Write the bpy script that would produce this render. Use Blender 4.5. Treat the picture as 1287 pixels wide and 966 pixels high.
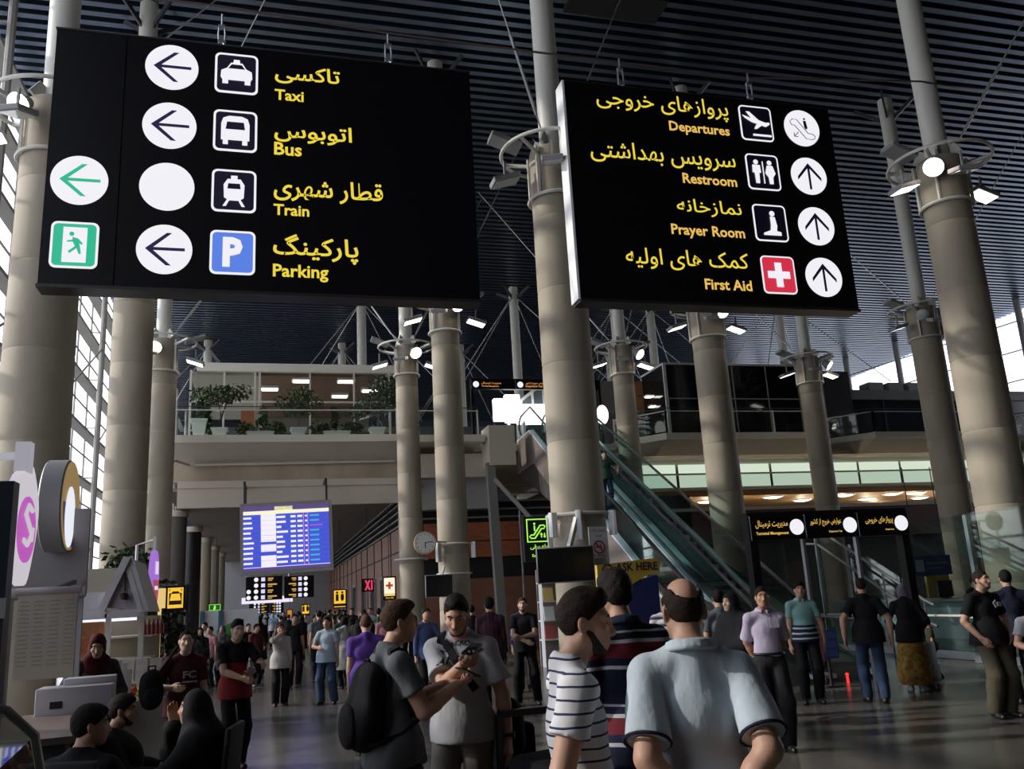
import bpy, bmesh, math, random
import numpy as np
from mathutils import Vector, Matrix, Euler
PI = math.pi
SC = bpy.context.scene
COL = SC.collection
for _o in list(bpy.data.objects): bpy.data.objects.remove(_o)

# ---------------------------------------------------------------- camera, sky, sun, exposure
F_PX, YAW, PITCH, ROLL, CAM_Z = 1094.8, 0.27726, 0.238607, 0.05658, 1.68
_f = Vector((math.sin(YAW)*math.cos(PITCH), math.cos(YAW)*math.cos(PITCH), math.sin(PITCH)))
_r0 = Vector((math.cos(YAW), -math.sin(YAW), 0)); _d0 = -_r0.cross(_f)
_r = _r0*math.cos(ROLL)+_d0*math.sin(ROLL); _d = _d0*math.cos(ROLL)-_r0*math.sin(ROLL)
cam = bpy.data.cameras.new('camera'); camo = bpy.data.objects.new('camera', cam); COL.objects.link(camo)
camo.matrix_world = Matrix(((_r.x,-_d.x,-_f.x,0),(_r.y,-_d.y,-_f.y,0),(_r.z,-_d.z,-_f.z,CAM_Z),(0,0,0,1)))
cam.sensor_fit = 'HORIZONTAL'; cam.sensor_width = 36.0; cam.lens = F_PX*36.0/1287; cam.clip_end = 400; cam.clip_start = .05
SC.camera = camo

world = bpy.data.worlds.new('sky'); SC.world = world; world.use_nodes = True
_nt = world.node_tree; _bg = _nt.nodes['Background']
_tc = _nt.nodes.new('ShaderNodeTexCoord'); _sep = _nt.nodes.new('ShaderNodeSeparateXYZ'); _cr = _nt.nodes.new('ShaderNodeValToRGB')
_nt.links.new(_tc.outputs['Generated'], _sep.inputs[0]); _nt.links.new(_sep.outputs[2], _cr.inputs[0]); _nt.links.new(_cr.outputs[0], _bg.inputs[0])
_cr.color_ramp.elements[0].position = 0.0; _cr.color_ramp.elements[0].color = (.92,.92,.96,1)
_cr.color_ramp.elements[1].position = 0.7; _cr.color_ramp.elements[1].color = (.62,.68,.80,1)
_bg.inputs[1].default_value = 2.95
sun = bpy.data.lights.new('sun','SUN'); sun.energy = 3.0; sun.angle = math.radians(1.0); sun.color = (1,.93,.82)
suno = bpy.data.objects.new('sun', sun); COL.objects.link(suno)
suno.rotation_euler = Vector((0.86,-0.22,-0.46)).to_track_quat('-Z','Y').to_euler()
SC.view_settings.view_transform = 'Standard'; SC.view_settings.look = 'None'
SC.view_settings.exposure = 0.0; SC.view_settings.gamma = 1.0; SC.view_settings.use_curve_mapping = False
try:
    SC.cycles.use_denoising = True; SC.cycles.max_bounces = 7; SC.cycles.transparent_max_bounces = 16
    SC.cycles.caustics_reflective = False; SC.cycles.caustics_refractive = False; SC.cycles.sample_clamp_indirect = 4
except Exception: pass

# ---------------------------------------------------------------- materials
_M = {}
def mat(name, col=(.5,.5,.5), rough=.6, metal=0.0, emit=None, es=1.0, var=0.0, vscale=4.0, bump=0.0, bscale=30.0, spec=.5, coat=0.0, stretch=None):
    if name in _M: return _M[name]
    m = bpy.data.materials.new(name); m.use_nodes = True; n = m.node_tree.nodes; l = m.node_tree.links
    b = n['Principled BSDF']
    b.inputs['Base Color'].default_value = (*col,1); b.inputs['Roughness'].default_value = rough; b.inputs['Metallic'].default_value = metal
    b.inputs['Specular IOR Level'].default_value = spec
    if coat: b.inputs['Coat Weight'].default_value = coat
    if emit is not None:
        b.inputs['Emission Color'].default_value = (*emit,1); b.inputs['Emission Strength'].default_value = es
    if var or bump:
        tc = n.new('ShaderNodeTexCoord'); src = tc.outputs['Object']
        if stretch:
            mp = n.new('ShaderNodeMapping'); mp.inputs['Scale'].default_value = stretch; l.new(src, mp.inputs[0]); src = mp.outputs[0]
    if var:
        nz = n.new('ShaderNodeTexNoise'); nz.inputs['Scale'].default_value = vscale; nz.inputs['Detail'].default_value = 5
        l.new(src, nz.inputs[0])
        mx = n.new('ShaderNodeValToRGB'); e = mx.color_ramp.elements
        e[0].position = .3; e[1].position = .7
        e[0].color = (*[max(0,c*(1-var)) for c in col],1); e[1].color = (*[min(1,c*(1+var)) for c in col],1)
        l.new(nz.outputs[0], mx.inputs[0]); l.new(mx.outputs[0], b.inputs['Base Color'])
    if bump:
        nb = n.new('ShaderNodeTexNoise'); nb.inputs['Scale'].default_value = bscale; nb.inputs['Detail'].default_value = 4
        l.new(src, nb.inputs[0]); bp = n.new('ShaderNodeBump'); bp.inputs['Strength'].default_value = bump; bp.inputs['Distance'].default_value = .02
        l.new(nb.outputs[0], bp.inputs['Height']); l.new(bp.outputs[0], b.inputs['Normal'])
    _M[name] = m; return m
def glass(name, tint=(.8,.95,.9), refl=.12, alpha=.75):
    if name in _M: return _M[name]
    m = bpy.data.materials.new(name); m.use_nodes = True; n = m.node_tree.nodes; l = m.node_tree.links
    n.remove(n['Principled BSDF']); out = n['Material Output']
    tr = n.new('ShaderNodeBsdfTransparent'); tr.inputs[0].default_value = (*[c*alpha for c in tint],1)
    gl = n.new('ShaderNodeBsdfGlossy'); gl.inputs['Roughness'].default_value = .03; gl.inputs[0].default_value = (.9,1,.97,1)
    fr = n.new('ShaderNodeLayerWeight'); fr.inputs[0].default_value = .5
    pw = n.new('ShaderNodeMath'); pw.operation = 'POWER'; pw.inputs[1].default_value = 4.0; l.new(fr.outputs['Facing'], pw.inputs[0])
    ml = n.new('ShaderNodeMath'); ml.operation = 'MULTIPLY_ADD'; ml.inputs[1].default_value = min(.7,refl*4); ml.inputs[2].default_value = refl*.35; l.new(pw.outputs[0], ml.inputs[0])
    ms = n.new('ShaderNodeMixShader'); l.new(ml.outputs[0], ms.inputs[0]); l.new(tr.outputs[0], ms.inputs[1]); l.new(gl.outputs[0], ms.inputs[2]); l.new(ms.outputs[0], out.inputs[0])
    _M[name] = m; return m
def emis(name, col, s=1.0): return mat(name, (.02,.02,.02), .5, 0, col, s)
def concrete(name, col):
    if name in _M: return _M[name]
    m = mat(name, col, .75, var=.16, vscale=1.3, bump=.15, bscale=18, stretch=(1,1,.35)); return m
def stripes(name, colors, period, axis=2, rough=.8, warp=.012, phase=0.0, bump=.25):
    """Woven stripes that run round a garment: colors = [(fraction, rgb)...] over one period (metres) along the object's axis."""
    if name in _M: return _M[name]
    m = bpy.data.materials.new(name); m.use_nodes = True; n = m.node_tree.nodes; l = m.node_tree.links; b = n['Principled BSDF']
    b.inputs['Roughness'].default_value = rough; b.inputs['Specular IOR Level'].default_value = .2
    tc = n.new('ShaderNodeTexCoord'); sp = n.new('ShaderNodeSeparateXYZ'); l.new(tc.outputs['Object'], sp.inputs[0])
    nz = n.new('ShaderNodeTexNoise'); nz.inputs['Scale'].default_value = 5; l.new(tc.outputs['Object'], nz.inputs[0])
    ma = n.new('ShaderNodeMath'); ma.operation = 'MULTIPLY_ADD'; ma.inputs[1].default_value = warp*2; l.new(nz.outputs[0], ma.inputs[0]); l.new(sp.outputs[axis], ma.inputs[2])
    m2 = n.new('ShaderNodeMath'); m2.operation = 'MULTIPLY_ADD'; m2.inputs[1].default_value = 1/period; m2.inputs[2].default_value = phase; l.new(ma.outputs[0], m2.inputs[0])
    fr = n.new('ShaderNodeMath'); fr.operation = 'FRACT'; l.new(m2.outputs[0], fr.inputs[0])
    cr = n.new('ShaderNodeValToRGB'); cr.color_ramp.interpolation = 'CONSTANT'; el = cr.color_ramp.elements
    pos = 0; 
    for i,(w,c) in enumerate(colors):
        e = el[i] if i < 2 else el.new(pos)
        e.position = pos; e.color = (*c,1); pos += w
    l.new(fr.outputs[0], cr.inputs[0]); l.new(cr.outputs[0], b.inputs['Base Color'])
    nb = n.new('ShaderNodeTexNoise'); nb.inputs['Scale'].default_value = 9; l.new(tc.outputs['Object'], nb.inputs[0]); bp = n.new('ShaderNodeBump'); bp.inputs['Strength'].default_value = bump; bp.inputs['Distance'].default_value = .03
    l.new(nb.outputs[0], bp.inputs['Height']); l.new(bp.outputs[0], b.inputs['Normal'])
    _M[name] = m; return m
def cloth(name, col, rough=.85): return mat(name, col, rough, var=.08, vscale=6, bump=.55, bscale=8, spec=.2, stretch=(1.6,1.6,.7))

# ---------------------------------------------------------------- objects
def tag(o, label=None, cat=None, group=None, kind=None):
    if label: o['label'] = label
    if cat: o['category'] = cat
    if group: o['group'] = group
    if kind: o['kind'] = kind
    return o
def empty(name, loc=(0,0,0), rz=0.0, label=None, cat=None, group=None, kind=None, rot=None):
    o = bpy.data.objects.new(name, None); COL.objects.link(o); o.location = loc; o.rotation_euler = rot if rot else (0,0,rz); o.empty_display_size = .1
    return tag(o, label, cat, group, kind)
def link_mesh(name, me, m, parent=None, loc=(0,0,0), smooth=40):
    o = bpy.data.objects.new(name, me); COL.objects.link(o); o.location = loc
    if m is not None:
        for q in (m if isinstance(m,(list,tuple)) else [m]): me.materials.append(q)
    if smooth:
        me.shade_smooth()
        if smooth < 180: me.set_sharp_from_angle(angle=math.radians(smooth))
    if parent is not None: o.parent = parent
    return o
def copy_tree(o, parent=None):
    c = o.copy(); COL.objects.link(c); c.parent = parent
    for ch in list(o.children): copy_tree(ch, c)
    return c
class MB:
    def __init__(s): s.bm = bmesh.new()
    def box(s, c, size, rot=None, bev=0.0):
        M = Matrix.Translation(Vector(c)) @ ((Euler(rot).to_matrix().to_4x4()) if rot else Matrix.Identity(4)) @ Matrix.Diagonal((*size,1))
        r = bmesh.ops.create_cube(s.bm, size=1, matrix=M)
        if bev:
            es = list({e for v in r['verts'] for e in v.link_edges}); bmesh.ops.bevel(s.bm, geom=es, offset=bev, segments=2, affect='EDGES', profile=.5)
        return s
    def box2(s, a, b, bev=0.0):
        a = Vector(a); b = Vector(b); return s.box((a+b)/2, [abs(b[i]-a[i]) for i in range(3)], None, bev)
    def bar(s, p, q, w, h):
        """rectangular bar from p to q, w across (horizontal), h deep"""
        p = Vector(p); q = Vector(q); d = q-p; L = d.length; d.normalize()
        up = Vector((0,0,1)) if abs(d.z) < .95 else Vector((0,1,0)); x = d.cross(up).normalized(); y = x.cross(d)
        M = Matrix.Translation((p+q)/2) @ Matrix((x,d,y)).transposed().to_4x4() @ Matrix.Diagonal((w,L,h,1))
        bmesh.ops.create_cube(s.bm, size=1, matrix=M); return s
    def tube(s, pts, r, seg=8, closed=False, cap=True):
        pts = [Vector(p) for p in pts]; n = len(pts); rings = []
        rr = r if isinstance(r,(list,tuple)) else [r]*n
        ref = None
        for i,p in enumerate(pts):
            if closed: d = pts[(i+1)%n]-pts[i-1]
            else: d = pts[min(i+1,n-1)]-pts[max(i-1,0)]
            d.normalize()
            if ref is None: ref = Vector((0,0,1)) if abs(d.z) < .9 else Vector((1,0,0))
            x = d.cross(ref)
            if x.length < 1e-4: x = d.orthogonal()
            x.normalize(); y = x.cross(d).normalized(); ref = y if not closed else ref
            rings.append([s.bm.verts.new(p+(x*math.cos(2*PI*k/seg)+y*math.sin(2*PI*k/seg))*rr[i]) for k in range(seg)])
        for i in range(n if closed else n-1):
            A = rings[i]; B = rings[(i+1)%n]
            for k in range(seg): s.bm.faces.new((A[k],A[(k+1)%seg],B[(k+1)%seg],B[k]))
        if cap and not closed: s.bm.faces.new(rings[0][::-1]); s.bm.faces.new(rings[-1])
        return s
    def lathe(s, prof, c=(0,0,0), seg=24, axis='z'):
        """prof = [(r,z)...]"""
        c = Vector(c); rings = []
        for r,z in prof:
            ring = []
            for k in range(seg):
                a = 2*PI*k/seg; v = (r*math.cos(a), r*math.sin(a), z)
                if axis == 'y': v = (v[0], -v[2], v[1])   # axis points to -Y
                if axis == 'x': v = (v[2], v[0], v[1])
                ring.append(s.bm.verts.new(c+Vector(v)))
            rings.append(ring)
        for A,B in zip(rings,rings[1:]):
            for k in range(seg): s.bm.faces.new((A[k],A[(k+1)%seg],B[(k+1)%seg],B[k]))
        s.bm.faces.new(rings[0][::-1]); s.bm.faces.new(rings[-1]); return s
    def prism(s, poly, z0, z1, fn=None):
        """polygon (u,v) extruded w from z0 to z1; fn maps (u,v,w) to a point"""
        fn = fn or (lambda u,v,w:(u,v,w))
        a = [s.bm.verts.new(fn(u,v,z0)) for u,v in poly]; b = [s.bm.verts.new(fn(u,v,z1)) for u,v in poly]
        n = len(poly); s.bm.faces.new(a[::-1]); s.bm.faces.new(b)
        for i in range(n): s.bm.faces.new((a[i],a[(i+1)%n],b[(i+1)%n],b[i]))
        return s
    def quad(s, *p):
        s.bm.faces.new([s.bm.verts.new(q) for q in p]); return s
    def sph(s, c, r, seg=12, rings=8, rot=None):
        r = r if isinstance(r,(list,tuple)) else (r,r,r)
        M = Matrix.Translation(Vector(c)) @ (Euler(rot).to_matrix().to_4x4() if rot else Matrix.Identity(4)) @ Matrix.Diagonal((*r,1))
        bmesh.ops.create_uvsphere(s.bm, u_segments=seg, v_segments=rings, radius=1, matrix=M); return s
    def build(s, name, m, parent=None, loc=(0,0,0), smooth=40, recalc=True):
        if recalc: bmesh.ops.recalc_face_normals(s.bm, faces=s.bm.faces)
        me = bpy.data.meshes.new(name); s.bm.to_mesh(me); s.bm.free()
        return link_mesh(name, me, m, parent, loc, smooth)
def front(u,v,w): return (u,-w,v)       # a drawing in the X-Z plane, w towards the viewer (-Y)

def at(px, py, Y):
    d = Vector(((px-643.5)/F_PX,(py-483)/F_PX,1.0)); v = _r*d.x+_d*d.y+_f*d.z
    return Vector((0,0,CAM_Z))+v*(Y/v.y)
def atz(px, py, Z):
    d = Vector(((px-643.5)/F_PX,(py-483)/F_PX,1.0)); v = _r*d.x+_d*d.y+_f*d.z
    return Vector((0,0,CAM_Z))+v*((Z-CAM_Z)/v.z)

# ---------------------------------------------------------------- lettering
_AR = {'ا':(0xFE8D,0xFE8E),'د':(0xFEA9,0xFEAA),'ر':(0xFEAD,0xFEAE),'ز':(0xFEAF,0xFEB0),'و':(0xFEED,0xFEEE),
 'ب':(0xFE8F,0xFE90,0xFE91,0xFE92),'پ':(0xFB56,0xFB57,0xFB58,0xFB59),'ت':(0xFE95,0xFE96,0xFE97,0xFE98),'ج':(0xFE9D,0xFE9E,0xFE9F,0xFEA0),
 'خ':(0xFEA5,0xFEA6,0xFEA7,0xFEA8),'س':(0xFEB1,0xFEB2,0xFEB3,0xFEB4),'ش':(0xFEB5,0xFEB6,0xFEB7,0xFEB8),'ض':(0xFEBD,0xFEBE,0xFEBF,0xFEC0),'ط':(0xFEC1,0xFEC2,0xFEC3,0xFEC4),
 'ع':(0xFEC9,0xFECA,0xFECB,0xFECC),'ق':(0xFED5,0xFED6,0xFED7,0xFED8),'ک':(0xFB8E,0xFB8F,0xFB90,0xFB91),'گ':(0xFB92,0xFB93,0xFB94,0xFB95),'ل':(0xFEDD,0xFEDE,0xFEDF,0xFEE0),
 'م':(0xFEE1,0xFEE2,0xFEE3,0xFEE4),'ن':(0xFEE5,0xFEE6,0xFEE7,0xFEE8),'ه':(0xFEE9,0xFEEA,0xFEEB,0xFEEC),'ی':(0xFBFC,0xFBFD,0xFBFE,0xFBFF),'ف':(0xFED1,0xFED2,0xFED3,0xFED4)}
def shape_fa(t):
    out = []
    for w in t.split(' '):
        g = ''
        for i,c in enumerate(w):
            f = _AR[c]; pj = i > 0 and len(_AR[w[i-1]]) == 4; nj = len(f) == 4 and i < len(w)-1
            g += chr(f[3] if pj and nj else f[1] if pj else f[2] if nj else f[0])
        out.append(g)
    return ' '.join(out)[::-1]
_TXT = {}
def text_data(s, bold=.012, res=2):
    k = (s,bold,res)
    if k in _TXT: return _TXT[k]
    c = bpy.data.curves.new('txt','FONT'); c.body = s; c.offset = bold; c.resolution_u = res
    o = bpy.data.objects.new('txt', c); COL.objects.link(o)
    dg = bpy.context.evaluated_depsgraph_get(); me = o.evaluated_get(dg).to_mesh()
    v = [tuple(q.co) for q in me.vertices]; f = [tuple(p.vertices) for p in me.polygons]
    bpy.data.objects.remove(o); bpy.data.curves.remove(c)
    xs = [q[0] for q in v]; ys = [q[1] for q in v]
    _TXT[k] = (v, f, (min(xs),max(xs),min(ys),max(ys))); return _TXT[k]
def lettering(s, x0, x1, z0, m, parent, y=0.0, z1=None, fa=False, bold=.012, name='lettering', fn=None, depth=.004):
    """text fitted between x0 and x1 with its baseline (z1 None) or its box bottom at z0 (height z0..z1), facing -Y"""
    v,f,(a,b,c,d) = text_data(shape_fa(s) if fa else s, bold)
    sx = (x1-x0)/(b-a); sz = sx if z1 is None else (z1-z0)/(d-c); oz = 0 if z1 is None else c
    P = [(x0+(p[0]-a)*sx, z0+(p[1]-oz)*sz) for p in v]
    g = fn or (lambda u,w: (u, y, w))
    me = bpy.data.meshes.new(name); n = len(P)
    V = [g(u,w) for u,w in P]
    me.from_pydata(V, [], f)
    return link_mesh(name, me, m, parent, smooth=0)
# ---------------------------------------------------------------- palette
CON = concrete('concrete', (.36,.315,.245)); CON2 = concrete('concrete_far', (.32,.29,.235))
FGL = glass('facade_glass', (.97,.98,1), .015, .97)
STEEL = mat('painted_steel', (.62,.62,.58), .5); DSTEEL = mat('dark_steel', (.06,.06,.065), .45, .3); INOX = mat('brushed_steel', (.55,.57,.6), .3, .9)
BLACK = mat('black_plastic', (.012,.012,.014), .4); WHITE = mat('white_paint', (.75,.75,.74), .5); SLAB = mat('slab_paint', (.62,.58,.50), .7, var=.05, vscale=1)
GREIGE = mat('greige_panel', (.58,.51,.44), .6, var=.05, vscale=.8); DARK = mat('dark_void', (.01,.01,.011), .9); GREY = mat('grey_panel', (.3,.3,.31), .6)
WOOD = mat('red_brown_wood', (.34,.105,.05), .45, var=.25, vscale=2.0, stretch=(1,1,6)); WOOD2 = mat('brown_panel', (.23,.105,.065), .55, var=.12, vscale=1.5)
GL = glass('clear_glass', (.92,.97,.96), .1, .93); GLG = glass('green_glass', (.91,.98,.97), .10, .965)

def st(o, label=None): o['kind'] = 'structure'; return o

# ---------------------------------------------------------------- floor
def floor_mat():
    m = bpy.data.materials.new('polished_granite'); m.use_nodes = True; n = m.node_tree.nodes; l = m.node_tree.links; b = n['Principled BSDF']
    tc = n.new('ShaderNodeTexCoord'); nz = n.new('ShaderNodeTexNoise'); nz.inputs['Scale'].default_value = 1.1; nz.inputs['Detail'].default_value = 8; l.new(tc.outputs['Object'], nz.inputs[0])
    cr = n.new('ShaderNodeValToRGB'); cr.color_ramp.elements[0].color = (.085,.078,.07,1); cr.color_ramp.elements[1].color = (.15,.14,.125,1); l.new(nz.outputs[0], cr.inputs[0])
    bk = n.new('ShaderNodeTexBrick'); bk.offset = 0; bk.inputs['Scale'].default_value = 1; bk.inputs['Brick Width'].default_value = .8; bk.inputs['Row Height'].default_value = .8; bk.inputs['Mortar Size'].default_value = .006
    bk.inputs['Mortar'].default_value = (.05,.047,.042,1); l.new(tc.outputs['Object'], bk.inputs[0]); l.new(cr.outputs[0], bk.inputs['Color1']); l.new(cr.outputs[0], bk.inputs['Color2']); l.new(bk.outputs[0], b.inputs['Base Color'])
    b.inputs['Roughness'].default_value = .22; b.inputs['Specular IOR Level'].default_value = .45
    return m
st(MB().box2((-7.6,-14,-.2),(46,78,0)).build('floor', floor_mat(), smooth=0))
st(MB().box2((-60,-60,-.6),(120,120,-.35)).build('ground_outside', mat('outside_paving',(.4,.38,.36),.9), smooth=0))

# ---------------------------------------------------------------- roof of dark blue slats
ROOF_Z = 17.6
SLATM = mat('blue_slat', (.15,.195,.27), .30, .9)
mb = MB(); y = -12.0
while y < 77:
    mb.box2((-8,y,ROOF_Z),(46,y+.2,ROOF_Z+.16)); y += .42
ceil_ = st(mb.build('ceiling', SLATM, smooth=0))
st(MB().box2((-8,-14,ROOF_Z+.45),(46,78,ROOF_Z+.7)).build('ceiling_deck', mat('roof_deck',(.012,.018,.03),.9), ceil_, smooth=0))
# dark grilles set between the slats
for gx,gy in ((9.2,19.5),):
    tag(MB().box2((gx-1.4,gy-.5,ROOF_Z-.05),(gx+1.4,gy+.5,ROOF_Z+.12)).build('ceiling_grille', DARK, ceil_, smooth=0))

# ---------------------------------------------------------------- glazed side walls
def glazed_wall(name, a, b, z0, z1, step, beam_step, inset, beams=True, post=4):
    a = Vector(a); b = Vector(b); d = (b-a); L = d.length; d.normalize(); nrm = Vector((-d.y,d.x,0))*inset
    r = st(empty(name, (0,0,0)))
    P = lambda t,z,o=0: (a+d*t+nrm*o)+Vector((0,0,z))
    st(MB().quad(P(0,z0),P(L,z0),P(L,z1),P(0,z1)).build('pane', FGL, r, smooth=0))
    m = MB(); t = 0; i = 0
    while t <= L:
        m.bar(P(t,z0,.06),P(t,z1,.06), .06,.07)
        if i % post == 0: m.tube([P(t,z0,.95),P(t,z1,.95)], .11, 8)
        t += step; i += 1
    st(m.build('mullion', mat('facade_steel',(.33,.32,.3),.6), r))
    m = MB(); z = z0+beam_step*.6
    while z < z1:
        m.bar(P(0,z,.3),P(L,z,.3), .42,.12); m.bar(P(0,z-.7,.08),P(L,z-.7,.08), .05,.05)
        t = 0
        while t <= L: m.bar(P(t,z,.1),P(t,z,1.0),.04,.04); t += step*post
        z += beam_step
    if beams: st(m.build('transom', mat('facade_steel',(.33,.32,.3),.6), r))
    m = MB(); t = 0
    while t < L-step*post and beams:
        z = z0+.5
        while z+2*beam_step < z1:
            m.tube([P(t,z,.95),P(t+step*post,z+2*beam_step,.95)], .035, 6); z += 4*beam_step
        t += step*post
    if beams: st(m.build('brace', mat('facade_steel',(.33,.32,.3),.6), r))
    return r
glazed_wall('window_1', (-7.5,-13.9,0), (-7.5,77,0), 0, ROOF_Z+.3, 2.4, 1.95, -1, post=3)
st(MB().box2((-7.45,-14,0),(-7.3,0.0,ROOF_Z)).build('wall_left_blocker', mat('blocker_grey',(.22,.21,.2),.8), smooth=0))  # unseen solid stretch added to darken the people near the camera
st(MB().box2((-7.6,-14.3,0),(46,-14,ROOF_Z+.6)).build('wall_back_blocker', mat('blocker_grey',(.22,.21,.2),.8), smooth=0))  # added out of view to cut the light from behind the camera
w2 = st(empty('window_2')); 
A2 = Vector((47.5,22,0)); B2 = Vector((38.3,75,0)); d2 = (B2-A2).normalized(); L2 = (B2-A2).length; n2 = Vector((-d2.y,d2.x,0))
st(MB().quad(A2+Vector((0,0,7)),B2+Vector((0,0,7)),B2+Vector((0,0,ROOF_Z+.3)),A2+Vector((0,0,ROOF_Z+.3))).build('pane', FGL, w2, smooth=0))
m = MB(); k = 0.5
while k < L2:
    p = A2+d2*k; m.tube([p+n2*.4+Vector((0,0,7)),p+n2*.4+Vector((0,0,ROOF_Z+.2))], .2, 8); k += 4.6
for z in (9.2,11.0,12.8,14.6,16.4): m.bar(A2+n2*.1+Vector((0,0,z)),B2+n2*.1+Vector((0,0,z)), .06,.07)
st(m.build('mullion', mat('facade_steel2',(.22,.22,.23),.6), w2))
st(MB().box2((-8,77,0),(46,77.4,ROOF_Z+.5)).build('wall_far', mat('far_wall_blue',(.02,.03,.05),.8), smooth=0))
st(MB().box2((45.8,-14,0),(46.2,22.2,ROOF_Z+.5)).build('wall_side', mat('far_wall',(.12,.12,.13),.8), smooth=0))

# ---------------------------------------------------------------- left mezzanine over the arrivals corridor
EY = 29.5; EZ = 7.34
def slab_profile(name, x0, x1, y_edge, y_back, chl=0, chr_=0, m=SLAB):
    """deck with a thin lit edge and a soffit that slopes back to a beam; chamfered corners step the edge back"""
    b = MB()
    pts = [(x0,y_edge+chl*1.35)] if chl else []
    pts += [(x0+chl,y_edge),(x1-chr_,y_edge)] + ([(x1,y_edge+chr_*1.35)] if chr_ else []) + [(x1,y_back),(x0,y_back)]
    b.prism(pts, EZ-.25, EZ)
    inn = [(x,yy+(1.1 if yy < y_back else 0)) for x,yy in pts]
    lo = [b.bm.verts.new((x,yy+.05,EZ-.25)) for x,yy in pts]; hi = [b.bm.verts.new((x,yy,EZ-.7)) for x,yy in inn]
    n = len(pts)
    for i in range(n): b.bm.faces.new((lo[i],lo[(i+1)%n],hi[(i+1)%n],hi[i]))
    b.bm.faces.new(hi)
    return st(b.build(name, m, smooth=0))
slab_profile('slab_mezzanine_left', -3.11, 4.35, EY, 46)
st(MB().box2((-3.1,30.6,5.95),(4.6,31.3,6.7)).build('beam_mezzanine', concrete('beam_concrete',(.42,.35,.26)), smooth=0))
st(MB().box2((-2.95,30.35,5.72),(4.5,30.6,5.95)).build('trim_1', GREIGE, smooth=0))
r = st(empty('wall_fascia'))
for i,(x0,x1) in enumerate(((-2.95,-.82),(-.76,1.83),(1.89,4.5))):
    st(MB().box2((x0,30.4,5.08),(x1,30.6,5.72)).build('panel', GREIGE, r, smooth=0))
st(MB().box2((-3.4,30.6,5.65),(5.2,76,5.75)).build('ceiling_corridor', mat('corridor_ceiling',(.19,.165,.15),.75), smooth=0))
st(MB().box2((-3.0,46,7.3),(46,46.3,10.9)).build('wall_mezzanine_back', mat('mezz_back',(.1,.1,.1),.8), smooth=0))
st(MB().box2((4.35,EY+.05,EZ-.27),(7.3,46,EZ-.02)).build('slab_landing', SLAB, smooth=0))
st(MB().box2((4.35,30.5,5.95),(7.6,31.2,6.8)).build('beam_landing', GREIGE, smooth=0))
st(MB().box2((4.5,30.9,4.85),(8.0,31.1,5.95)).build('panel_landing', mat('pale_panel',(.36,.36,.36),.6), smooth=0))

# glazed room on the mezzanine
r = st(empty('window_3'))
RY = 34.0
st(MB().quad((-3.0,RY,EZ),(4.6,RY,EZ),(4.6,RY,10.7),(-3.0,RY,10.7)).build('pane', glass('room_glass',(.9,.92,.9),.06,.85), r, smooth=0))
m = MB()
for x,w in ((-2.95,.08),(-1.75,.07),(-.62,.07),(-.45,.07),(1.45,.06),(3.15,.06),(4.55,.08)): m.box2((x-w/2,RY-.08,EZ),(x+w/2,RY+.04,10.7))
m.box2((-3,RY-.06,9.45),(4.6,RY+.02,9.51)); m.box2((-1.75,RY-.06,10.0),(-.6,RY+.02,10.05)); m.box2((-3,RY-.06,8.35),(-1.75,RY+.02,8.4))
st(m.build('mullion', mat('room_frame',(.6,.58,.52),.6), r, smooth=0))
st(MB().box2((-2.75,RY-.15,10.66),(4.75,RY+.3,10.98)).build('trim_2', mat('white_fascia',(.72,.7,.64),.6), smooth=0))
st(MB().box2((-.4,RY+.1,10.55),(4.6,42.4,10.68)).build('ceiling_room', mat('room_ceiling',(.19,.12,.09),.7), smooth=0))
st(MB().box2((-.4,42.1,EZ),(4.6,42.3,10.6)).build('wall_room', mat('room_wall',(.24,.22,.2),.8), smooth=0))
st(MB().box2((-3,RY+.1,10.55),(-.4,42.4,10.68)).build('ceiling_room_side', mat('room_ceiling_side',(.42,.42,.38),.7), smooth=0))
st(MB().box2((-.3,RY+.25,EZ),(4.6,RY+.4,8.35)).build('wall_room_low', mat('room_low',(.03,.03,.035),.6), smooth=0))
st(MB().box2((-.2,RY+.2,8.3),(4.6,RY+.5,8.52)).build('trim_3', mat('room_sill',(.33,.33,.3),.6), smooth=0))
tag(MB().box2((-1.1,RY-.45,EZ),(-.62,RY-.2,9.1)).build('wooden_panel', mat('orange_wood',(.30,.10,.04),.5,var=.2), smooth=0), 'orange brown wooden panel standing behind the potted trees on the mezzanine', 'panel')

lampm = emis('ceiling_lamp_glow', (1,.93,.8), 6)
def room_lamp(x, y, z, w, d, label, group):
    r = empty('ceiling_light', (x,y,z), 0, label, 'ceiling light', group)
    MB().box((0,0,.05),(w+.1,d+.1,.1)).build('frame', WHITE, r, smooth=0); MB().box((0,0,-.012),(w,d,.02)).build('diffuser', lampm, r, smooth=0)
    return r
for px,py,lb in ((339,489,'small bright ceiling light nearest the left mullion inside the mezzanine room'),(379,475.5,'bright ceiling light over the middle potted tree in the mezzanine room'),(436,476.5,'bright ceiling light beside the right mullion in the mezzanine room'),(427,498,'dim far ceiling light low behind the mezzanine room glass'),(465,491,'bright ceiling light half behind the right potted tree')):
    q_ = atz(px,py,10.45); room_lamp(q_.x,max(34.5,q_.y),10.45,.62,.42,lb,'ceiling lights in the mezzanine room')
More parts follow.
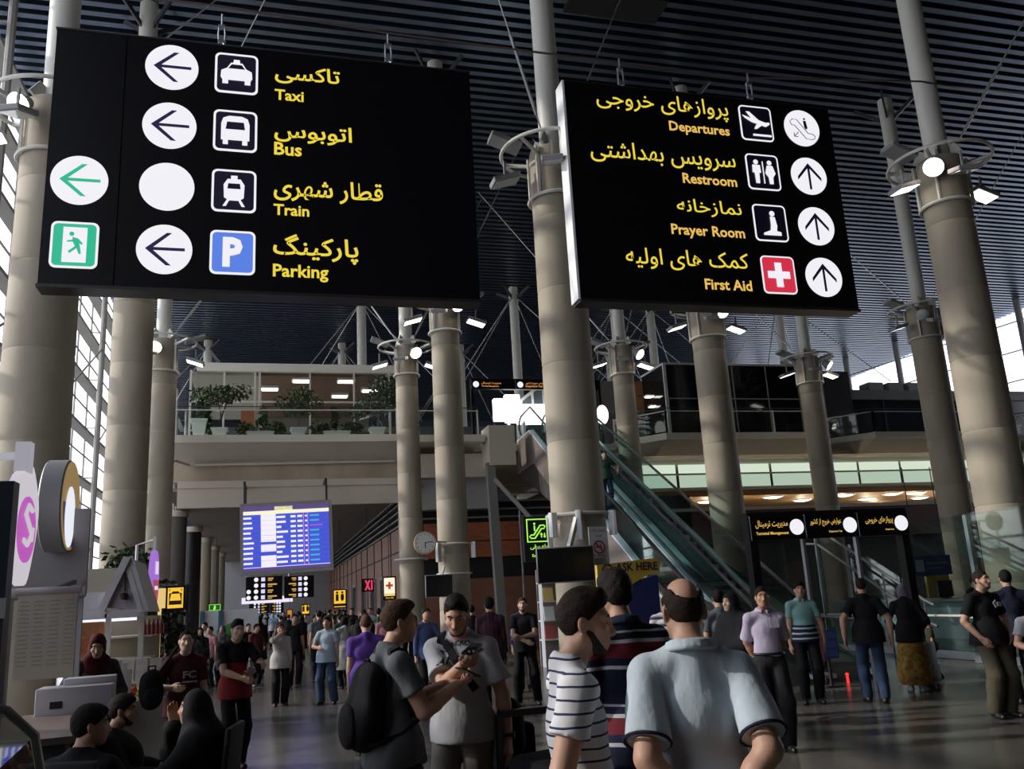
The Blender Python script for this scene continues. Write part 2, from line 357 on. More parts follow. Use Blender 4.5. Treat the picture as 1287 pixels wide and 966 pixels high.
# rail and glass in front of the plants
def balustrade(name, pts, label, group=None, posts=1.4):
    r = empty(name, (0,0,0), 0, label, 'balustrade', group)
    for a,b in zip(pts,pts[1:]):
        a = Vector(a); b = Vector(b); u = Vector((0,0,1))
        MB().quad(a+u*.08,b+u*.08,b+u*.9,a+u*.9).build('glass_panel', GLG, r, smooth=0)
        MB().tube([a+u*.86,b+u*.86], .022, 8).build('top_rail', STEEL, r); 
        MB().tube([a+u*1.0+Vector((0,.12,0)),b+u*1.0+Vector((0,.12,0))], .018, 8).build('hand_rail', DSTEEL, r)
        n = max(1,int((b-a).length/posts))
        for k in range(n+1):
            p = a+(b-a)*k/n; MB().box(p+u*.45,(.05,.05,.9)).build('post', STEEL, r, smooth=0)
    return r
balustrade('balustrade', [(-3.0,EY+.12,EZ),(4.2,EY+.12,EZ)], 'glass balustrade with thin steel rail in front of the mezzanine plants', posts=3.6)
balustrade('balustrade', [(4.9,EY+.2,EZ),(7.1,EY+.2,EZ)], 'short open railing on the landing left of the escalator top', posts=.8)
# drain pipe under the slab
tag(MB().tube([(-3.95,27.4,5.6),(-3.6,27.45,5.72),(-2.9,29.0,6.42),(-2.6,30.45,6.5),(4.2,30.45,6.55)], .04, 8).build('conduit', STEEL), 'thin pale pipe running under the left mezzanine slab edge', 'pipe')

# ---------------------------------------------------------------- corridor walls under the left mezzanine
r = st(empty('wall_corridor'))
x0 = 4.75
st(MB().box2((x0,33,0),(x0+.3,76,4.45)).build('wall_panel', WOOD2, r, smooth=0))
st(MB().box2((x0+.25,33,4.45),(x0+.35,76,5.65)).build('wall_recess', DARK, r, smooth=0))
m = MB()
for k in range(5): m.box2((x0-.02,32.8,4.5+k*.27),(x0+.12,76,4.56+k*.27))
st(m.build('louvre', mat('louvre_grey',(.2,.2,.2),.5), r, smooth=0))
m = MB()
for k,yy in enumerate(range(36,76,3)): m.box2((x0-.03,yy,0),(x0+.02,yy+.1,4.45))
m.box2((x0-.03,33,3.55),(x0+.01,76,3.6)); st(m.build('joint', mat('joint_dark',(.04,.025,.02),.8), r, smooth=0))
for i,yy in enumerate((37.5,41.5,46,51,56.5,63)):
    rr = st(empty(f'door_{i+1}',(x0-.04,yy,0))); st(MB().box2((0,0,0),(.06,1.9,2.7)).build('opening', DARK, rr, smooth=0)); st(MB().box2((-.04,-.08,2.7),(.06,1.98,2.82)).box2((-.04,-.1,0),(.05,0,2.8)).box2((-.04,1.9,0),(.05,2.0,2.8)).build('door_frame', GREY, rr, smooth=0))
# wall facing the hall between the corridor and the escalators
r = st(empty('wall_front'))
FY = 31.4
st(MB().box2((4.75,FY+.1,0),(16,FY+.3,5.2)).build('wall_backing', DARK, r, smooth=0))
for z0,z1,m_ in ((0,2.4,WOOD2),(2.4,2.45,DARK),(3.15,3.7,WOOD),(3.74,4.4,WOOD)): st(MB().box2((5.35,FY,z0),(13,FY+.1,z1)).build('wall_panel', m_, r, smooth=0))
m = MB()
for k in range(5): m.box2((5.2,FY-.06,4.55+k*.29),(13,FY+.02,4.61+k*.29))
st(m.build('louvre', mat('louvre_grey',(.2,.2,.2),.5), r, smooth=0))
# far end of the corridor
st(MB().box2((-7,74.5,0),(5,74.8,5.65)).build('wall_corridor_end', mat('corr_end',(.3,.3,.31),.7), smooth=0))

# ---------------------------------------------------------------- right mezzanine
slab_profile('slab_mezzanine_right', 13.0, 21.9, EY, 46, chl=1.3, chr_=.6)
slab_profile('slab_mezzanine_far', 21.9, 30.6, EY, 46, chl=1.6, chr_=.8)
slab_profile('slab_mezzanine_end', 30.8, 45.0, EY, 46, chl=1.8, chr_=0)
st(MB().box2((12.8,30.7,at(930,572,30.7).z),(45,31.4,6.8)).build('beam_right', concrete('beam_concrete',(.42,.35,.26)), smooth=0))
st(MB().box2((7.3,31.5,EZ-.3),(46,46,EZ-.05)).build('slab_upper_floor', SLAB, smooth=0))
st(MB().box2((12.8,32.8,6.95),(45,33,7.1)).build('trim_4', GREIGE, smooth=0))
r = st(empty('ceiling_lightbox'))
m = MB()
for k in range(14):
    xx = 14.2+k*2.2
    st(MB().box2((xx,33.0,6.27),(xx+2.05,33.05,6.8)).build('pane', emis('lit_panel_green',(.80,.93,.74),.8), r, smooth=0))
    st(MB().box2((xx,33.0,5.68),(xx+2.05,33.05,6.2)).build('pane', emis('lit_panel_low',(.66,.84,.66),.62), r, smooth=0))
st(MB().box2((14,32.95,6.2),(45,33.1,6.27)).box2((14,32.95,5.55),(45,33.1,5.68)).box2((14,32.95,6.8),(45,33.1,6.95)).build('frame', mat('lightbox_frame',(.55,.58,.52),.6), r, smooth=0))
st(MB().box2((13,33.05,5.3),(45,60,5.5)).build('ceiling_lower', mat('brown_ceiling',(.26,.15,.06),.6), smooth=0))
st(MB().box2((13,52,0),(45,52.3,5.3)).build('wall_lower_back', mat('lower_back',(.10,.075,.05),.8), smooth=0))
def downlight(x,y,label):
    r = empty('downlight',(x,y,5.29),0,label,'ceiling light','round downlights in the brown ceiling')
    MB().lathe([(.42,-.02),(.45,.02),(.36,.03)],(0,0,-.02),20).build('rim', WHITE, r); MB().lathe([(.36,.02),(.33,-.03),(.2,-.06),(.02,-.07)],(0,0,-.03),20).build('lens', emis('downlight_glow',(1,.92,.74),4), r)
    L = bpy.data.lights.new('downlight_bulb','POINT'); L.energy = 55; L.color = (1,.82,.58); L.shadow_soft_size = .15; lo = bpy.data.objects.new('downlight_bulb',L); COL.objects.link(lo); lo.location = (0,0,-.45); lo.parent = r
for (px,py) in ((861,622),(889,612.5),(888,630),(967,614),(994,619),(1008,628),(1058,618),(1105,613),(1143,616),(1169,616),(1089,626.5),(1156,625),(1099,632),(1216,614)):
    q_ = atz(px,py,5.27); downlight(q_.x,max(33.6,q_.y),'round warm downlight in the brown ceiling under the right mezzanine')

# ---------------------------------------------------------------- rooms on the right mezzanine
BG = mat('black_glass',(.006,.006,.007),.08,spec=.5); NV = mat('navy_glass',(.012,.018,.028),.15); FRM = mat('room_edge',(.55,.55,.52),.5)
RX0,RX1,RYB = at(838,500,31).x, at(1002,480,31).x, 31.0
r = empty('black_glass_room',(0,0,0),0,'black glass room with a thin pale grid on the right mezzanine','room',kind='thing')
MB().box2((RX0,RYB,EZ),(RX1,RYB+2.2,10.45)).build('glass_body', BG, r, smooth=0)
b = MB(); b.box2((RX0-.05,RYB-.03,EZ),(RX0+.07,RYB+.05,10.47)).box2((RX0,RYB-.03,10.42),(RX1,RYB+.02,10.5)).box2((RX0-.04,RYB,10.42),(RX0+.02,RYB+2.2,10.5))
b.build('edge_frame', FRM, r, smooth=0)
b = MB()
for px in (920,962): x = at(px,470,31).x; b.box2((x-.02,RYB-.02,EZ),(x+.02,RYB,10.42))
x = at(1001,470,31).x; b.box2((x-.03,RYB-.02,EZ),(x,RYB,10.42)); z = at(930,501,31).z; b.box2((RX0,RYB-.02,z-.02),(RX1,RYB,z+.02)); b.build('grid', mat('room_grid',(.3,.3,.3),.5), r, smooth=0)
x1 = at(842,500,33.3).x; x0 = at(756,500,33.3).x
st(MB().box2((x0,33.3,EZ),(x1,33.4,8.9)).build('wall_upper_lounge', mat('lounge_grey',(.14,.13,.12),.7), smooth=0)); st(MB().box2((at(787,480,33.3).x,33.28,9.1),(x1,33.4,10.25)).build('wall_upper_wood', mat('lounge_wood',(.32,.15,.05),.5,var=.2,vscale=2,stretch=(6,1,1)), smooth=0)); st(MB().box2((x0,33.32,8.9),(x1,33.42,10.3)).build('wall_upper_lounge_top', mat('lounge_grey2',(.2,.19,.17),.7), smooth=0))
for (px,py,w,lb) in ((826,511,.7,'bright rectangular lamp left of the black glass room'),(816,498.5,.35,'small bright lamp above the rectangular one beside the black glass room')):
    q_ = at(px,py,32.2); rr = empty('ceiling_light',(q_.x,32.2,q_.z),0,lb,'ceiling light'); MB().box((0,0,.04),(w,.35,.06)).build('frame', WHITE, rr, smooth=0); MB().box((0,0,0),(w-.06,.3,.03)).build('diffuser', lampm, rr, smooth=0); MB().tube([(0,0,.05),(0,1.1,.3)],.02,6).build('arm', DSTEEL, rr)
u = EZ
balustrade('balustrade', [(13.0,EY+1.9,u),(14.4,EY+.12,u),(21.3,EY+.12,u),(21.8,EY+.8,u)], 'steel and glass balustrade before the black glass room', posts=2.2)
balustrade('balustrade', [(22.0,EY+2.2,u),(23.6,EY+.12,u),(29.7,EY+.12,u),(30.5,EY+1.1,u)], 'balustrade of the second mezzanine bay from the right', posts=2.4)
balustrade('balustrade', [(30.9,EY+2.4,u),(32.7,EY+.12,u),(44.0,EY+.12,u)], 'balustrade of the mezzanine bay at the right edge behind the big column', posts=2.4)
q0 = at(1040,520,32.5); q1 = at(1066,470,32.5); tag(MB().box2((q0.x,32.5,u),(q1.x,37,q1.z+.1)).build('dark_booth', mat('booth_black',(.02,.018,.022),.4), smooth=0),'black booth right of the black glass room','booth')
q0 = at(1066,545,33.2); q1 = at(1170,503,33.2); r = empty('navy_glass_room',(0,0,0),0,'navy glass room below the bright far windows','room',kind='thing'); MB().box2((q0.x,33.2,u),(q1.x+6,38,q1.z)).build('glass_body', NV, r, smooth=0); MB().box2((q0.x,33.1,q1.z),(q1.x+6,38,q1.z+.45)).build('roof_band', mat('roof_band_grey',(.2,.2,.2),.7), r, smooth=0)
b = MB()
for k in range(6): x = q0.x+2.1*k; b.box2((x-.04,33.16,u),(x+.04,33.2,q1.z))
b.build('mullion', BLACK, r, smooth=0)
for k in range(3): tag(MB().box2((q0.x+1.8+k*1.1,33.6,q1.z+.45),(q0.x+2.6+k*1.1,34.3,q1.z+.95)).build('roof_unit', mat('roof_unit_grey',(.3,.3,.31),.6), smooth=0),('leftmost','middle','rightmost')[k]+' grey box unit on the navy glass room roof','box','boxes on the navy room roof')
q0 = at(1252,550,31.5); q1 = at(1287,470,31.5); tag(MB().box2((at(1228,520,33).x,33,u),(at(1250,480,33).x,33.2,at(1240,466,33).z)).build('pale_hoarding', mat('hoarding',(.42,.41,.38),.7), smooth=0),'pale panelled hoarding on the mezzanine right of the big column','hoarding')
# ---------------------------------------------------------------- concrete columns, their steel posts and floodlight rings
PIPE = mat('post_paint',(.60,.60,.55),.5)
def column(x, y, r0, r1, zt, rp, label, m=CON, rods=True, zp=ROOF_Z, rodset=((-1,-1),(1,-1),(-1,1),(1,1))):
    c = empty('concrete_column', (x,y,0), 0, label, 'column', 'concrete columns of the hall', 'thing')
    prof = []; n = 7; z = 0.0
    for i in range(n):
        za = zt*i/n; zb = zt*(i+1)/n; ra = r0+(r1-r0)*za/zt; rb = r0+(r1-r0)*zb/zt
        prof += [(ra-.012,za),(ra,za+.03),(rb,zb-.03),(rb-.012,zb)]
    MB().lathe(prof,(0,0,0),36).build('shaft', m, c, smooth=50)
    MB().lathe([(rp*1.0,zt-.02),(rp*1.35,zt),(rp*1.35,zt+.06),(rp,zt+.1),(rp,zp-.005)],(0,0,0),24).build('steel_post', PIPE, c)
    m2 = MB()
    for k in range(4):
        a = PI/4+k*PI/2; m2.bar((math.cos(a)*rp,math.sin(a)*rp,zt+.3),(math.cos(a)*r1*.85,math.sin(a)*r1*.85,zt+.04),.05,.25)
    m2.build('gusset', PIPE, c, smooth=0)
    if rods:
        for sx,sy in rodset:
            a = Vector((sx*.3,sy*.3,zt+.35)); b = Vector((sx*3.9,sy*3.9,zp-.03)); d = b-a
            q = MB().tube([a,b],.016,6).tube([a+d*.03,a+d*.2],.032,6).build('tie_rod', mat('rod_steel',(.45,.45,.44),.4,.6), c)
    m3 = MB()
    for k in range(4):
        a = PI/4+k*PI/2; m3.bar((0,0,zp-.9),(math.cos(a)*1.0,math.sin(a)*1.0,zp-.09),.06,.12)
    m3.build('roof_strut', DSTEEL, c, smooth=0)
    return c
LIT = emis('floodlight_glow',(1,.86,.72),14); LITW = emis('floodlight_white',(1,.95,.84),5); LENS = mat('floodlight_lens',(.55,.6,.58),.15)
def ring_light(x, y, z, r, label, lit=True, lamp_az=-70):
    g = empty('floodlight_ring', (x,y,z), 0, label, 'floodlight ring', 'floodlight rings round the columns')
    R = r+.55
    MB().tube([(R*math.cos(2*PI*k/40),R*math.sin(2*PI*k/40),0) for k in range(40)], .035, 8, closed=True).build('ring', STEEL, g)
    MB().tube([((r+.06)*math.cos(2*PI*k/32),(r+.06)*math.sin(2*PI*k/32),-1.0) for k in range(32)], .035, 6, closed=True).build('collar', STEEL, g)
    for az in (35,145,215,325):
        a = math.radians(az); c,s = math.cos(a),math.sin(a)
        MB().bar((c*(r+.02),s*(r+.02),-.15),(c*R,s*R,0),.05,.06).bar((c*(r+.05),s*(r+.05),-1.0),(c*(r+.05),s*(r+.05),0),.05,.05).build('bracket', STEEL, g, smooth=0)
    for az,tilt in ((180,-.35),(10,-.35),(80,-.5)):           # uplights: flat heads above the ring
        a = math.radians(az); h = MB().box((0,0,0),(.62,.42,.1),(0,tilt,0),.02); o = h.build('uplight', GREY, g, (math.cos(a)*(R-.05),math.sin(a)*(R-.05),.16), 0); o.rotation_euler = (0,0,a)
        q = MB().box((.03,0,.058),(.54,.36,.012),(0,tilt,0)).build('lens', LENS, o, smooth=0)
    for az in (180,0,250):                                      # downlights hung under the ring
        a = math.radians(az); o = MB().box((0,0,0),(.55,.4,.1),(0,.3,0),.02).bar((0,0,.05),(0,0,.4),.04,.04).build('downlight', GREY, g, (math.cos(a)*(R-.02),math.sin(a)*(R-.02),-.62), 0); o.rotation_euler = (0,0,a)
        MB().box((-.016,0,-.055),(.48,.33,.012),(0,.3,0)).build('lens', LITW if (lit and az != 250) else LENS, o, smooth=0)
    a = math.radians(lamp_az); o = empty('spot_lamp',(math.cos(a)*(r+.35),math.sin(a)*(r+.35),-.38)); o.parent = g; o.rotation_euler = (0,0,a)
    o.rotation_euler = (0,math.radians(38),a)
    MB().lathe([(.09,-.26),(.17,-.05),(.21,0),(.195,.02)],(0,0,0),20,'x').build('lamp_housing', GREY, o); MB().lathe([(.19,0),(.15,.04),(.04,.06)],(.02,0,0),20,'x').build('lamp_lens', LIT if lit else LENS, o)
    return g
COLS = [ # x, y, base radius, top radius, top z, post radius, label, lit
 (-3.62,15.0,.56,.50,10.3,.25,'concrete column at the far left behind the left end of the Taxi sign',True),
 (5.22,14.56,.49,.45,10.0,.235,'concrete column between the two black signs, carrying the television and no smoking sign',False),
 (13.42,13.6,.50,.45,10.0,.235,'big concrete column at the right edge behind the glass barrier',True),
 (-3.26,21.9,.49,.46,10.6,.23,'concrete column showing under the left part of the Taxi sign',True),
 (4.70,23.1,.42,.39,10.0,.23,'concrete column with the wall clock, under the right end of the Taxi sign',True),
 (12.85,23.0,.52,.48,10.0,.235,'concrete column behind the escalators below the Departures sign',True),
 (20.3,22.4,.50,.46,10.0,.235,'second concrete column from the right edge',False),
 (-3.27,27.9,.46,.43,10.0,.22,'concrete column at the left end of the planted mezzanine',True),
 (4.32,27.9,.40,.36,10.0,.215,'concrete column at the right end of the planted mezzanine',True),
 (11.85,27.4,.40,.36,10.0,.21,'concrete column by the escalator top right of the middle column',True),
 (19.95,28.3,.44,.42,10.0,.23,'concrete column at the right end of the black glass room',True)]
LAMP = ['floodlight ring at the far left behind the Taxi sign','floodlight ring on the column between the two signs','floodlight ring with glaring lamp on the big right hand column','floodlight ring hidden above the lower edge of the Taxi sign','floodlight ring just under the right corner of the Taxi sign','floodlight ring just under the Departures sign','floodlight ring on the second column from the right','floodlight ring with white glare above the left end of the mezzanine','floodlight ring above the right end of the mezzanine','floodlight ring right of the middle column by the escalator top','floodlight ring at the top of the black glass room']
AZ = [-118,-60,-142,-90,-70,-80,-130,-100,-72,-50,-40]
RODS = [((1,1),),((-1,-1),(1,1)),((1,-1),(1,1)),((1,1),(1,-1)),((-1,1),(1,1)),((-1,1),(1,1)),((-1,1),(1,-1)),((1,1),),((-1,1),(1,1)),((-1,1),(1,1)),((-1,1),(1,1))]
for (x,y,a,b,zt,rp,lb,lit),lb2,az,rs in zip(COLS,LAMP,AZ,RODS):
    column(x,y,a,b,zt,rp,lb,rodset=rs)
    ring_light(x,y,zt-.02,b,lb2,lit,az)
# the row of columns that holds the roof far behind
for (x,y,zt,lb) in ((4.5,43.9,10,'thin white roof post behind the mezzanine room'),(12.3,42,10,'thin white roof post rising behind the escalator top'),(18.6,43.5,10,'thin white roof post left of the black glass room'),(20.8,43.5,10,'thin white roof post behind the Departures sign corner'),
   (4.2,53,10,'short pale roof post above the mezzanine room roof'),(-3.7,53,10,'short pale roof post at the left end of the mezzanine room roof'),(11.7,52.8,10,'short pale roof post left of the escalator top'),(27.5,41,10,'pale roof post near the bright far windows'),(21.6,52,10,'short pale roof post above the black room')):
    c = empty('roof_post',(x,y,0),0,lb,'post','far roof posts','thing')
    MB().lathe([(.24,zt-3),(.24,ROOF_Z-.005)],(0,0,0),16).build('tube', PIPE, c)
    mm = MB()
    for k in range(4):
        a = PI/4+k*PI/2; mm.bar((0,0,ROOF_Z-.7),(math.cos(a)*1.0,math.sin(a)*1.0,ROOF_Z-.12),.08,.14)
    mm.build('roof_strut', DSTEEL, c, smooth=0)
    for k in range(4):
        a = PI/4+k*PI/2; MB().tube([(math.cos(a)*.2,math.sin(a)*.2,ROOF_Z-.6),(math.cos(a)*5.2,math.sin(a)*5.2,11.5)],.025,6).build('tie_rod', mat('rod_steel',(.45,.45,.44),.4,.6), c)
# columns along the left side of the corridor
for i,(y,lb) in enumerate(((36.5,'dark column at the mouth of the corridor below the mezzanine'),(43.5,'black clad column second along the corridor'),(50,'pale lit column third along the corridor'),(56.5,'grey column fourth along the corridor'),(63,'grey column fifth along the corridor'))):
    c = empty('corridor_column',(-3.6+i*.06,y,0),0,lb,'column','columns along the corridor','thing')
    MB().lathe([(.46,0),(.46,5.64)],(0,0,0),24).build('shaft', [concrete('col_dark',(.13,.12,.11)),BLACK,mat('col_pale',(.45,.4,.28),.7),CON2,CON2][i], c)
    MB().lathe([(.52,5.4),(.52,5.64)],(0,0,0),24).build('capital', GREIGE, c)
# ---------------------------------------------------------------- hanging direction signs
SIGNB = mat('sign_black', (.005,.005,.007), .4, spec=.2); YEL = emis('sign_yellow', (.93,.72,.06), .9); AMB = emis('sign_amber', (.9,.55,.12), .9)
LUM = emis('sign_white', (.93,.91,.97), .95); INK = mat('sign_ink', (.05,.035,.16), .5); GRN = emis('sign_green', (.02,.55,.30), .85); BLU = emis('sign_blue', (.10,.22,.80), .95); RED = emis('sign_red', (.72,.03,.07), .9)
INKB = mat('sign_inner', (.018,.014,.05), .5)
def disc(parent, x, z, r, y, arrow=None, m=None, ink=None):
    d = MB().lathe([(r,0),(r,.012)],(x,y,z),40,'y').build('luminous_disc', m or LUM, parent)
    k = r/.41; w = .035*k; yy = y-.018
    if arrow:
        ang = {'left':PI/2,'up':0}[arrow]; ca,sa = math.cos(ang),math.sin(ang)
        R = lambda u,v,q: (x+u*ca-v*sa, yy-q, z+u*sa+v*ca)
        b = MB(); t = .045*k
        b.prism([(-t*.55,-.30*k),(t*.55,-.30*k),(t*.55,.2*k),(-t*.55,.2*k)],0,.004,R)
        for s in (1,-1): b.prism([(0,.28*k),(s*.27*k,-.03*k),(s*.27*k,-.03*k-.075*k),(0,.19*k)][::s],0,.005,R)
        b.build('arrow', ink or INK, d, smooth=0)
    return d
def rrect(x0,x1,z0,z1,r,n=5):
    P = []
    for cx,cz,a0 in ((x1-r,z1-r,0),(x0+r,z1-r,90),(x0+r,z0+r,180),(x1-r,z0+r,270)):
        for k in range(n+1):
            a = math.radians(a0+90*k/n); P.append((cx+r*math.cos(a),cz+r*math.sin(a)))
    return P
def pict_frame(parent, x, z, y, w=.68, h=.73, t=.035, m=None, fill=None):
    o = rrect(x-w/2,x+w/2,z-h/2,z+h/2,.09); i = rrect(x-w/2+t,x+w/2-t,z-h/2+t,z+h/2-t,.065)
    b = MB(); n = len(o)
    for k in range(n):
        q = (k+1)%n
        b.quad((o[k][0],y-.012,o[k][1]),(o[q][0],y-.012,o[q][1]),(i[q][0],y-.012,i[q][1]),(i[k][0],y-.012,i[k][1]))
        b.quad((o[k][0],y-.012,o[k][1]),(o[q][0],y-.012,o[q][1]),(o[q][0],y,o[q][1]),(o[k][0],y,o[k][1]))
    f = b.build('pictogram_frame', m or LUM, parent, smooth=0, recalc=False)
    MB().prism(i,0,.006,lambda u,v,q:(u,y-q,v)).build('pictogram_field', fill or INKB, f, smooth=0)
    return f
def shapes(name, polys, x, z, y, m, parent, s=1.0, off=.014, dz=.006):
    b = MB()
    for P in polys: b.prism([(x+u*s,z+v*s) for u,v in P],off,off+dz,lambda u,v,q:(u,y-q,v))
    return b.build(name, m, parent, smooth=0)
def circ(cx,cz,r,n=16): return [(cx+r*math.cos(2*PI*k/n),cz+r*math.sin(2*PI*k/n)) for k in range(n)]
def hanger(parent, x, z, y):
    """shackle, turnbuckle and eye that hang the sign from the cable"""
    b = MB()
    b.tube([(x+.05*math.cos(2*PI*k/14),y,z+.08+.08*math.sin(2*PI*k/14)) for k in range(14)],.016,6,closed=True)
    b.tube([(x-.045,y,z+.16),(x-.055,y,z+.3),(x-.045,y,z+.46)],.016,6).tube([(x+.045,y,z+.16),(x+.055,y,z+.3),(x+.045,y,z+.46)],.016,6)
    b.tube([(x,y,z+.44),(x,y,z+.7)],.018,6).box((x,y,z+.17),(.13,.06,.05)).box((x,y,z+.46),(.12,.06,.05)).box((x+.02,y,z+.02),(.09,.05,.1))
    return b.build('hanger', mat('galvanised',(.6,.66,.68),.35,.8), parent)

# --- left sign
SY = 13.4
S = empty('direction_sign', (0,SY,6.52), 0, 'wide black hanging sign for Taxi, Bus, Train and Parking', 'sign')
H = 4.28
MB().box2((-3.33,0,0),(-2.31,.34,H)).box2((-2.29,0,0),(3.345,.34,H)).box2((-2.31,.02,0),(-2.29,.34,H)).build('housing', SIGNB, S, smooth=0)
for q_ in (((-3.35,-.02,-.05),(3.365,.36,.0)),((-3.345,-.012,H),(3.36,.35,H+.03))): MB().box2(*q_).build('edge_trim', mat('sign_trim',(.02,.018,.02),.4), S, smooth=0)
rows = [3.79,2.74,1.68,.63]
for i,z in enumerate(rows): disc(S,-1.61,z,.405,-.001,None if i==2 else 'left')
disc(S,-2.86,1.69,.405,-.001,'left',ink=GRN)
f = pict_frame(S,-.61,rows[0],-.001)
shapes('taxi_symbol',[[(-.25,-.08),(-.24,.04),(-.15,.09),(-.09,.19),(.09,.19),(.15,.09),(.24,.04),(.25,-.08),(.22,-.13),(.22,-.2),(.13,-.2),(.13,-.13),(-.13,-.13),(-.13,-.2),(-.22,-.2),(-.22,-.13)],[(-.055,.19),(-.045,.25),(.045,.25),(.055,.19)]],-.61,rows[0],-.001,LUM,f)
shapes('taxi_windscreen',[[(-.13,.08),(-.08,.155),(.08,.155),(.13,.08)]],-.61,rows[0],-.001,INKB,f,off=.021)
f = pict_frame(S,-.61,rows[1],-.001)
shapes('bus_symbol',[[(-.22,-.17),(-.22,.12),(-.19,.22),(-.1,.26),(.1,.26),(.19,.22),(.22,.12),(.22,-.17),(.19,-.17),(.19,-.25),(.11,-.25),(.11,-.17),(-.11,-.17),(-.11,-.25),(-.19,-.25),(-.19,-.17)]],-.61,rows[1],-.001,LUM,f)
shapes('bus_windscreen',[[(-.15,.02),(-.13,.15),(.13,.15),(.15,.02)]],-.61,rows[1],-.001,INKB,f,off=.021)
f = pict_frame(S,-.61,rows[2],-.001)
shapes('train_symbol',[[(-.15,-.12),(-.16,.1),(-.1,.2),(.1,.2),(.16,.1),(.15,-.12),(.08,-.17),(-.08,-.17)],[(-.05,.2),(-.05,.26),(.05,.26),(.05,.2)],[(-.1,-.15),(-.06,-.15),(-.12,-.27),(-.17,-.27)],[(.06,-.15),(.1,-.15),(.17,-.27),(.12,-.27)]],-.61,rows[2],-.001,LUM,f)
shapes('train_windscreen',[[(-.1,.03),(-.09,.12),(.09,.12),(.1,.03)]],-.61,rows[2],-.001,INKB,f,off=.021)
f = pict_frame(S,-.61,rows[3],-.001,fill=BLU)
lettering('P',-.76,-.46,rows[3]-.25,LUM,f,y=-.03,z1=rows[3]+.25,bold=.05,name='parking_letter')
f = pict_frame(S,-2.87,rows[3],-.001,.66,.74,.035,fill=GRN)
shapes('exit_door',[[(-.16,-.28),(-.16,.28),(.17,.28),(.17,-.28)]],-2.87,rows[3],-.001,LUM,f)
shapes('running_figure',[circ(-.04,.17,.035,10),[(-.03,.12),(.05,.1),(.08,-.02),(.02,-.04),(-.02,.04)],[(.05,.1),(.12,.02),(.1,0),(.03,.06)],[(.02,-.02),(.08,-.02),(.1,-.14),(.07,-.15)],[(-.01,.08),(-.1,.06),(-.1,.04),(0,.05)],[(.02,-.02),(.04,-.05),(-.06,-.14),(-.08,-.11)]],-2.87,rows[3],-.001,GRN,f,off=.021)
for fa,x1,z0,z1,en,ex in (('تاکسی',1.07,3.70,4.06,'Taxi',.47),('اتوبوس',1.26,2.62,2.98,'Bus',.44),('قطار شهری',1.76,1.57,1.98,'Train',.56),('پارکینگ',1.34,.52,1.0,'Parking',.86)):
    lettering(fa,0,x1,z0,YEL,S,y=-.006,z1=z1,fa=True,bold=.016,name='persian_lettering')
for en,ex,zb in (('Taxi',.47,3.39),('Bus',.44,2.385),('Train',.56,1.32),('Parking',.86,.27)):
    lettering(en,0,ex,zb,YEL,S,y=-.006,bold=.023,name='english_lettering')
hanger(S,-.87,H+.03,.17); hanger(S,1.93,H+.03,.17)

# --- right sign
S2 = empty('direction_sign', (0,13.3,6.58), 0, 'black hanging sign for Departures, Restroom, Prayer Room and First Aid', 'sign')
H2 = 4.2
MB().box2((5.09,0,0),(10.66,.34,H2)).build('housing', SIGNB, S2, smooth=0)
MB().box2((5.05,-.015,-.01),(5.09,.35,H2+.01)).build('end_cap', mat('sign_cap',(.85,.85,.86),.4), S2, smooth=0)
for q_ in (((5.09,-.02,-.05),(10.68,.36,0)),((5.09,-.012,H2),(10.67,.35,H2+.03))): MB().box2(*q_).build('edge_trim', mat('sign_trim',(.02,.018,.02),.4), S2, smooth=0)
rows = [3.715,2.685,1.64,.605]
for i,z in enumerate(rows): disc(S2,9.99,z,.39,-.001,None if i==0 else 'up')
d = [c for c in S2.children if c.name.startswith('luminous_disc')][0]
b = MB(); cx,cz = 9.99,rows[0]
lp = [(-.26,.12),(-.2,.18),(-.1,.17),(.12,-.11),(.22,-.12),(.27,-.16),(.25,-.22),(.18,-.24),(.06,-.23),(-.16,.04),(-.23,.05)]
b.tube([(cx+u,-.02,cz+v) for u,v in lp],.007,5,closed=True).tube([(cx-.2,-.02,cz-.2),(cx-.1,-.02,cz-.1)],.008,5).tube([(cx-.2,-.02,cz-.12),(cx-.2,-.02,cz-.2),(cx-.12,-.02,cz-.2)],.008,5)
b.lathe([(.022,0),(.022,.008)],(cx+.07,-.016,cz+.2),12,'y').prism([(.04,.16),(.1,.16),(.12,.0),(.08,-.03),(.05,.02)],0,.006,lambda u,v,q:(cx+u,-.016-q,cz+v))
b.build('escalator_symbol', INK, d, smooth=0)
f = pict_frame(S2,8.98,rows[0],-.001,.7,.74,.028)
shapes('plane_symbol',[[(-.29,.16),(-.1,.1),(-.2,.24),(-.13,.24),(.06,.07),(.2,.03),(.28,.04),(.29,.0),(.2,-.06),(.05,-.02),(-.1,.02),(-.24,.1)],[(.0,-.02),(.12,-.03),(.0,-.12),(-.06,-.12)],[(-.1,-.27),(-.1,-.23),(.3,-.23),(.3,-.27)]],8.98,rows[0],-.001,LUM,f)
f = pict_frame(S2,8.99,rows[1],-.001,.7,.74,.028)
shapes('restroom_symbol',[circ(-.14,.2,.05),[(-.22,.14),(-.06,.14),(-.05,-.02),(-.09,-.02),(-.1,-.24),(-.18,-.24),(-.19,-.02),(-.23,-.02)],circ(.15,.2,.05),[(.09,.14),(.21,.14),(.26,-.02),(.2,-.1),(.19,-.24),(.11,-.24),(.1,-.1),(.04,-.02)],[(-.008,-.24),(-.008,.22),(.012,.22),(.012,-.24)]],8.99,rows[1],-.001,LUM,f)
f = pict_frame(S2,9.0,rows[2],-.001,.7,.74,.028)
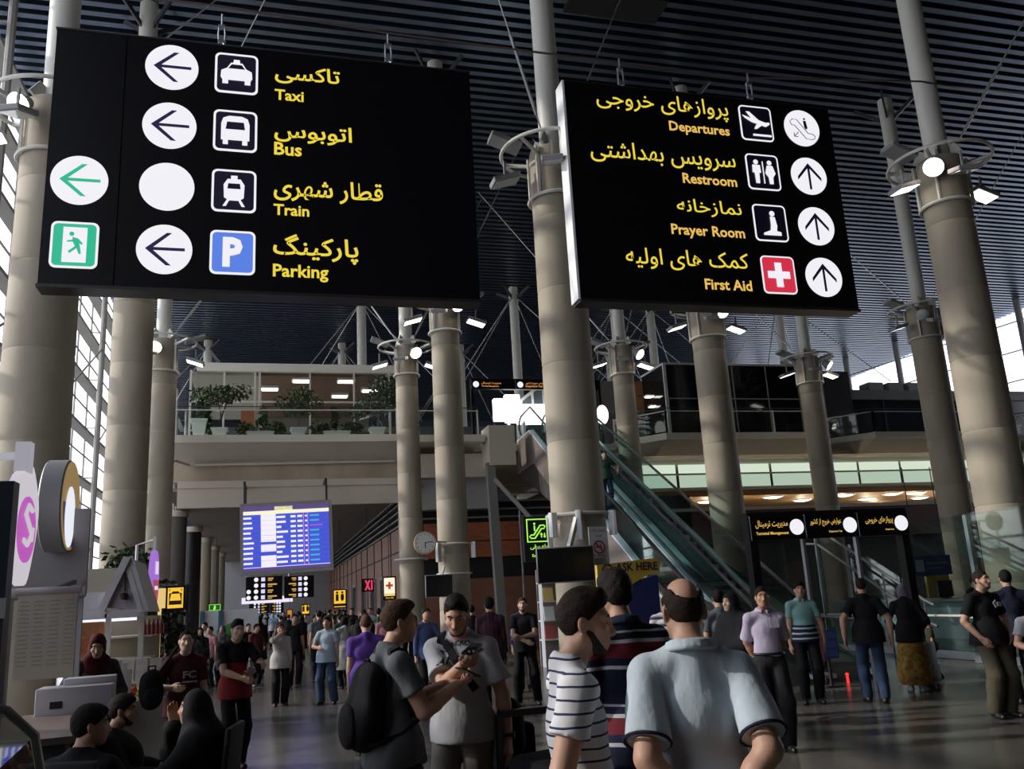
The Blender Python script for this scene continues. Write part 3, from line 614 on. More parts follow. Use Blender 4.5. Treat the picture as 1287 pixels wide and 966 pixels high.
shapes('prayer_symbol',[circ(.05,.19,.055),[(0,.13),(.1,.12),(.13,-.06),(.11,-.16),(.2,-.18),(.2,-.25),(-.17,-.25),(-.17,-.21),(-.02,-.15),(.0,-.04)]],9.0,rows[2],-.001,LUM,f)
f = pict_frame(S2,9.03,rows[3],-.001,.7,.74,.028,fill=RED)
shapes('cross_symbol',[[(-.07,-.24),(.07,-.24),(.07,-.07),(.23,-.07),(.23,.07),(.07,.07),(.07,.24),(-.07,.24),(-.07,.07),(-.23,.07),(-.23,-.07),(-.07,-.07)]],9.03,rows[3],-.001,LUM,f)
for fa,x0,x1,z0,z1 in (('پروازهای خروجی',5.7,8.4,3.68,4.13),('سرویس بهداشتی',5.5,8.42,2.62,3.06),('نمازخانه',7.1,8.42,1.68,2.02),('کمک های اولیه',6.0,8.43,.6,1.0)):
    lettering(fa,x0,x1,z0,YEL,S2,y=-.006,z1=z1,fa=True,bold=.006,name='persian_lettering')
for en,x0,x1,zb in (('Departures',7.12,8.38,3.40),('Restroom',7.28,8.4,2.34),('Prayer Room',6.94,8.43,1.305),('First Aid',7.49,8.44,.27)):
    lettering(en,x0,x1,zb,AMB,S2,y=-.006,bold=.023,name='english_lettering')
hanger(S2,6.31,H2+.03,.17); hanger(S2,9.05,H2+.03,.17)
# the cable the signs hang from, tied round the steel posts
cz = [(-3.6,11.66),(-.9,11.68),(1.95,11.54),(4.9,11.5),(6.31,11.5),(9.05,11.48),(13.2,11.72),(17.5,12.0)]
tag(MB().tube([(x,SY+.16,z) for x,z in cz[:6]]+[(13.1,13.34,11.72),(13.7,13.4,11.74),(17.6,13.6,12.0)],.02,6).build('suspension_cable', mat('cable_dark',(.16,.13,.12),.5,.5)), 'dark steel cable strung between the roof posts, holding both black signs', 'cable')

# ---------------------------------------------------------------- flight information board
r = empty('flight_board', (.52,29.0,3.92), 0, 'blue lit flight information board hanging under the planted mezzanine', 'display board', rot=(0,math.radians(-1.4),0))
W,Hh = 2.86,2.26
MB().box2((-W/2,0,-Hh/2),(W/2,.25,Hh/2)).build('casing', mat('board_casing',(.32,.30,.29),.5), r, smooth=0)
scr = MB().box2((-W/2+.1,-.012,-Hh/2+.12),(W/2-.1,0,Hh/2-.1)).build('screen', emis('screen_blue',(.055,.085,.62),1.0), r, smooth=0)
sx0,sx1,sz0,sz1 = -W/2+.1,W/2-.1,-Hh/2+.12,Hh/2-.1
SW,SH = sx1-sx0,sz1-sz0
def srect(u0,u1,v0,v1,name,m,yy=-.016): return MB().box2((sx0+u0*SW,yy,sz1-v0*SH),(sx0+u1*SW,yy+.003,sz1-v1*SH)).build(name,m,scr,smooth=0)
srect(0,1,0,.075,'header_band',emis('scr_purple',(.10,.06,.2),1)); srect(0,1,.955,1,'footer_band',emis('scr_purple',(.10,.06,.2),1)); srect(0,1,.94,.948,'footer_line',emis('scr_white',(.9,.85,.95),1))
srect(0,1,.08,.135,'yellow_band',emis('scr_cream',(.95,.92,.62),1)); srect(.36,.57,.02,.08,'title_block',emis('scr_cream',(.95,.92,.62),1))
srect(.2,.375,.13,.56,'white_block',emis('scr_white',(.9,.85,.95),1)); srect(.2,.375,.60,.71,'white_block',emis('scr_white',(.9,.85,.95),1)); srect(.2,.375,.77,.94,'white_block',emis('scr_white',(.9,.85,.95),1))
random.seed(3); b4 = MB()
def rb(b,u0,u1,v0,v1): b.box2((sx0+u0*SW,-.016,sz1-v0*SH),(sx0+u1*SW,-.013,sz1-v1*SH))
for i in range(10):
    v = .17+i*.077; b1 = MB()
    rb(b1,.0,.085+.035*random.random(),v,v+.03); rb(b1,.38,.43+.1*random.random(),v,v+.033)
    for k in range(2): rb(b1,.545+k*.08,.605+k*.08,v,v+.033)
    rb(b1,.715,.74,v+.003,v+.03); b1.build('flight_row',emis('scr_white',(.9,.85,.95),1),scr,smooth=0)
    b2 = MB(); rb(b2,.77,.88 if i != 2 else .92,v+.003,v+.027); b2.build('flight_status',emis('scr_cyan',(.05,.45,.75),1) if i != 2 else emis('scr_violet',(.35,.1,.75),1),scr,smooth=0)
    rb(b4,0,1,v-.02,v-.016)
b4.build('row_lines',emis('scr_line',(.10,.14,.72),1),scr,smooth=0)
b = MB(); rb(b,.695,.7,.13,.94); rb(b,.745,.75,.13,.94); b.build('column_lines',emis('scr_pink',(.8,.35,.85),1),scr,smooth=0)
lettering('ARRIVALS',sx0+.385*SW,sx0+.55*SW,sz1-.075*SH,emis('scr_gold',(.75,.6,.2),1),scr,y=-.019,z1=sz1-.025*SH,name='board_title')
for x in (-1.28,1.28): MB().box2((x-.035,.1,Hh/2),(x+.035,.17,Hh/2+.72)).box2((x-.035,.1,Hh/2+.66),(x+.035,1.45,Hh/2+.72)).build('hanger_pole', DSTEEL, r, smooth=0)

# ---------------------------------------------------------------- small lit signs of the corridor
def small_sign(name, x, y, z, w, h, face, m2, label, cat='sign', draw=None, group=None, rod=True, border=None, t=.12):
    r = empty(name,(x,y,z),0,label,cat,group)
    MB().box2((-w/2,0,-h/2),(w/2,t,h/2)).build('casing', SIGNB, r, smooth=0)
    if border: 
        f = MB()
        for a,b_ in (((-w/2+.03,-h/2+.03),(w/2-.03,-h/2+.05)),((-w/2+.03,h/2-.05),(w/2-.03,h/2-.03)),((-w/2+.03,-h/2+.03),(-w/2+.05,h/2-.03)),((w/2-.05,-h/2+.03),(w/2-.03,h/2-.03))): f.box2((a[0],-.01,a[1]),(b_[0],0,b_[1]))
        f.build('lit_border', border, r, smooth=0)
    p = MB().box2((-w/2+.05,-.006,-h/2+.05),(w/2-.05,0,h/2-.05)).build('lit_face', face, r, smooth=0)
    if draw: draw(r)
    if y > 30: MB().tube([(0,t/2,h/2),(0,t/2,5.64-z)],.015,6).build('hanging_rod', DSTEEL, r)
    else: MB().tube([(w/2+.02,t+.02,h/2),(w/2+.02,t+.02,-z)],.018,6).bar((-w/2,t+.01,0),(w/2+.02,t+.01,0),.02,.03).build('pole', DSTEEL, r)
    return r
YG = emis('sign_yellow_glow',(.95,.55,.04),1.0); KB = mat('sign_symbol_black',(.02,.015,.005),.5)
def d_wc(r): shapes('restroom_symbol',[circ(-.13,.22,.06),[(-.2,.14),(-.06,.14),(-.06,-.2),(-.2,-.2)],circ(.13,.22,.06),[(.06,.14),(.2,.14),(.22,-.08),(.17,-.2),(.09,-.2),(.04,-.08)]],0,.08,0,KB,r,s=.9,off=.008); MB().box2((-.26,-.012,-.34),(.26,-.008,-.22)).build('caption_band',KB,r,smooth=0)
p = at(427,752,42); small_sign('restroom_sign',p.x,p.y,p.z,.62,.85,YG,None,'glowing yellow restroom sign hanging nearest along the corridor wall','sign',d_wc)
p = at(384,766,55); small_sign('restroom_sign',p.x,p.y,p.z,.5,.65,YG,None,'smaller yellow restroom sign hanging farther down the corridor','sign',d_wc)
p = at(364,771,66); small_sign('restroom_sign',p.x,p.y,p.z,.4,.6,emis('sign_orange_dim',(.8,.3,.04),.7),None,'tiny orange sign hanging farthest down the corridor','sign',None)
def d_aid(r):
    shapes('cross_symbol',[[(-.04,-.13),(.04,-.13),(.04,-.04),(.13,-.04),(.13,.04),(.04,.04),(.04,.13),(-.04,.13),(-.04,.04),(-.13,.04),(-.13,-.04),(-.04,-.04)]],0,.1,0,emis('cross_red',(.55,.05,.02),.8),r,off=.008)
    MB().box2((-.2,-.011,-.25),(.2,-.008,-.19)).build('caption_band',YG,r,smooth=0); MB().box2((-.22,-.012,-.42),(.22,-.008,-.27)).build('caption_base',KB,r,smooth=0); lettering('First Aid',-.14,.14,-.37,YG,r,y=-.014)
p = at(489.5,739,33.2); small_sign('first_aid_sign',p.x,p.y,p.z,.5,.86,emis('sign_cream',(1,.9,.68),1.0),None,'white lit sign with a red cross beside the column under the mezzanine','sign',d_aid,rod=False)
p = at(462,735,37); 
def d_red(r): shapes('red_tubes',[[(-.12,-.2),(-.05,-.2),(.12,.2),(.05,.2)],[(-.12,.2),(-.05,.2),(.12,-.2),(.05,-.2)],[(.14,-.2),(.2,-.2),(.2,.2),(.14,.2)]],0,0,0,emis('red_neon',(.8,.05,.15),1),r,off=.008)
small_sign('red_sign',p.x,p.y,p.z,.5,.52,KB,None,'small dark sign with red glowing strokes left of the red cross sign','sign',d_red,rod=False)
def d_ph(r):
    shapes('telephone_symbol',[[(-.16,-.14),(-.12,.06),(.12,.06),(.16,-.14)],[(-.2,.08),(-.14,.2),(.14,.2),(.2,.08),(.12,.08),(.08,.13),(-.08,.13),(-.12,.08)]],0,.03,0,YG,r,s=.5,off=.008); MB().box2((-.1,-.012,-.13),(.1,-.008,-.10)).build('caption_band',YG,r,smooth=0)
p = at(220.5,751,14.4); small_sign('telephone_sign',p.x,p.y,p.z,.28,.36,KB,None,'yellow bordered sign with a glowing telephone hanging above the left plants','sign',d_ph,border=YG)
p = at(270,763,38); small_sign('exit_sign',p.x,p.y,p.z,.5,.3,emis('exit_dark',(.02,.12,.02),.6),None,'small green exit sign above the white partition','sign',lambda r: shapes('exit_figure',[circ(0,.06,.03),[(-.04,.03),(.05,.03),(.02,-.09),(-.06,-.09)]],0,0,0,emis('exit_green',(.3,.95,.1),1),r,off=.008),border=emis('exit_green',(.3,.95,.1),1))
# two pairs of far direction signs over the corridor
def far_sign(x,y,z,w,h,label,mirror=False):
    r = empty('direction_sign',(x,y,z),0,label,'sign','far direction signs over the corridor')
    MB().box2((-w/2,0,-h/2),(w/2,.3,h/2)).build('housing', SIGNB, r, smooth=0)
    s = -1 if mirror else 1
    for i in range(4):
        zz = h/2-(i+.5)*h/4
        disc(r,s*(-w*.22),zz,h*.09,-.001); MB().box2((s*(-.03*w)-h*.08,-.01,zz-h*.08),(s*(-.03*w)+h*.08,0,zz+h*.08)).build('pictogram', emis('far_picto',(.7,.68,.95),1), r, smooth=0)
        MB().box2((s*.1*w,-.01,zz),(s*(.25+.1*(i%2))*w,0,zz+h*.06)).box2((s*.1*w,-.01,zz-h*.07),(s*.22*w,0,zz-h*.03)).build('lettering_line', emis('far_text',(.85,.5,.1),.7), r, smooth=0)
        if not mirror and i > 1: disc(r,-w*.42,zz,h*.09,-.001)
    MB().tube([(-w*.3,.15,h/2),(-w*.3,.15,5.64-z)],.02,6).tube([(w*.3,.15,h/2),(w*.3,.15,5.64-z)],.02,6).build('hanging_rod', DSTEEL, r)
    return r
p = at(332,739,54); far_sign(p.x,p.y,p.z,2.05,1.35,'black direction sign with white discs under the left half of the flight board')
p = at(376,737,54); far_sign(p.x,p.y,p.z,1.7,1.25,'black direction sign with white discs under the right half of the flight board',True)
p = at(326,764,70); far_sign(p.x,p.y,p.z,1.5,.8,'tiny glowing direction sign farthest away over the corridor, left one')
p = at(348,763,70); far_sign(p.x,p.y,p.z,1.0,.8,'tiny glowing direction sign farthest away over the corridor, right one',True)
p = at(332,775,74.38); tag(MB().box2((p.x-1.5,p.y,p.z-.8),(p.x+1.5,p.y+.1,p.z+.1)).build('poster', emis('teal_poster',(.12,.4,.55),.7), smooth=0),'teal lit poster at the far end of the corridor','poster')
p = at(336,753,68); tag(MB().box2((p.x-1.8,p.y,p.z-.25),(p.x+1.8,p.y+.1,p.z+.2)).tube([(p.x-1.5,p.y+.05,p.z),(p.x-1.5,p.y+.05,5.64)],.02,6).tube([(p.x+1.5,p.y+.05,p.z),(p.x+1.5,p.y+.05,5.64)],.02,6).build('light_strip', emis('white_strip',(.85,.8,.98),1.0), smooth=0),'bright white strip lamp at the far end of the corridor','lamp')
# ---------------------------------------------------------------- escalators
EAZ = math.radians(3.9); SL = .505; ETOP = EZ/SL
def escalator(cx, label, base_y=15.1, clad=None):
    r = empty('escalator',(cx,base_y,0),-EAZ,label,'escalator','escalators to the upper level')
    CLAD = clad or mat('truss_cladding',(.20,.165,.15),.45,.1)
    S = lambda u: (lambda s,z,w: (u+w,s,z))
    line = lambda s: max(0,min(EZ,SL*s))
    for sd in (-1,1):
        u = sd*.455
        pl = [(-1.7,0),(-1.7,.06),(0,.08),(ETOP,EZ+.08),(ETOP+2.2,EZ+.08),(ETOP+2.2,EZ-1.15),(ETOP+.1,EZ-1.15),(ETOP-.5,EZ-1.15),(2.05,0)]
        MB().prism(pl,0,sd*.03,S(u+sd*.07)).build('side_cladding', CLAD, r, smooth=0)
        dk = [(-1.7,.06),(0,.08),(ETOP,EZ+.08),(ETOP+2.2,EZ+.08),(ETOP+2.2,EZ+.15),(ETOP,EZ+.15),(0,.15),(-1.7,.13)]
        MB().prism(dk,-.085,.085,S(u)).build('deck_strip', mat('escalator_deck',(.50,.57,.64),.4,.2), r, smooth=0)
        sk = [(-1.0,0),(0,.02),(ETOP,EZ+.02),(ETOP+1.5,EZ+.02),(ETOP+1.5,EZ+.1),(ETOP,EZ+.1),(0,.1),(-1.0,.08)]
        MB().prism(sk,-.01,.01,S(u-sd*.075)).build('skirt', BLACK, r, smooth=0)
        gl = [(-1.3,.12),(0,.14),(ETOP,EZ+.14),(ETOP+1.7,EZ+.14),(ETOP+1.9,EZ+.6),(ETOP+1.7,EZ+.93),(ETOP,EZ+.95),(0,.95),(-1.3,.9),(-1.6,.6)]
        MB().prism(gl,-.006,.006,S(u)).build('glass_panel', GLG, r, smooth=0)
        hp = [(-1.2,.15),(-1.55,.25),(-1.72,.55),(-1.62,.82),(-1.3,.96),(0,1.0),(ETOP,EZ+1.0),(ETOP+1.6,EZ+.98),(ETOP+1.95,EZ+.82),(ETOP+2.0,EZ+.55),(ETOP+1.8,EZ+.33)]
        MB().tube([(u,s,z) for s,z in hp],.036,8).build('handrail', mat('rubber_black',(.012,.012,.014),.35), r)
        MB().bar((u-sd*.05,.3,.19+.15),(u-sd*.05,ETOP,EZ+.19),.02,.03).build('light_trim', mat('teal_trim',(.25,.42,.48),.35,.3), r, smooth=0)
    me = None; run = .40; n = int(ETOP/run)
    for k in range(n):
        s = .1+k*run; z = SL*s+.0
        if me is None:
            b = MB(); b.box2((-.37,0,-.14),(.37,run+.02,.0)); b.box2((-.37,0,-.30),(.37,.02,0))
            for q in range(12): b.box2((-.36+q*.06,-.006,-.24),(-.335+q*.06,.005,-.01))
            o = b.build('step', mat('step_grey',(.42,.43,.44),.5,.1), r, smooth=0); me = o
        else:
            o = me.copy(); COL.objects.link(o); o.parent = r
        o.location = (0,s,z+SL*run*.5)
    MB().box2((-.37,-1.2,-.02),(.37,.15,.02)).box2((-.37,ETOP-.2,EZ-.05),(.37,ETOP+2.2,EZ+.01)).build('landing_plate', INOX, r, smooth=0)
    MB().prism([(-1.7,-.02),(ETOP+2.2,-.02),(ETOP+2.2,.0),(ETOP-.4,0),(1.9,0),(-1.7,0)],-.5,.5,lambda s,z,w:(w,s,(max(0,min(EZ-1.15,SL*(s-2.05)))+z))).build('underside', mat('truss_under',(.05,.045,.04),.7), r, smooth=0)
    return r
escalator(8.52,'left escalator, its brown side panel facing the corridor and a man riding it')
escalator(9.68,'second escalator from the left, just right of the riding man')
r = empty('reflected_lines',(0,0,0),0,'slanting tubes put in for the reflected lines behind the glass of the three panel gate','railing')  # added tubes in place of the escalator lines mirrored in the glass
for dz in (0,.42): MB().tube([(12.95,15.3,1.05-dz),(12.98,15.6,1.15-dz),(13.1,19.2,2.95-dz),(13.1,19.8,3.0-dz)],.03,8).build('rail', mat('reflected_line_grey',(.16,.165,.17),.45,.4), r)
for k in range(4): y_ = 15.6+k*1.2; MB().tube([(12.97+.03*k,y_,0),(12.97+.03*k,y_,1.15+k*.6)],.022,6).build('post', mat('reflected_line_grey',(.16,.165,.17),.45,.4), r)
# steel props that carry the upper end of the escalators
tag(MB().bar((7.62,29.6,0),(7.45,29.6,6.3),.3,.3).build('steel_prop', mat('prop_paint',(.22,.22,.21),.6), smooth=0),'grey steel prop under the upper end of the left escalator','prop')
tag(MB().bar((7.55,29.4,5.7),(9.3,28.2,3.2),.14,.14).build('steel_brace', mat('prop_paint',(.22,.22,.21),.6), smooth=0),'thin slanting steel brace beside the steel prop','brace')
BX0 = at(614,550,29.4).x
tag(MB().box2((BX0,29.35,EZ-1.15),(BX0+.95,30.45,EZ+.27)).build('landing_box', mat('landing_cream',(.58,.54,.44),.6), smooth=0),'cream box at the upper end of the left escalator','box')
# white stair, and glowing panels put in for the blown out escalator head
LB = emis('bright_white_glow',(1,1,.95),3.0)
r = empty('blowout_glow_panels',(0,0,0),0,'brilliant white glowing panels put in for the blown out area at the head of the escalators','glow panels')
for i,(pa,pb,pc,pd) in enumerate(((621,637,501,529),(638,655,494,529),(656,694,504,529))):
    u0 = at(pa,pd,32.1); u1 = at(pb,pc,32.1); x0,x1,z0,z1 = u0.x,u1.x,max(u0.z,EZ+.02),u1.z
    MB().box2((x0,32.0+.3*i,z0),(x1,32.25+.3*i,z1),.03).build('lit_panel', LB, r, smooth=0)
MB().box2((8.0,33.3,EZ-.05),(11.6,33.5,EZ+.3)).box2((8.0,32.25,EZ-.05),(11.6,33.4,EZ+.06)).box2((9.0,32.5,EZ),(9.1,32.7,8.9)).box2((9.6,32.5,EZ),(9.7,32.7,8.6)).build('glow_panel_frame', WHITE, r, smooth=0)
r = empty('upper_stair_rail',(0,0,0),0,'white framed stair railing rising behind the middle column at the escalator head','railing')
a = at(655,503,33); b_ = at(722,450,33)
MB().bar(a,b_,.12,.12).build('top_rail', mat('white_gloss',(.9,.9,.88),.4), r, smooth=0)
mm = MB()
for k in range(6): q = a+(b_-a)*k/5; mm.bar(q,q+Vector((0,0,-1.3)),.08,.08)
mm.build('post', mat('white_gloss',(.9,.9,.88),.4), r, smooth=0)
MB().quad(a+Vector((0,.05,-.1)),b_+Vector((0,.05,-.1)),b_+Vector((0,.05,-1.2)),a+Vector((0,.05,-1.2))).build('infill', mat('rail_infill',(.12,.16,.18),.3), r, smooth=0)
p = at(757,521,29.3); tag(MB().sph(p,(.22,.22,.36),16,12).build('globe_lamp', LB),'white oval lamp right of the middle column at the escalator head','lamp')

# ---------------------------------------------------------------- three panel gates
def gate(x, y, z0, w, h, label, bays, texts=True, right=True, ph=.36, post=.13, glassp=True):
    r = empty('panel_gate',(x,y,z0),0,label,'gate','black gates with three lit headers')
    MB().box2((0,0,0),(post,.16,h)).build('post', mat('gate_black',(.010,.0095,.010),.5,spec=.15), r, smooth=0); MB().box2((w-post,0,0),(w,.16,h)).build('post', mat('gate_black',(.010,.0095,.010),.5,spec=.15), r, smooth=0)
    MB().box2((0,0,h),(w,.16,h+.06)).build('header_beam', mat('gate_black',(.010,.0095,.010),.5,spec=.15), r, smooth=0)
    bw = w/bays
    for i in range(bays):
        x0 = i*bw; x1 = x0+bw
        p = MB().box2((x0+.01,-.03,h-ph),(x1-.01,.14,h-.005)).build('header_sign', SIGNB, r, smooth=0)
        MB().box2((x0+.012,-.034,h-ph),(x0+.02,.14,h)).build('edge_strip', STEEL, p, smooth=0)
        dx = x1-.14 if right else x0+.2
        q = disc(p,dx,h-ph*.5,ph*.33,-.032)
        fa,en = (('مدیریت ترمینال','Terminal Management'),('عوارض خروج از کشور','Departure Tax'),('پروازهای خروجی','Departures'))[i%3]
        if right: 
            lettering(fa,x0+.1+.05*(i==2),x1-.29,h-ph*.52,AMB,p,y=-.036,z1=h-ph*.18,fa=True,bold=.004,name='persian_lettering'); lettering(en,x0+(.1,.42,.5)[i],x1-.29,h-ph*.78,AMB,p,y=-.036,bold=.02,name='english_lettering')
        else:
            lettering(fa,x0+.42,x0+1.2,h-ph*.5,emis('gate_orange',(.95,.38,.1),.9),p,y=-.036,z1=h-ph*.22,fa=True,bold=.01,name='persian_lettering'); lettering(en,x0+.42,x0+1.1,h-ph*.76,emis('gate_orange',(.95,.38,.1),.9),p,y=-.036,bold=.02,name='english_lettering')
        if i and glassp: MB().box2((x0-.025,.03,0),(x0+.025,.1,h-ph)).build('mullion', mat('gate_mullion',(.22,.23,.24),.35,.5), r, smooth=0)
    return r
gate(6.97,11.9,0,2.84,2.66,'black gate with three lit header signs in front of the right hand escalators',3)
gate(7.35,31.6,EZ,5.3,2.5,'far black gate with lit headers on the upper level left of the middle column',3,right=False,ph=.36,post=.1,glassp=False)
# ---------------------------------------------------------------- plants
def leaf_mesh(name, blobs, n, size, m, parent, seed=0, droop=.3, loc=(0,0,0), long=2.2):
    rnd = random.Random(seed); V=[]; F=[]
    for (c,r,frac) in blobs:
        for _ in range(int(n*frac)):
            while True:
                d = Vector((rnd.uniform(-1,1),rnd.uniform(-1,1),rnd.uniform(-1,1)))
                if d.length < 1: break
            p = Vector(c)+Vector((d.x*r[0],d.y*r[1],d.z*r[2]))
            a = Vector((rnd.uniform(-1,1),rnd.uniform(-1,1),rnd.uniform(-1,.6)-droop)).normalized(); b = a.orthogonal().normalized(); b.rotate(Matrix.Rotation(rnd.uniform(0,6.3),3,a))
            s = size*rnd.uniform(.6,1.3); nn = a.cross(b)
            i = len(V); V += [p, p+a*s*long*.5+b*s*.5+nn*s*.1, p+a*s*long, p+a*s*long*.5-b*s*.5+nn*s*.1]; F.append((i,i+1,i+2,i+3))
    me = bpy.data.meshes.new(name); me.from_pydata([tuple(v) for v in V],[],F); return link_mesh(name, me, m, parent, loc, 0)
LEAF = mat('leaf_green',(.045,.075,.022),.6,var=.35,vscale=9); LEAF2 = mat('leaf_grey_green',(.06,.085,.05),.6,var=.3,vscale=9); BARK = mat('bark',(.09,.06,.04),.85); SOIL = mat('soil',(.03,.022,.016),.95)
POT = mat('white_pot',(.62,.66,.63),.45)
def pot(parent, w0, w1, h, d0=None, d1=None):
    d0 = d0 or w0; d1 = d1 or w1; b = MB(); P = lambda w,d,z:[(-w/2,-d/2,z),(w/2,-d/2,z),(w/2,d/2,z),(-w/2,d/2,z)]
    rings = [P(w0,d0,0),P(w1,d1,h*.88),P(w1+.06,d1+.06,h*.88),P(w1+.06,d1+.06,h),P(w1-.02,d1-.02,h),P(w1-.04,d1-.04,h-.06)]
    vs = [[b.bm.verts.new(q) for q in r] for r in rings]
    for A,B in zip(vs,vs[1:]):
        for k in range(4): b.bm.faces.new((A[k],A[(k+1)%4],B[(k+1)%4],B[k]))
    b.bm.faces.new(vs[0]); b.build('pot', POT, parent, smooth=0)
    MB().box((0,0,h-.05),(w1-.04,d1-.04,.03)).build('soil', SOIL, parent, smooth=0)
def potted(name, x, y, z, label, blobs, n, leaf, trunk, ps, m=LEAF, seed=0, group=None):
    r = empty(name,(x,y,z),0,label,'plant',group); pot(r,*ps)
    for t in trunk: MB().tube(t,[.035]+[.022]*(len(t)-1),6).build('stem', BARK, r)
    leaf_mesh('foliage',blobs,n,leaf,m,r,seed); return r
PY = 30.6
g_ = 'plants along the mezzanine edge'
def px_x(px): return at(px,540,PY).x
potted('potted_tree',px_x(276),PY,EZ,'leafy tree in the white pot nearest the left end of the mezzanine',[((-.25,0,1.6),(.8,.5,.36),.6),((.5,0,1.75),(.55,.4,.28),.25),((-.55,.1,1.0),(.25,.3,.4),.25)],900,.075,[[(0,0,.3),(.03,0,.9),(-.1,0,1.5)],[(.02,0,.7),(.25,0,1.5)]],(.34,.5,.42),LEAF,1,g_)
potted('potted_tree',px_x(375),PY,EZ,'smaller leafy tree in the middle white pot on the mezzanine',[((0,0,1.3),(.9,.5,.42),.8),((.1,0,1.75),(.45,.3,.25),.2)],850,.065,[[(0,0,.3),(-.02,0,.9),(.1,0,1.4)],[(0,0,.8),(-.3,0,1.2)]],(.34,.5,.42),LEAF,2,g_)
potted('potted_tree',px_x(474),PY,EZ,'bushy tree in the white pot nearest the right end of the mezzanine',[((.0,0,1.3),(.8,.55,.38),.4),((.25,0,1.9),(.52,.45,.52),.45),((-.7,0,1.0),(.35,.3,.25),.15)],1300,.07,[[(0,0,.3),(.05,0,1.0),(.15,0,1.7)],[(0,0,.8),(-.45,0,1.2)]],(.34,.5,.42),LEAF2,3,g_)
potted('planter',px_x(327),PY,EZ,'long white planter of ferns between the left and middle potted trees',[((-.5,0,.45),(.35,.3,.2),.35),((.55,0,.48),(.35,.3,.22),.35),((.1,.1,.85),(.12,.12,.45),.3)],650,.07,[[(.1,.1,.2),(.1,.1,1.2)]],(.8,.9,.3,.35,.4),LEAF,4,g_)
potted('planter',px_x(423),PY,EZ,'long white planter of ferns between the middle and right potted trees',[((-.55,0,.45),(.35,.3,.2),.35),((.55,0,.48),(.35,.3,.22),.35),((-.05,.1,.9),(.16,.12,.45),.3)],650,.07,[[(0,.1,.2),(0,.1,1.2)]],(.8,.9,.3,.35,.4),LEAF,5,g_)
potted('potted_tree',px_x(250),PY+.1,EZ,'tall grey pot leaning with a drooping plant at the left end of the mezzanine',[((.1,0,.95),(.3,.25,.35),.7),((.35,0,.5),(.2,.2,.3),.3)],350,.07,[[(0,0,.5),(.1,0,1.0)]],(.3,.5,.75),LEAF,6,g_)

# ---------------------------------------------------------------- column fittings
def collar(x,y,z,r,label,bars,tilt=0):
    g = empty('column_collar',(x,y,z),0,label,'collar')
    MB().tube([((r)*math.cos(2*PI*k/36),(r)*math.sin(2*PI*k/36),0) for k in range(36)],.03,6,closed=True).build('ring', STEEL, g)
    for az,h,w in bars:
        a = math.radians(az); MB().box((math.cos(a)*(r+.06),math.sin(a)*(r+.06),-h/2+.04),(w,w*.7,h),(0,0,a),.01).build('white_box', mat('box_white',(.72,.73,.74),.45), g)
    return g
collar(5.22,14.56,3.0,.56,'white ring with pale speaker boxes round the middle column above the television',[(205,.42,.13),(250,.5,.14),(318,.42,.12)])
MB().box((-.62,-.2,-.3),(.06,.05,.5)).build('lamp_arm', STEEL, [o for o in bpy.data.objects if o.name.startswith('column_collar')][0])
collar(4.70,23.1,3.12,.5,'white ring with two slanting boxes on the column right of the clock',[(215,.5,.14),(330,.42,.12)])
tag(MB().tube([(4.70+.45*math.cos(2*PI*k/36),23.1+.45*math.sin(2*PI*k/36),2.35) for k in range(36)],.03,6,closed=True).build('column_band', STEEL),'thin white band round the clock column below the white ring','band')
tag(MB().tube([(4.32+.52*math.cos(2*PI*k/36),27.9+.52*math.sin(2*PI*k/36),3.0) for k in range(36)],.035,6,closed=True).build('column_band', STEEL),'thin white band round the column left of the clock','band')
# clock
c = at(534,682,22.5); r = empty('clock',c,0,'round white wall clock on an arm fixed to the column under the mezzanine','clock')
MB().lathe([(.25,-.06),(.29,-.05),(.29,.05),(.265,.06),(.255,.04)],(0,0,0),36,'y').build('case', mat('clock_case',(.62,.50,.36),.35,.3), r)
MB().lathe([(.256,0),(.256,.008)],(0,-.04,0),36,'y').build('dial', mat('clock_dial',(.78,.78,.74),.5), r)
b = MB()
for k in range(12):
    a = k*PI/6; b.box((math.sin(a)*.215,-.05,math.cos(a)*.215),(.012,.004,.045),(0,a,0))
b.build('hour_marks', KB, r, smooth=0)
MB().box((0,-.054,-.065),(.022,.004,.15)).build('hour_hand', KB, r, smooth=0); MB().box((.09,-.057,.014),(.2,.004,.016),(0,-.12,0)).build('minute_hand', KB, r, smooth=0)
MB().tube([(.28,0,.02),(.62,.3,.02)],.025,8).build('arm', mat('clock_case',(.62,.50,.36),.35,.3), r)
# televisions
def tv(cx,cy,cz,w,h,rz,rx,label,pole):
    r = empty('television',(cx,cy,cz),0,label,'television',rot=(rx,0,rz))
    MB().box((0,0,0),(w,.07,h),None,.008).build('bezel', mat('tv_silver',(.35,.36,.37),.35,.5), r, smooth=30); MB().box((0,-.037,0),(w-.04,.006,h-.04)).build('screen', mat('tv_screen',(.008,.008,.009),.18), r, smooth=0)
    MB().box((0,.07,0),(.3,.08,.2)).bar((0,.1,0),(pole[0],pole[1],pole[2]),.07,.07).build('mount', STEEL, r, smooth=0)
    return r
c = at(711,709,13.75); tv(c.x,c.y,c.z,.95,.58,math.radians(-16),math.radians(4),'black television mounted in front of the middle column',(.25,.35,.75))
c = at(552,736,22.2); tv(c.x,c.y,c.z,.70,.56,math.radians(-4),0,'black television mounted beside the clock column',(.2,.55,.5))
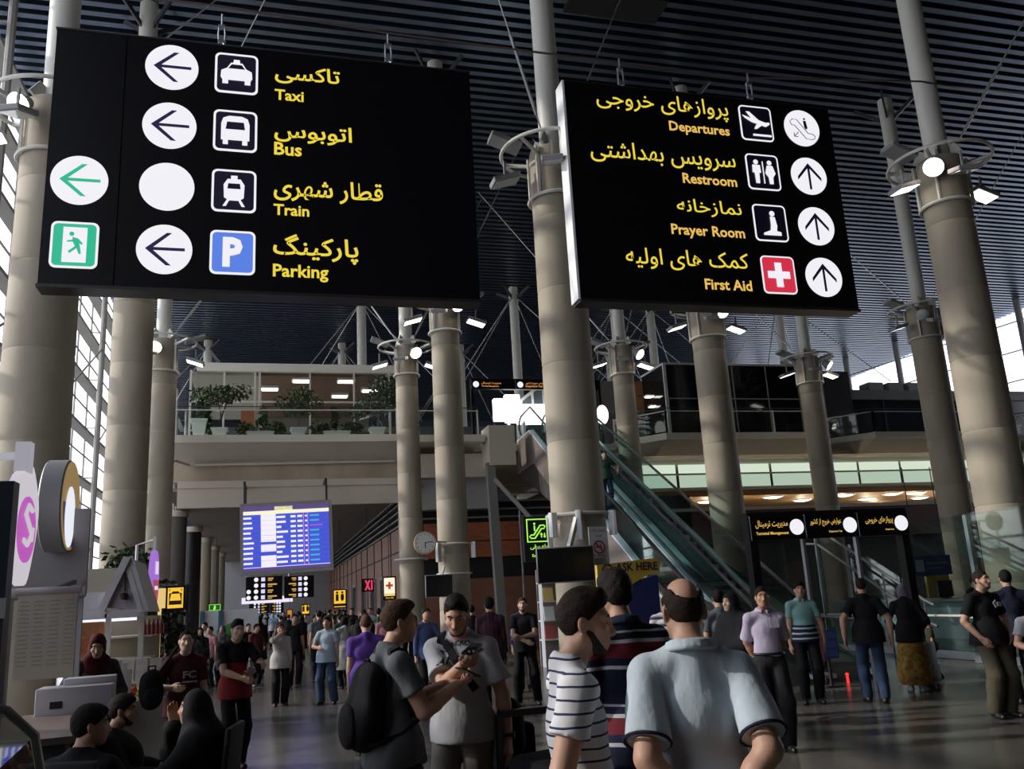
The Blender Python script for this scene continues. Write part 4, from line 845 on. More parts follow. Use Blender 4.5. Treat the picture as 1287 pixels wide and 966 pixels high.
# no smoking sign
r = empty('no_smoking_sign',at(752.5,681,14.02),math.radians(8),'white no smoking plate with a red circle on the middle column','sign')
MB().box((0,.02,0),(.34,.03,.52)).build('plate', mat('plate_white',(.62,.61,.6),.5), r, smooth=0)
b = MB().tube([(.1*math.cos(2*PI*k/28),0,-.08+.1*math.sin(2*PI*k/28)) for k in range(28)],.013,6,closed=True).bar((-.07,0,-.01),(.07,0,-.15),.02,.02); b.build('red_circle', mat('ban_red',(.35,.03,.04),.5), r)
MB().box((0,.002,-.08),(.12,.006,.022)).box((.03,.002,-.05),(.01,.006,.05),(0,.4,0)).build('cigarette', KB, r, smooth=0)
lettering('استعمال دخانیات',-.13,.13,.165,KB,r,y=.002,z1=.225,fa=True,name='persian_lettering'); lettering('ممنوع',-.07,.07,.075,KB,r,y=.002,z1=.125,fa=True,name='persian_lettering'); lettering('No Smoking',-.12,.12,-.235,KB,r,y=.002,name='english_lettering')
# green escalator sign
c = at(675.5,674,15.3)
r = empty('escalator_sign',c,0,'green glowing escalator sign left of the middle column','sign'); GG = emis('neon_green',(.42,.95,.10),1.0)
MB().box2((-.25,0,-.44),(.25,.12,.36)).build('casing', SIGNB, r, smooth=0)
b = MB()
for q in (((-.2,-.1),(.2,-.08)),((-.2,.3),(.2,.32)),((-.2,-.1),(-.18,.32)),((.18,-.1),(.2,.32))): b.box2((q[0][0],-.012,q[0][1]),(q[1][0],0,q[1][1]))
b.build('lit_border', GG, r, smooth=0)
MB().tube([(-.12,-.012,-.03),(-.15,-.012,.0),(-.12,-.012,.03),(-.07,-.012,.03),(.06,-.012,.2),(.13,-.012,.2),(.15,-.012,.17),(.13,-.012,.14),(.08,-.012,.14),(-.05,-.012,-.03)],.014,6,closed=True).lathe([(.02,0),(.02,.01)],(-.05,-.005,.23),10,'y').box((-.05,-.01,.15),(.025,.01,.1)).build('escalator_symbol', GG, r)
shapes('arrow_up',[[(.065,-.02),(.085,-.02),(.085,.03),(.105,.03),(.075,.07),(.045,.03),(.065,.03)]],0,0,0,GG,r,off=.006); shapes('arrow_down',[[(.125,.06),(.145,.06),(.145,.01),(.165,.01),(.135,-.03),(.105,.01),(.125,.01)]],0,0,0,GG,r,off=.006)
lettering('پله برقی',-.15,.17,-.24,GG,r,y=-.012,z1=-.14,fa=True,name='persian_lettering'); lettering('Escalator',-.12,.14,-.36,GG,r,y=-.012,name='english_lettering')
MB().tube([(-.28,.1,.5),(-.28,.1,-2.53)],.02,6).bar((-.29,.1,.3),(0,.08,.3),.03,.03).build('bracket', DSTEEL, r)
# help desk stand
c = at(790,706,11.0); r = empty('help_stand',(c.x,11.0,0),0,'blue help stand with a yellow ASK HERE header','stand')
yl = mat('stand_yellow',(.55,.38,.05),.5); bl = mat('stand_blue',(.02,.03,.14),.5)
MB().prism([(-.42,0),(.4,0),(.4,1.86),(-.42,1.7)],0,.06,lambda u,v,w:(u,w,v)).build('body', bl, r, smooth=0)
zt = c.z+.04
MB().prism([(-.46,zt-.06),(.43,zt),(.43,zt-.18),(.2,zt-.24),(.0,zt-.34),(-.2,zt-.4),(-.46,zt-.42)],-.02,.06,lambda u,v,w:(u,w,v)).build('header', yl, r, smooth=0)
lettering('ASK HERE',-.2,.40,zt-.16,mat('stand_ink',(.02,.015,.05),.6),r,y=-.026,bold=.03,z1=zt-.05,name='header_lettering')
MB().tube([(-.32+.07*math.cos(2*PI*k/20),-.026,zt-.13+.07*math.sin(2*PI*k/20)) for k in range(20)],.012,5,closed=True).build('header_ring', mat('stand_ink',(.02,.015,.05),.6), r)
# bright stall far behind the striped man
MX = at(676,760,21.3).x
r = empty('magazine_stall',(MX+1.0,21.3,0),0,'bright magazine stall showing below the middle television','stall')
MB().box2((-1.0,0,0),(.55,.05,2.3)).build('back_board', mat('stall_back',(.28,.24,.22),.7), r, smooth=0)
for z in (.6,1.05,1.5,1.95): MB().box2((-1.0,-.35,z),(.55,0,z+.03)).build('shelf', WHITE, r, smooth=0)
MB().box2((-1.04,-.35,0),(-.98,-.27,2.75)).build('lit_post', emis('lit_post',(.75,.78,.85),.65), r, smooth=0); MB().box2((-1.0,-.36,2.1),(.55,-.3,2.2)).build('header', emis('stall_header',(.9,.88,.8),.8), r, smooth=0)
random.seed(11)
mags = [(.5,.12,.1),(.75,.7,.6),(.8,.6,.2),(.15,.25,.45),(.6,.3,.12),(.7,.75,.75),(.25,.1,.3),(.3,.45,.2)]
for i in range(16):
    row = i//4; k = i%4; cc = mags[(i*5+row)%8]
    tag(MB().box((0,0,.16),(.26,.03,.32),(-.15,0,0)).build('magazine', mat('mag_%d'%((i*5+row)%8),cc,.5), None, (MX+.22+k*.36,21.12,.63+row*.45), 0),'bright magazine cover on the stall below the middle television','magazine','magazines on the bright stall')

# ---------------------------------------------------------------- glass barrier and signs on the right
r = empty('glass_barrier',(0,0,0),0,'tall glass barrier with steel posts around the big right hand column','barrier')
FR = mat('barrier_frame',(.30,.35,.38),.4,.4)
def gpanel(a,b,h,rail=.83):
    a=Vector(a); b=Vector(b); u=Vector((0,0,1))
    MB().quad(a+u*.15,b+u*.15,b+u*h,a+u*h).build('glass_panel', glass('barrier_glass',(.82,.93,.9),.2,.82), r, smooth=0)
    MB().bar(a+u*.08,b+u*.08,.08,.14).build('base_frame', FR, r, smooth=0); MB().tube([a+u*rail,b+u*rail],.025,8).build('rail', STEEL, r)
    MB().box(a+u*h/2,(.09,.09,h)).build('post', FR, r, smooth=0)
gpanel((13.12,14.25,0),(13.2,16.2,0),2.75); gpanel((13.2,16.2,0),(13.3,19.5,0),2.75); gpanel((13.3,19.5,0),(13.4,23.0,0),2.75)
gpanel((12.8,12.4,0),(12.8,14.25,0),2.75); gpanel((12.75,9.6,0),(12.8,12.4,0),2.75)
r2 = empty('service_counter',(14.6,17.5,0),0,'pale teal service counter behind the glass barrier','counter')
MB().box2((0,-2.2,0),(.6,3.6,1.05)).build('body', mat('counter_teal',(.16,.22,.22),.5), r2, smooth=0); MB().box2((-.03,-1.2,.25),(0,.2,.92)).box2((-.03,.6,.25),(0,2.0,.92)).build('pale_panel', mat('counter_pale',(.36,.45,.44),.4), r2, smooth=0); MB().box2((-.08,-2.25,1.05),(.7,3.65,1.1)).build('worktop', mat('counter_top',(.2,.24,.24),.3), r2, smooth=0)
tag(MB().box((15.0,17.3,1.32),(.4,.06,.36)).box((15.0,17.33,1.14),(.12,.12,.1)).build('monitor', BLACK, smooth=0),'black monitor on the service counter behind the glass barrier','monitor')
c = at(1172,710,22); r = empty('blue_sign',c,0,'dim blue sign with a pale square behind the glass barrier','sign')
MB().box2((-.66,0,-.28),(.66,.08,.28)).build('panel', mat('sign_dim_blue',(.02,.05,.16),.5), r, smooth=0); MB().box2((-.58,-.01,-.17),(-.3,0,.17)).build('pale_square', mat('sign_pale',(.35,.4,.45),.5), r, smooth=0); MB().box2((-.2,-.01,.03),(.5,0,.09)).box2((-.2,-.01,-.1),(.4,0,-.06)).build('lettering_line', mat('sign_line',(.15,.2,.35),.5), r, smooth=0)
MB().tube([(-.5,.04,.28),(-.5,.04,2.9)],.015,6).build('hanging_rod', DSTEEL, r); MB().tube([(.5,.04,.28),(.5,.04,2.9)],.015,6).build('hanging_rod', DSTEEL, r)
c = at(1192,745,26); tag(MB().box2((c.x-.8,c.y,0),(c.x+.9,c.y+.1,c.z+.6)).build('yellow_screen', mat('dull_yellow',(.38,.27,.05),.6,var=.2), smooth=0),'dull yellow screen behind the glass barrier','screen')
c = at(1160,662,31.5); st(MB().box2((15,c.y,3.3),(40,c.y+.3,4.55)).build('trim_fascia_red', mat('maroon_fascia',(.10,.035,.035),.6), smooth=0)); st(MB().box2((15,c.y-.02,4.55),(40,c.y+.3,4.68)).build('trim_5', GREIGE, smooth=0)); st(MB().box2((15,c.y+.3,0),(40,c.y+.4,3.3)).build('wall_shop_dark', mat('shop_dark',(.035,.04,.04),.7), smooth=0))
# low signs and light at the escalator foot
c = atz(1042,832,0); c = at(1042,815,12.85); r = empty('notice_stand',(c.x,12.85,0),0,'blue and pink notice board standing at the foot of the escalators','notice')
MB().box2((-.17,0,.43),(.17,.03,.88)).build('board', mat('notice_blue',(.05,.09,.30),.5), r, smooth=0); MB().box2((-.17,-.006,.43),(-.1,0,.88)).build('pink_strip', mat('notice_pink',(.45,.16,.2),.5), r, smooth=0)
for k in range(3): MB().box2((-.08,-.006,.46+k*.14),(.15,0,.57+k*.14)).build('notice_panel', mat('notice_line',(.10,.16,.45),.5), r, smooth=0)
MB().box2((-.02,.03,0),(.02,.07,.5)).box2((-.15,-.08,0),(.15,.16,.02)).build('foot', DSTEEL, r, smooth=0)
p = at(1064,843,13.15); tag(MB().sph((p.x,p.y,.14),(.03,.03,.025)).box((p.x,p.y,.065),(.03,.03,.13)).build('warning_lamp', emis('red_lamp',(.9,.03,.03),1.5)),'tiny red warning light at the escalator foot','lamp')

# ---------------------------------------------------------------- stalls and counters at the left
ST = mat('stall_paint',(.55,.53,.48),.6); CRM = mat('cream_board',(.36,.33,.27),.6)
def atx(px,py,X):
    d = Vector(((px-643.5)/F_PX,(py-483)/F_PX,1.0)); v = _r*d.x+_d*d.y+_f*d.z
    return Vector((0,0,CAM_Z))+v*(X/v.x)
r = empty('round_sign',(-1.69,7.0,2.38),math.radians(-1),'white round shop sign with a pink ring hanging at the far left','sign')
MB().prism([(.30*math.cos(2*PI*k/36)*(1.0+.1*math.sin(3*2*PI*k/36)),.42*math.sin(2*PI*k/36)*(1+.06*math.cos(5*2*PI*k/36))) for k in range(36)],-.06,0,lambda u,v,w:(w,u,v)).build('board', emis('round_sign_white',(.62,.58,.64),.9), r)
MB().prism([(.22*math.cos(2*PI*k/32),.235*math.sin(2*PI*k/32)+.0) for k in range(32)],0,.01,lambda u,v,w:(w,u,v-.04)).build('pink_disc', emis('round_pink',(.62,.12,.60),.75), r)
b = MB()
b.tube([(.014,.08,.1),(.014,-.02,.13),(.014,-.09,.06),(.014,0,0),(.014,.09,-.07),(.014,0,-.15),(.014,-.1,-.12)],.02,6).tube([(.014,.12,-.02),(.014,.1,-.12)],.015,6).build('white_swirl', emis('round_sign_white',(.62,.58,.64),.9), r)
MB().bar((-.03,-.06,.36),(-.03,-.06,.58),.10,.10).bar((-.03,0,.5),(-.6,.2,.5),.05,.05).build('bracket', emis('round_sign_white2',(.45,.44,.5),.7), r, smooth=0)
r = empty('lightbox',(-1.62,8.0,2.62),math.radians(1),'round drum lightbox, tan above and white below, on the grey stall','lightbox')
MB().lathe([(.37,-.16),(.38,-.15),(.38,0),(.37,.01)],(0,0,0),40,'x').build('drum', mat('drum_grey',(.35,.35,.36),.45,.3), r)
fc = MB().prism([(.365*math.cos(2*PI*k/40),.365*math.sin(2*PI*k/40)) for k in range(40)],.011,.02,lambda u,v,w:(w,u,v)).build('face', emis('drum_tan',(.42,.27,.10),.6), r)
MB().prism([(.34*math.cos(a),.34*math.sin(a)) for a in [PI+PI*k/20 for k in range(21)]],.02,.024,lambda u,v,w:(w,u,v)).build('dark_edge', emis('drum_blue',(.03,.03,.12),.8), fc)
MB().prism([(-.27+.2*math.cos(2*PI*k/28)+.2,-.1+.25*math.sin(2*PI*k/28)) for k in range(28)],.024,.028,lambda u,v,w:(w,u,v)).build('white_cup', emis('drum_white',(.8,.82,.9),1.0), fc)
r = empty('food_stall',(0,0,0),0,'grey fronted food stall with a cream menu at the far left','stall')
a = at(25,640,8.05); c = at(106,742,8.05)
MB().box2((a.x-.3,8.1,c.z),(c.x,8.16,a.z)).build('fascia', mat('fascia_grey',(.25,.235,.25),.55), r, smooth=0)
MB().tube([(a.x-.3,8.06,c.z),(c.x+.01,8.06,c.z)],.05,12).build('roller_tube', mat('fascia_light',(.34,.32,.33),.4), r)
MB().box2((a.x-.3,8.12,0),(a.x-.2,8.9,a.z)).box2((c.x-.06,8.12,0),(c.x-.02,8.16,c.z)).build('post', GREY, r, smooth=0)
r = empty('menu_board',(-1.575,7.3,1.60),math.radians(-2),'cream menu board with faint lines hanging below the grey stall front','menu')
MB().box((0,0,0),(.40,.03,.62)).build('board', CRM, r, smooth=0); b = MB()
for k in range(4):
    for j in range(16): b.box((-.155+k*.103,-.017,.24-j*.03),(.055+.02*((j*7+k)%3)/2,.003,.006))
b.build('menu_lines', mat('menu_grey',(.25,.23,.2),.7), r, smooth=0); MB().tube([(-.22,0,.31),(.22,0,.31)],.03,10).build('roller', mat('fascia_light',(.34,.32,.33),.4), r); MB().bar((0,.0,.3),(0,.75,.4),.03,.03).build('hanging_arm', DSTEEL, r, smooth=0)
r = empty('display_screen',(-1.42,5.6,0),0,'dark upright display at the far left edge','display')
a = at(18,604,5.6); MB().box2((-.35,0,0),(a.x+1.42,.12,a.z)).build('casing', mat('screen_navy',(.02,.03,.045),.3), r, smooth=0); MB().box2((-.35,-.02,1.72),(a.x+1.43,0,1.83)).build('pale_strip', mat('strip_pale',(.3,.3,.31),.5), r, smooth=0)
# small house shaped sweet stall
r = empty('sweet_stall',(-1.45,10.0,0),0,'small house shaped sweet stall with a white gable','stall')
MB().prism([(-.16,1.80),(.18,1.76),(.02,2.24)],-.02,.02,lambda u,v,w:(u,w,v)).build('gable', mat('gable_grey',(.36,.34,.38),.6), r, smooth=0)
MB().bar((-.2,-.02,1.78),(.02,-.02,2.3),.1,.07).bar((.02,-.02,2.3),(.2,-.02,1.74),.1,.05).box2((-.17,-.03,1.70),(.2,.02,1.77)).build('gable_trim', mat('gable_white',(.55,.53,.56),.5), r, smooth=0)
MB().quad((-.2,-.05,1.78),(.02,-.05,2.3),(.02,1.4,2.3),(-.2,1.4,1.78)).quad((.2,-.05,1.74),(.02,-.05,2.3),(.02,1.4,2.3),(.2,1.4,1.74)).build('roof', ST, r, smooth=0)
MB().tube([(.01,-.04,2.15),(.01,-.04,1.95)],.008,5).lathe([(.03,0),(.045,.05),(.02,.07)],(.01,-.06,1.87),10).build('lantern', KB, r)
MB().box2((-.52,.0,1.74),(-.17,.05,1.96)).box2((-.56,-.03,1.70),(-.15,.06,1.74)).build('side_fascia', mat('gable_white',(.55,.53,.56),.5), r, smooth=0)
MB().box2((-.55,.1,0),(-.5,.16,1.7)).box2((.14,.1,0),(.19,.16,1.72)).box2((-.18,.1,0),(-.13,.16,1.72)).build('post', ST, r, smooth=0)
MB().box2((-.55,1.0,0),(.25,1.05,1.7)).build('back_wall', mat('stall_wall',(.3,.26,.2),.7), r, smooth=0)
for z in (1.0,1.25,1.48): MB().box2((-.5,.55,z),(.22,1.0,z+.02)).build('shelf', ST, r, smooth=0)
MB().box2((-.5,-.35,0),(.55,.3,.9)).build('counter', ST, r, smooth=0)
MB().box2((-.44,.15,1.66),(.1,.25,1.69)).build('strip_light', emis('stall_strip',(.8,.82,1),1.2), r, smooth=0)
cols = [(.45,.16,.05),(.5,.25,.07),(.42,.10,.04),(.35,.14,.05),(.5,.3,.08)]
for i in range(4): tag(MB().box2((-.48,.0,0),(-.2,.05,.17)).build('snack_box', mat('snack_%d'%i,cols[i],.5,var=.3,vscale=12), None, (-1.45,10.5,1.03+i*.18) if False else (-1.45,10.14,1.0+i*.165), 0),['lowest','second','third','topmost'][i]+' orange picture panel stacked on the left of the sweet stall','panel','orange panels on the sweet stall')
for i in range(5): tag(MB().lathe([(.028,0),(.03,.09),(.012,.13),(.012,.16)],(0,0,0),10).build('red_bottle', mat('bottle_red',(.25,.03,.03),.3), None, (-1.28+i*.03,10.3+i*.12,1.50)),'red bottle in the row on the top shelf of the sweet stall','bottle','red bottles on the sweet stall')
for i in range(3): tag(MB().box((0,0,.11),(.11,.09,.22)).build('white_carton', mat('carton_white',(.45,.44,.42),.5,var=.2,vscale=14), None, (-1.38+i*.13,10.05,.9+.15)),'pale carton standing on the sweet stall counter, '+('left','middle','right')[i]+' of three','carton','cartons on the stall counter')
random.seed(5); bags = [(.55,.42,.05),(.5,.08,.05),(.6,.5,.12),(.45,.2,.05),(.5,.48,.3),(.15,.3,.4)]
for i in range(12): tag(MB().sph((0,0,0),(.06,.045,.035),10,6).build('snack_bag', mat('bag_%d'%(i%6),bags[i%6],.4), None, (-1.4+(i%6)*.085+random.uniform(-.02,.02),9.85-(i//6)*.1,.95+.03*(i//6==0)), 180),'small bright snack bag heaped on the sweet stall counter','bag','snack bags on the stall counter')
tag(MB().box((0,0,0),(.1,.06,.22)).box((-.02,0,.14),(.05,.05,.08)).build('paper_bag', mat('bag_white',(.5,.5,.5),.6), None, (-1.36,9.75,1.08), 0),'white upright paper bag on the sweet stall counter','bag')
# planting box and trees beside the stall
a = at(106,742,14); c = at(181,712,14)
r = empty('planter_wall',(0,14,0),0,'cream planter wall behind the sweet stall','planter'); MB().box2((a.x,0,0),(c.x,.6,c.z)).build('wall', CRM, r, smooth=0); leaf_mesh('foliage',[((c.x-.25,.3,c.z+.12),(.35,.3,.22),1)],260,.07,LEAF,r,8)
r = empty('indoor_tree',(-1.62,15.6,0),0,'dark leafy indoor tree left of the corridor, below the yellow telephone sign','plant'); MB().lathe([(.3,0),(.38,.5),(.33,.5)],(0,0,0),16).build('pot', mat('pot_dark',(.06,.05,.045),.6), r); MB().tube([(0,0,.4),(.05,0,1.2),(0,0,1.9)],.05,8).build('trunk', BARK, r)
leaf_mesh('foliage',[((.1,0,1.1),(.45,.4,.6),.6),((-.1,0,1.9),(.4,.35,.4),.4)],800,.085,mat('leaf_dark',(.02,.03,.014),.6,var=.3,vscale=9),r,9)
r = empty('purple_sign',(-1.40,12.2,2.14),math.radians(-4),'narrow oval purple and red glowing sign beside the sweet stall','sign'); 
MB().prism([(.2*math.cos(2*PI*k/32),.37*math.sin(2*PI*k/32)) for k in range(32)],-.06,0,lambda u,v,w:(w,u,v)).build('board', emis('purple_neon',(.42,.18,.75),.8), r); MB().prism([(.17*math.cos(a),.33*math.sin(a)) for a in [PI+PI*k/16 for k in range(17)]],0,.006,lambda u,v,w:(w,u,v)).build('red_half', emis('purple_red',(.5,.08,.15),.7), r); MB().box((.008,0,.15),(.004,.18,.16)).box((.008,0,-.1),(.004,.2,.05)).build('lettering_patch', emis('purple_white',(.8,.7,.95),.9), r, smooth=0)
MB().bar((-.03,0,.37),(-.03,0,.55),.04,.04).tube([(-.05,.0,.5),(-.25,.02,.45),(-.25,.02,-2.1)],.02,6).build('bracket', STEEL, r)
tag(MB().box((-1.42,12.9,1.92),(.12,.2,.26)).bar((-1.42,12.9,0),(-1.42,12.9,1.8),.04,.04).build('yellow_lamp', emis('yellow_lamp',(.85,.6,.2),.9), smooth=0),'yellow glowing box lamp behind the purple sign','lamp')
# white partition with teal posts
r = empty('partition',(0,0,0),0,'white partition with teal posts and a green patch at the corridor mouth','partition')
a = at(252,768,25); c = at(325,762,25)
MB().box2((a.x,25,0),(c.x,25.06,a.z)).build('panel', mat('partition_white',(.62,.63,.66),.5), r, smooth=0)
for px in (254,277): q = at(px,768,24.95); MB().box((q.x,24.95,a.z/2),(.09,.09,a.z)).build('post', mat('teal_post',(.03,.14,.2),.4), r, smooth=0)
q = at(290,795,24.97); MB().prism([(q.x+.28*math.cos(2*PI*k/18)*(1+.15*math.sin(k*2.1)),q.z+.26*math.sin(2*PI*k/18)*(1+.15*math.cos(k*1.7))) for k in range(18)],24.97,25,lambda u,v,w:(u,w,v)).build('green_patch', mat('partition_green',(.06,.30,.04),.5), r, smooth=0)
q = at(264,795,24.97); MB().lathe([(.12,0),(.12,.02)],(q.x-.12,24.99,q.z),14,'y').lathe([(.12,0),(.12,.02)],(q.x+.28,24.99,q.z),14,'y').build('pale_roundel', mat('partition_roundel',(.22,.22,.2),.5), r)
# counter with the white carton, glass case in the near corner
r = empty('shop_counter',(-1.5,7.0,0),math.radians(8),'dark shop counter with a red brown top beside the seated men','counter'); MB().box2((-.35,-.9,0),(.2,.6,.98)).build('body', mat('counter_dark',(.05,.045,.05),.6), r, smooth=0); MB().box2((-.4,-1.0,.98),(.28,.65,1.02)).build('worktop', mat('counter_brown',(.20,.15,.13),.35), r, smooth=0)
r = empty('cash_desk_screen',(-1.42,7.6,1.02),math.radians(4),'white box shaped screen unit on the shop counter','box'); MB().box((.02,0,.09),(.52,.3,.2),None,.01).box((.1,.12,.21),(.36,.2,.06),None,.01).build('body', mat('unit_white',(.42,.41,.45),.5), r, smooth=30); MB().box((-.1,-.152,.07),(.08,.01,.05)).build('slot', BLACK, r, smooth=0)
r = empty('display_case',(-1.05,3.9,0),math.radians(6),'curved glass display case in the near left corner','case')
prof = [(-.5,.85),(.02,.85),(.14,1.0),(.10,1.18),(-.02,1.30),(-.2,1.37),(-.5,1.38)]
MB().box2((-.55,-.6,0),(.12,.8,.85)).build('base', mat('case_base',(.02,.022,.025),.5), r, smooth=0)
b = MB()
for p_,q_ in zip(prof[1:],prof[2:]): b.quad((p_[0],-.6,p_[1]),(q_[0],-.6,q_[1]),(q_[0],.8,q_[1]),(p_[0],.8,p_[1]))
b.build('curved_glass', glass('case_glass',(.6,.68,.62),.3,.6), r, smooth=60)
for y_ in (-.6,.8): MB().tube([(u,y_,v) for u,v in prof[1:]],.022,8).build('edge_frame', mat('case_frame',(.16,.17,.15),.4,.3), r)
MB().box2((-.5,-.55,1.1),(.0,.75,1.115)).build('shelf', mat('case_shelf',(.1,.11,.1),.4), r, smooth=0)

# ---------------------------------------------------------------- luggage
def suitcase(x,y,w,d,h,rz,label,m,group=None):
    r = empty('suitcase',(x,y,0),rz,label,'suitcase',group); MB().box((0,0,h/2+.05),(w,d,h),None,.04).build('shell', m, r); MB().tube([(-w*.3,0,h+.04),(-w*.3,0,h+.08),(w*.3,0,h+.08),(w*.3,0,h+.04)],.013,6).build('handle', DSTEEL, r); MB().box((0,-d/2-.012,h*.35),(w*.8,.03,h*.4),None,.01).build('front_pocket', m, r)
    for sx in (-1,1):
        for sy in (-1,1): MB().lathe([(.025,-.012),(.03,0),(.025,.012)],(sx*w*.38,sy*d*.32,.03),10,'x').build('wheel', BLACK, r)
    return r
SB = mat('suitcase_black',(.008,.008,.009),.85,spec=.1)
a = at(640,905,5.7); suitcase(a.x,5.7,.23,.36,a.z-.05,.1,'black suitcase beside the man in the white T-shirt',SB)
a = at(692,897,5.0); r = empty('luggage_trolley',(a.x+.02,4.9,0),.05,'luggage trolley loaded with a black bag, behind the striped T-shirt man','trolley')
MB().bar((-.24,-.3,.1),(-.24,.4,.1),.04,.04).bar((.24,-.3,.1),(.24,.4,.1),.04,.04).bar((-.24,.4,.1),(-.2,.5,1.0),.035,.035).bar((.24,.4,.1),(.2,.5,1.0),.035,.035).bar((-.2,.5,1.0),(.2,.5,1.0),.04,.04).bar((-.24,-.3,.1),(.24,-.3,.1),.04,.04).build('frame', DSTEEL, r, smooth=0)
for sx in (-.24,.24): MB().lathe([(.06,-.02),(.07,0),(.06,.02)],(sx,.3,.07),12,'x').build('wheel', BLACK, r)
MB().lathe([(.06,-.02),(.07,0),(.06,.02)],(0,-.25,.07),12,'x').build('wheel', BLACK, r)
r = tag(MB().box((a.x+.0,4.82,.5),(.44,.5,.68),(0,0,.35),.06).bar((a.x-.1,4.57,.3),(a.x+.1,4.57,.72),.03,.02).build('black_bag', SB),'big black bag lying on the luggage trolley','bag')
suitcase(9.62,11.75,.36,.24,.62,.5,'white and black suitcase beside the woman in the yellow skirt',mat('suitcase_pale',(.32,.33,.34),.45))
# ---------------------------------------------------------------- people: one smooth distance field per body and per garment
def _v(*a): return np.array(a, dtype=np.float64)
def _nrm(a): return a/np.linalg.norm(a)
HS = .92        # head size
class Field:
    def __init__(s, hs=None): s.p = []; s.cuts = []; s.fine = []; s.hs = hs
    def _t(s,p):
        p = np.array(p,float); return p if s.hs is None else s.hs+(p-s.hs)*HS
    def cone(s,a,b,ra,rb,k=.02,sub=False,flat=False):
        w = 1 if s.hs is None else HS; s.p.append(('f' if flat else 'c',s._t(a),s._t(b),ra*w,rb*w,k*w,sub)); return s
    def ell(s,c,r,k=.02,R=None,sub=False):
        w = 1 if s.hs is None else HS; s.p.append(('e',s._t(c),np.array(r,float)*w,R,None,k*w,sub)); return s
    def cut(s,n,c):                                                     # keep n.p < c
        n = np.array(n,float)
        if s.hs is not None: c = n@s.hs+(c-n@s.hs)*HS
        s.cuts.append((n,c)); return s
    def bounds(s):
        lo = np.full(3,9.); hi = np.full(3,-9.)
        for t,a,b,r1,r2,k,sub in s.p:
            if sub: continue
            if t != 'e': m = max(r1,r2); lo = np.minimum(lo,np.minimum(a,b)-m); hi = np.maximum(hi,np.maximum(a,b)+m)
            else: m = b.max() if r1 is not None else b; lo = np.minimum(lo,a-m); hi = np.maximum(hi,a+m)
        return lo-.03, hi+.03
    def mesh(s, h, hf=None, noise=0.0, nfreq=60.0, ragged=0.0):
        lo,hi = s.bounds(); ax = []
        for i in range(3):
            iv = sorted([(max(lo[i],a[i]),min(hi[i],b[i])) for a,b in s.fine]); pts = []; x = lo[i]
            while x < hi[i]+h:
                pts.append(x); x += hf if (hf and any(a<=x<b for a,b in iv)) else h
            ax.append(np.array(pts))
        X,Y,Z = ax; D = np.full((len(X),len(Y),len(Z)),.5,np.float32)
        for t,a,b,r1,r2,k,sub in s.p:
            if t != 'e': m = max(r1,r2); l = np.minimum(a,b)-m; u = np.maximum(a,b)+m
            else: m = b.max() if r1 is not None else b; l = a-m; u = a+m
            l = l-k-2.5*h; u = u+k+2.5*h; sl = []
            for i in range(3):
                i0 = np.searchsorted(ax[i],l[i]); i1 = np.searchsorted(ax[i],u[i])+1; sl.append(slice(max(0,i0-1),i1))
            sl = tuple(sl); px = X[sl[0]][:,None,None].astype(np.float32); py = Y[sl[1]][None,:,None].astype(np.float32); pz = Z[sl[2]][None,None,:].astype(np.float32)
            if px.size == 0 or py.size == 0 or pz.size == 0: continue
            if t != 'e':
                ba = b-a; bb = ba@ba+1e-12; qx,qy,qz = px-a[0],py-a[1],pz-a[2]
                tt = np.clip((qx*ba[0]+qy*ba[1]+qz*ba[2])/bb,0,1)
                d = np.sqrt((qx-tt*ba[0])**2+(qy-tt*ba[1])**2+(qz-tt*ba[2])**2)-(r1+(r2-r1)*tt)
                if t == 'f': d = np.maximum(d,(qx*ba[0]+qy*ba[1]+qz*ba[2])/math.sqrt(bb)-math.sqrt(bb))
            else:
                qx,qy,qz = px-a[0],py-a[1],pz-a[2]
                if r1 is not None:
                    R = r1; qx,qy,qz = (R[0,0]*qx+R[1,0]*qy+R[2,0]*qz),(R[0,1]*qx+R[1,1]*qy+R[2,1]*qz),(R[0,2]*qx+R[1,2]*qy+R[2,2]*qz)
                k0 = np.sqrt((qx/b[0])**2+(qy/b[1])**2+(qz/b[2])**2); k1 = np.sqrt((qx/b[0]**2)**2+(qy/b[1]**2)**2+(qz/b[2]**2)**2)+1e-9
                d = k0*(k0-1)/k1
            A = D[sl]
            if sub:
                d = -d; hh = np.clip(.5-.5*(d-A)/k,0,1); D[sl] = d*(1-hh)+A*hh+k*hh*(1-hh)
            else:
                hh = np.clip(.5+.5*(A-d)/k,0,1); D[sl] = A*(1-hh)+d*hh-k*hh*(1-hh)
        if noise:
            xx,yy,zz = X[:,None,None],Y[None,:,None],Z[None,None,:]
            D += (noise*(np.sin(xx*nfreq+1.7*np.sin(yy*nfreq*.7))*np.sin(yy*nfreq*1.1+1.3*np.sin(zz*nfreq*.8))+.6*np.sin(zz*nfreq*.9+xx*nfreq*1.3))).astype(np.float32)
        rg = (ragged*(np.sin(X*95+1)[:,None,None]+np.sin(Y*80+2)[None,:,None]*np.sin(X*60)[:,None,None]+.6*np.sin(X*170+3)[:,None,None])).astype(np.float32) if ragged else 0
        for n,c in s.cuts:
            D = np.maximum(D,(X[:,None,None]*n[0]+Y[None,:,None]*n[1]+Z[None,None,:]*n[2]-c).astype(np.float32)+rg)
        return nets(D,X,Y,Z)
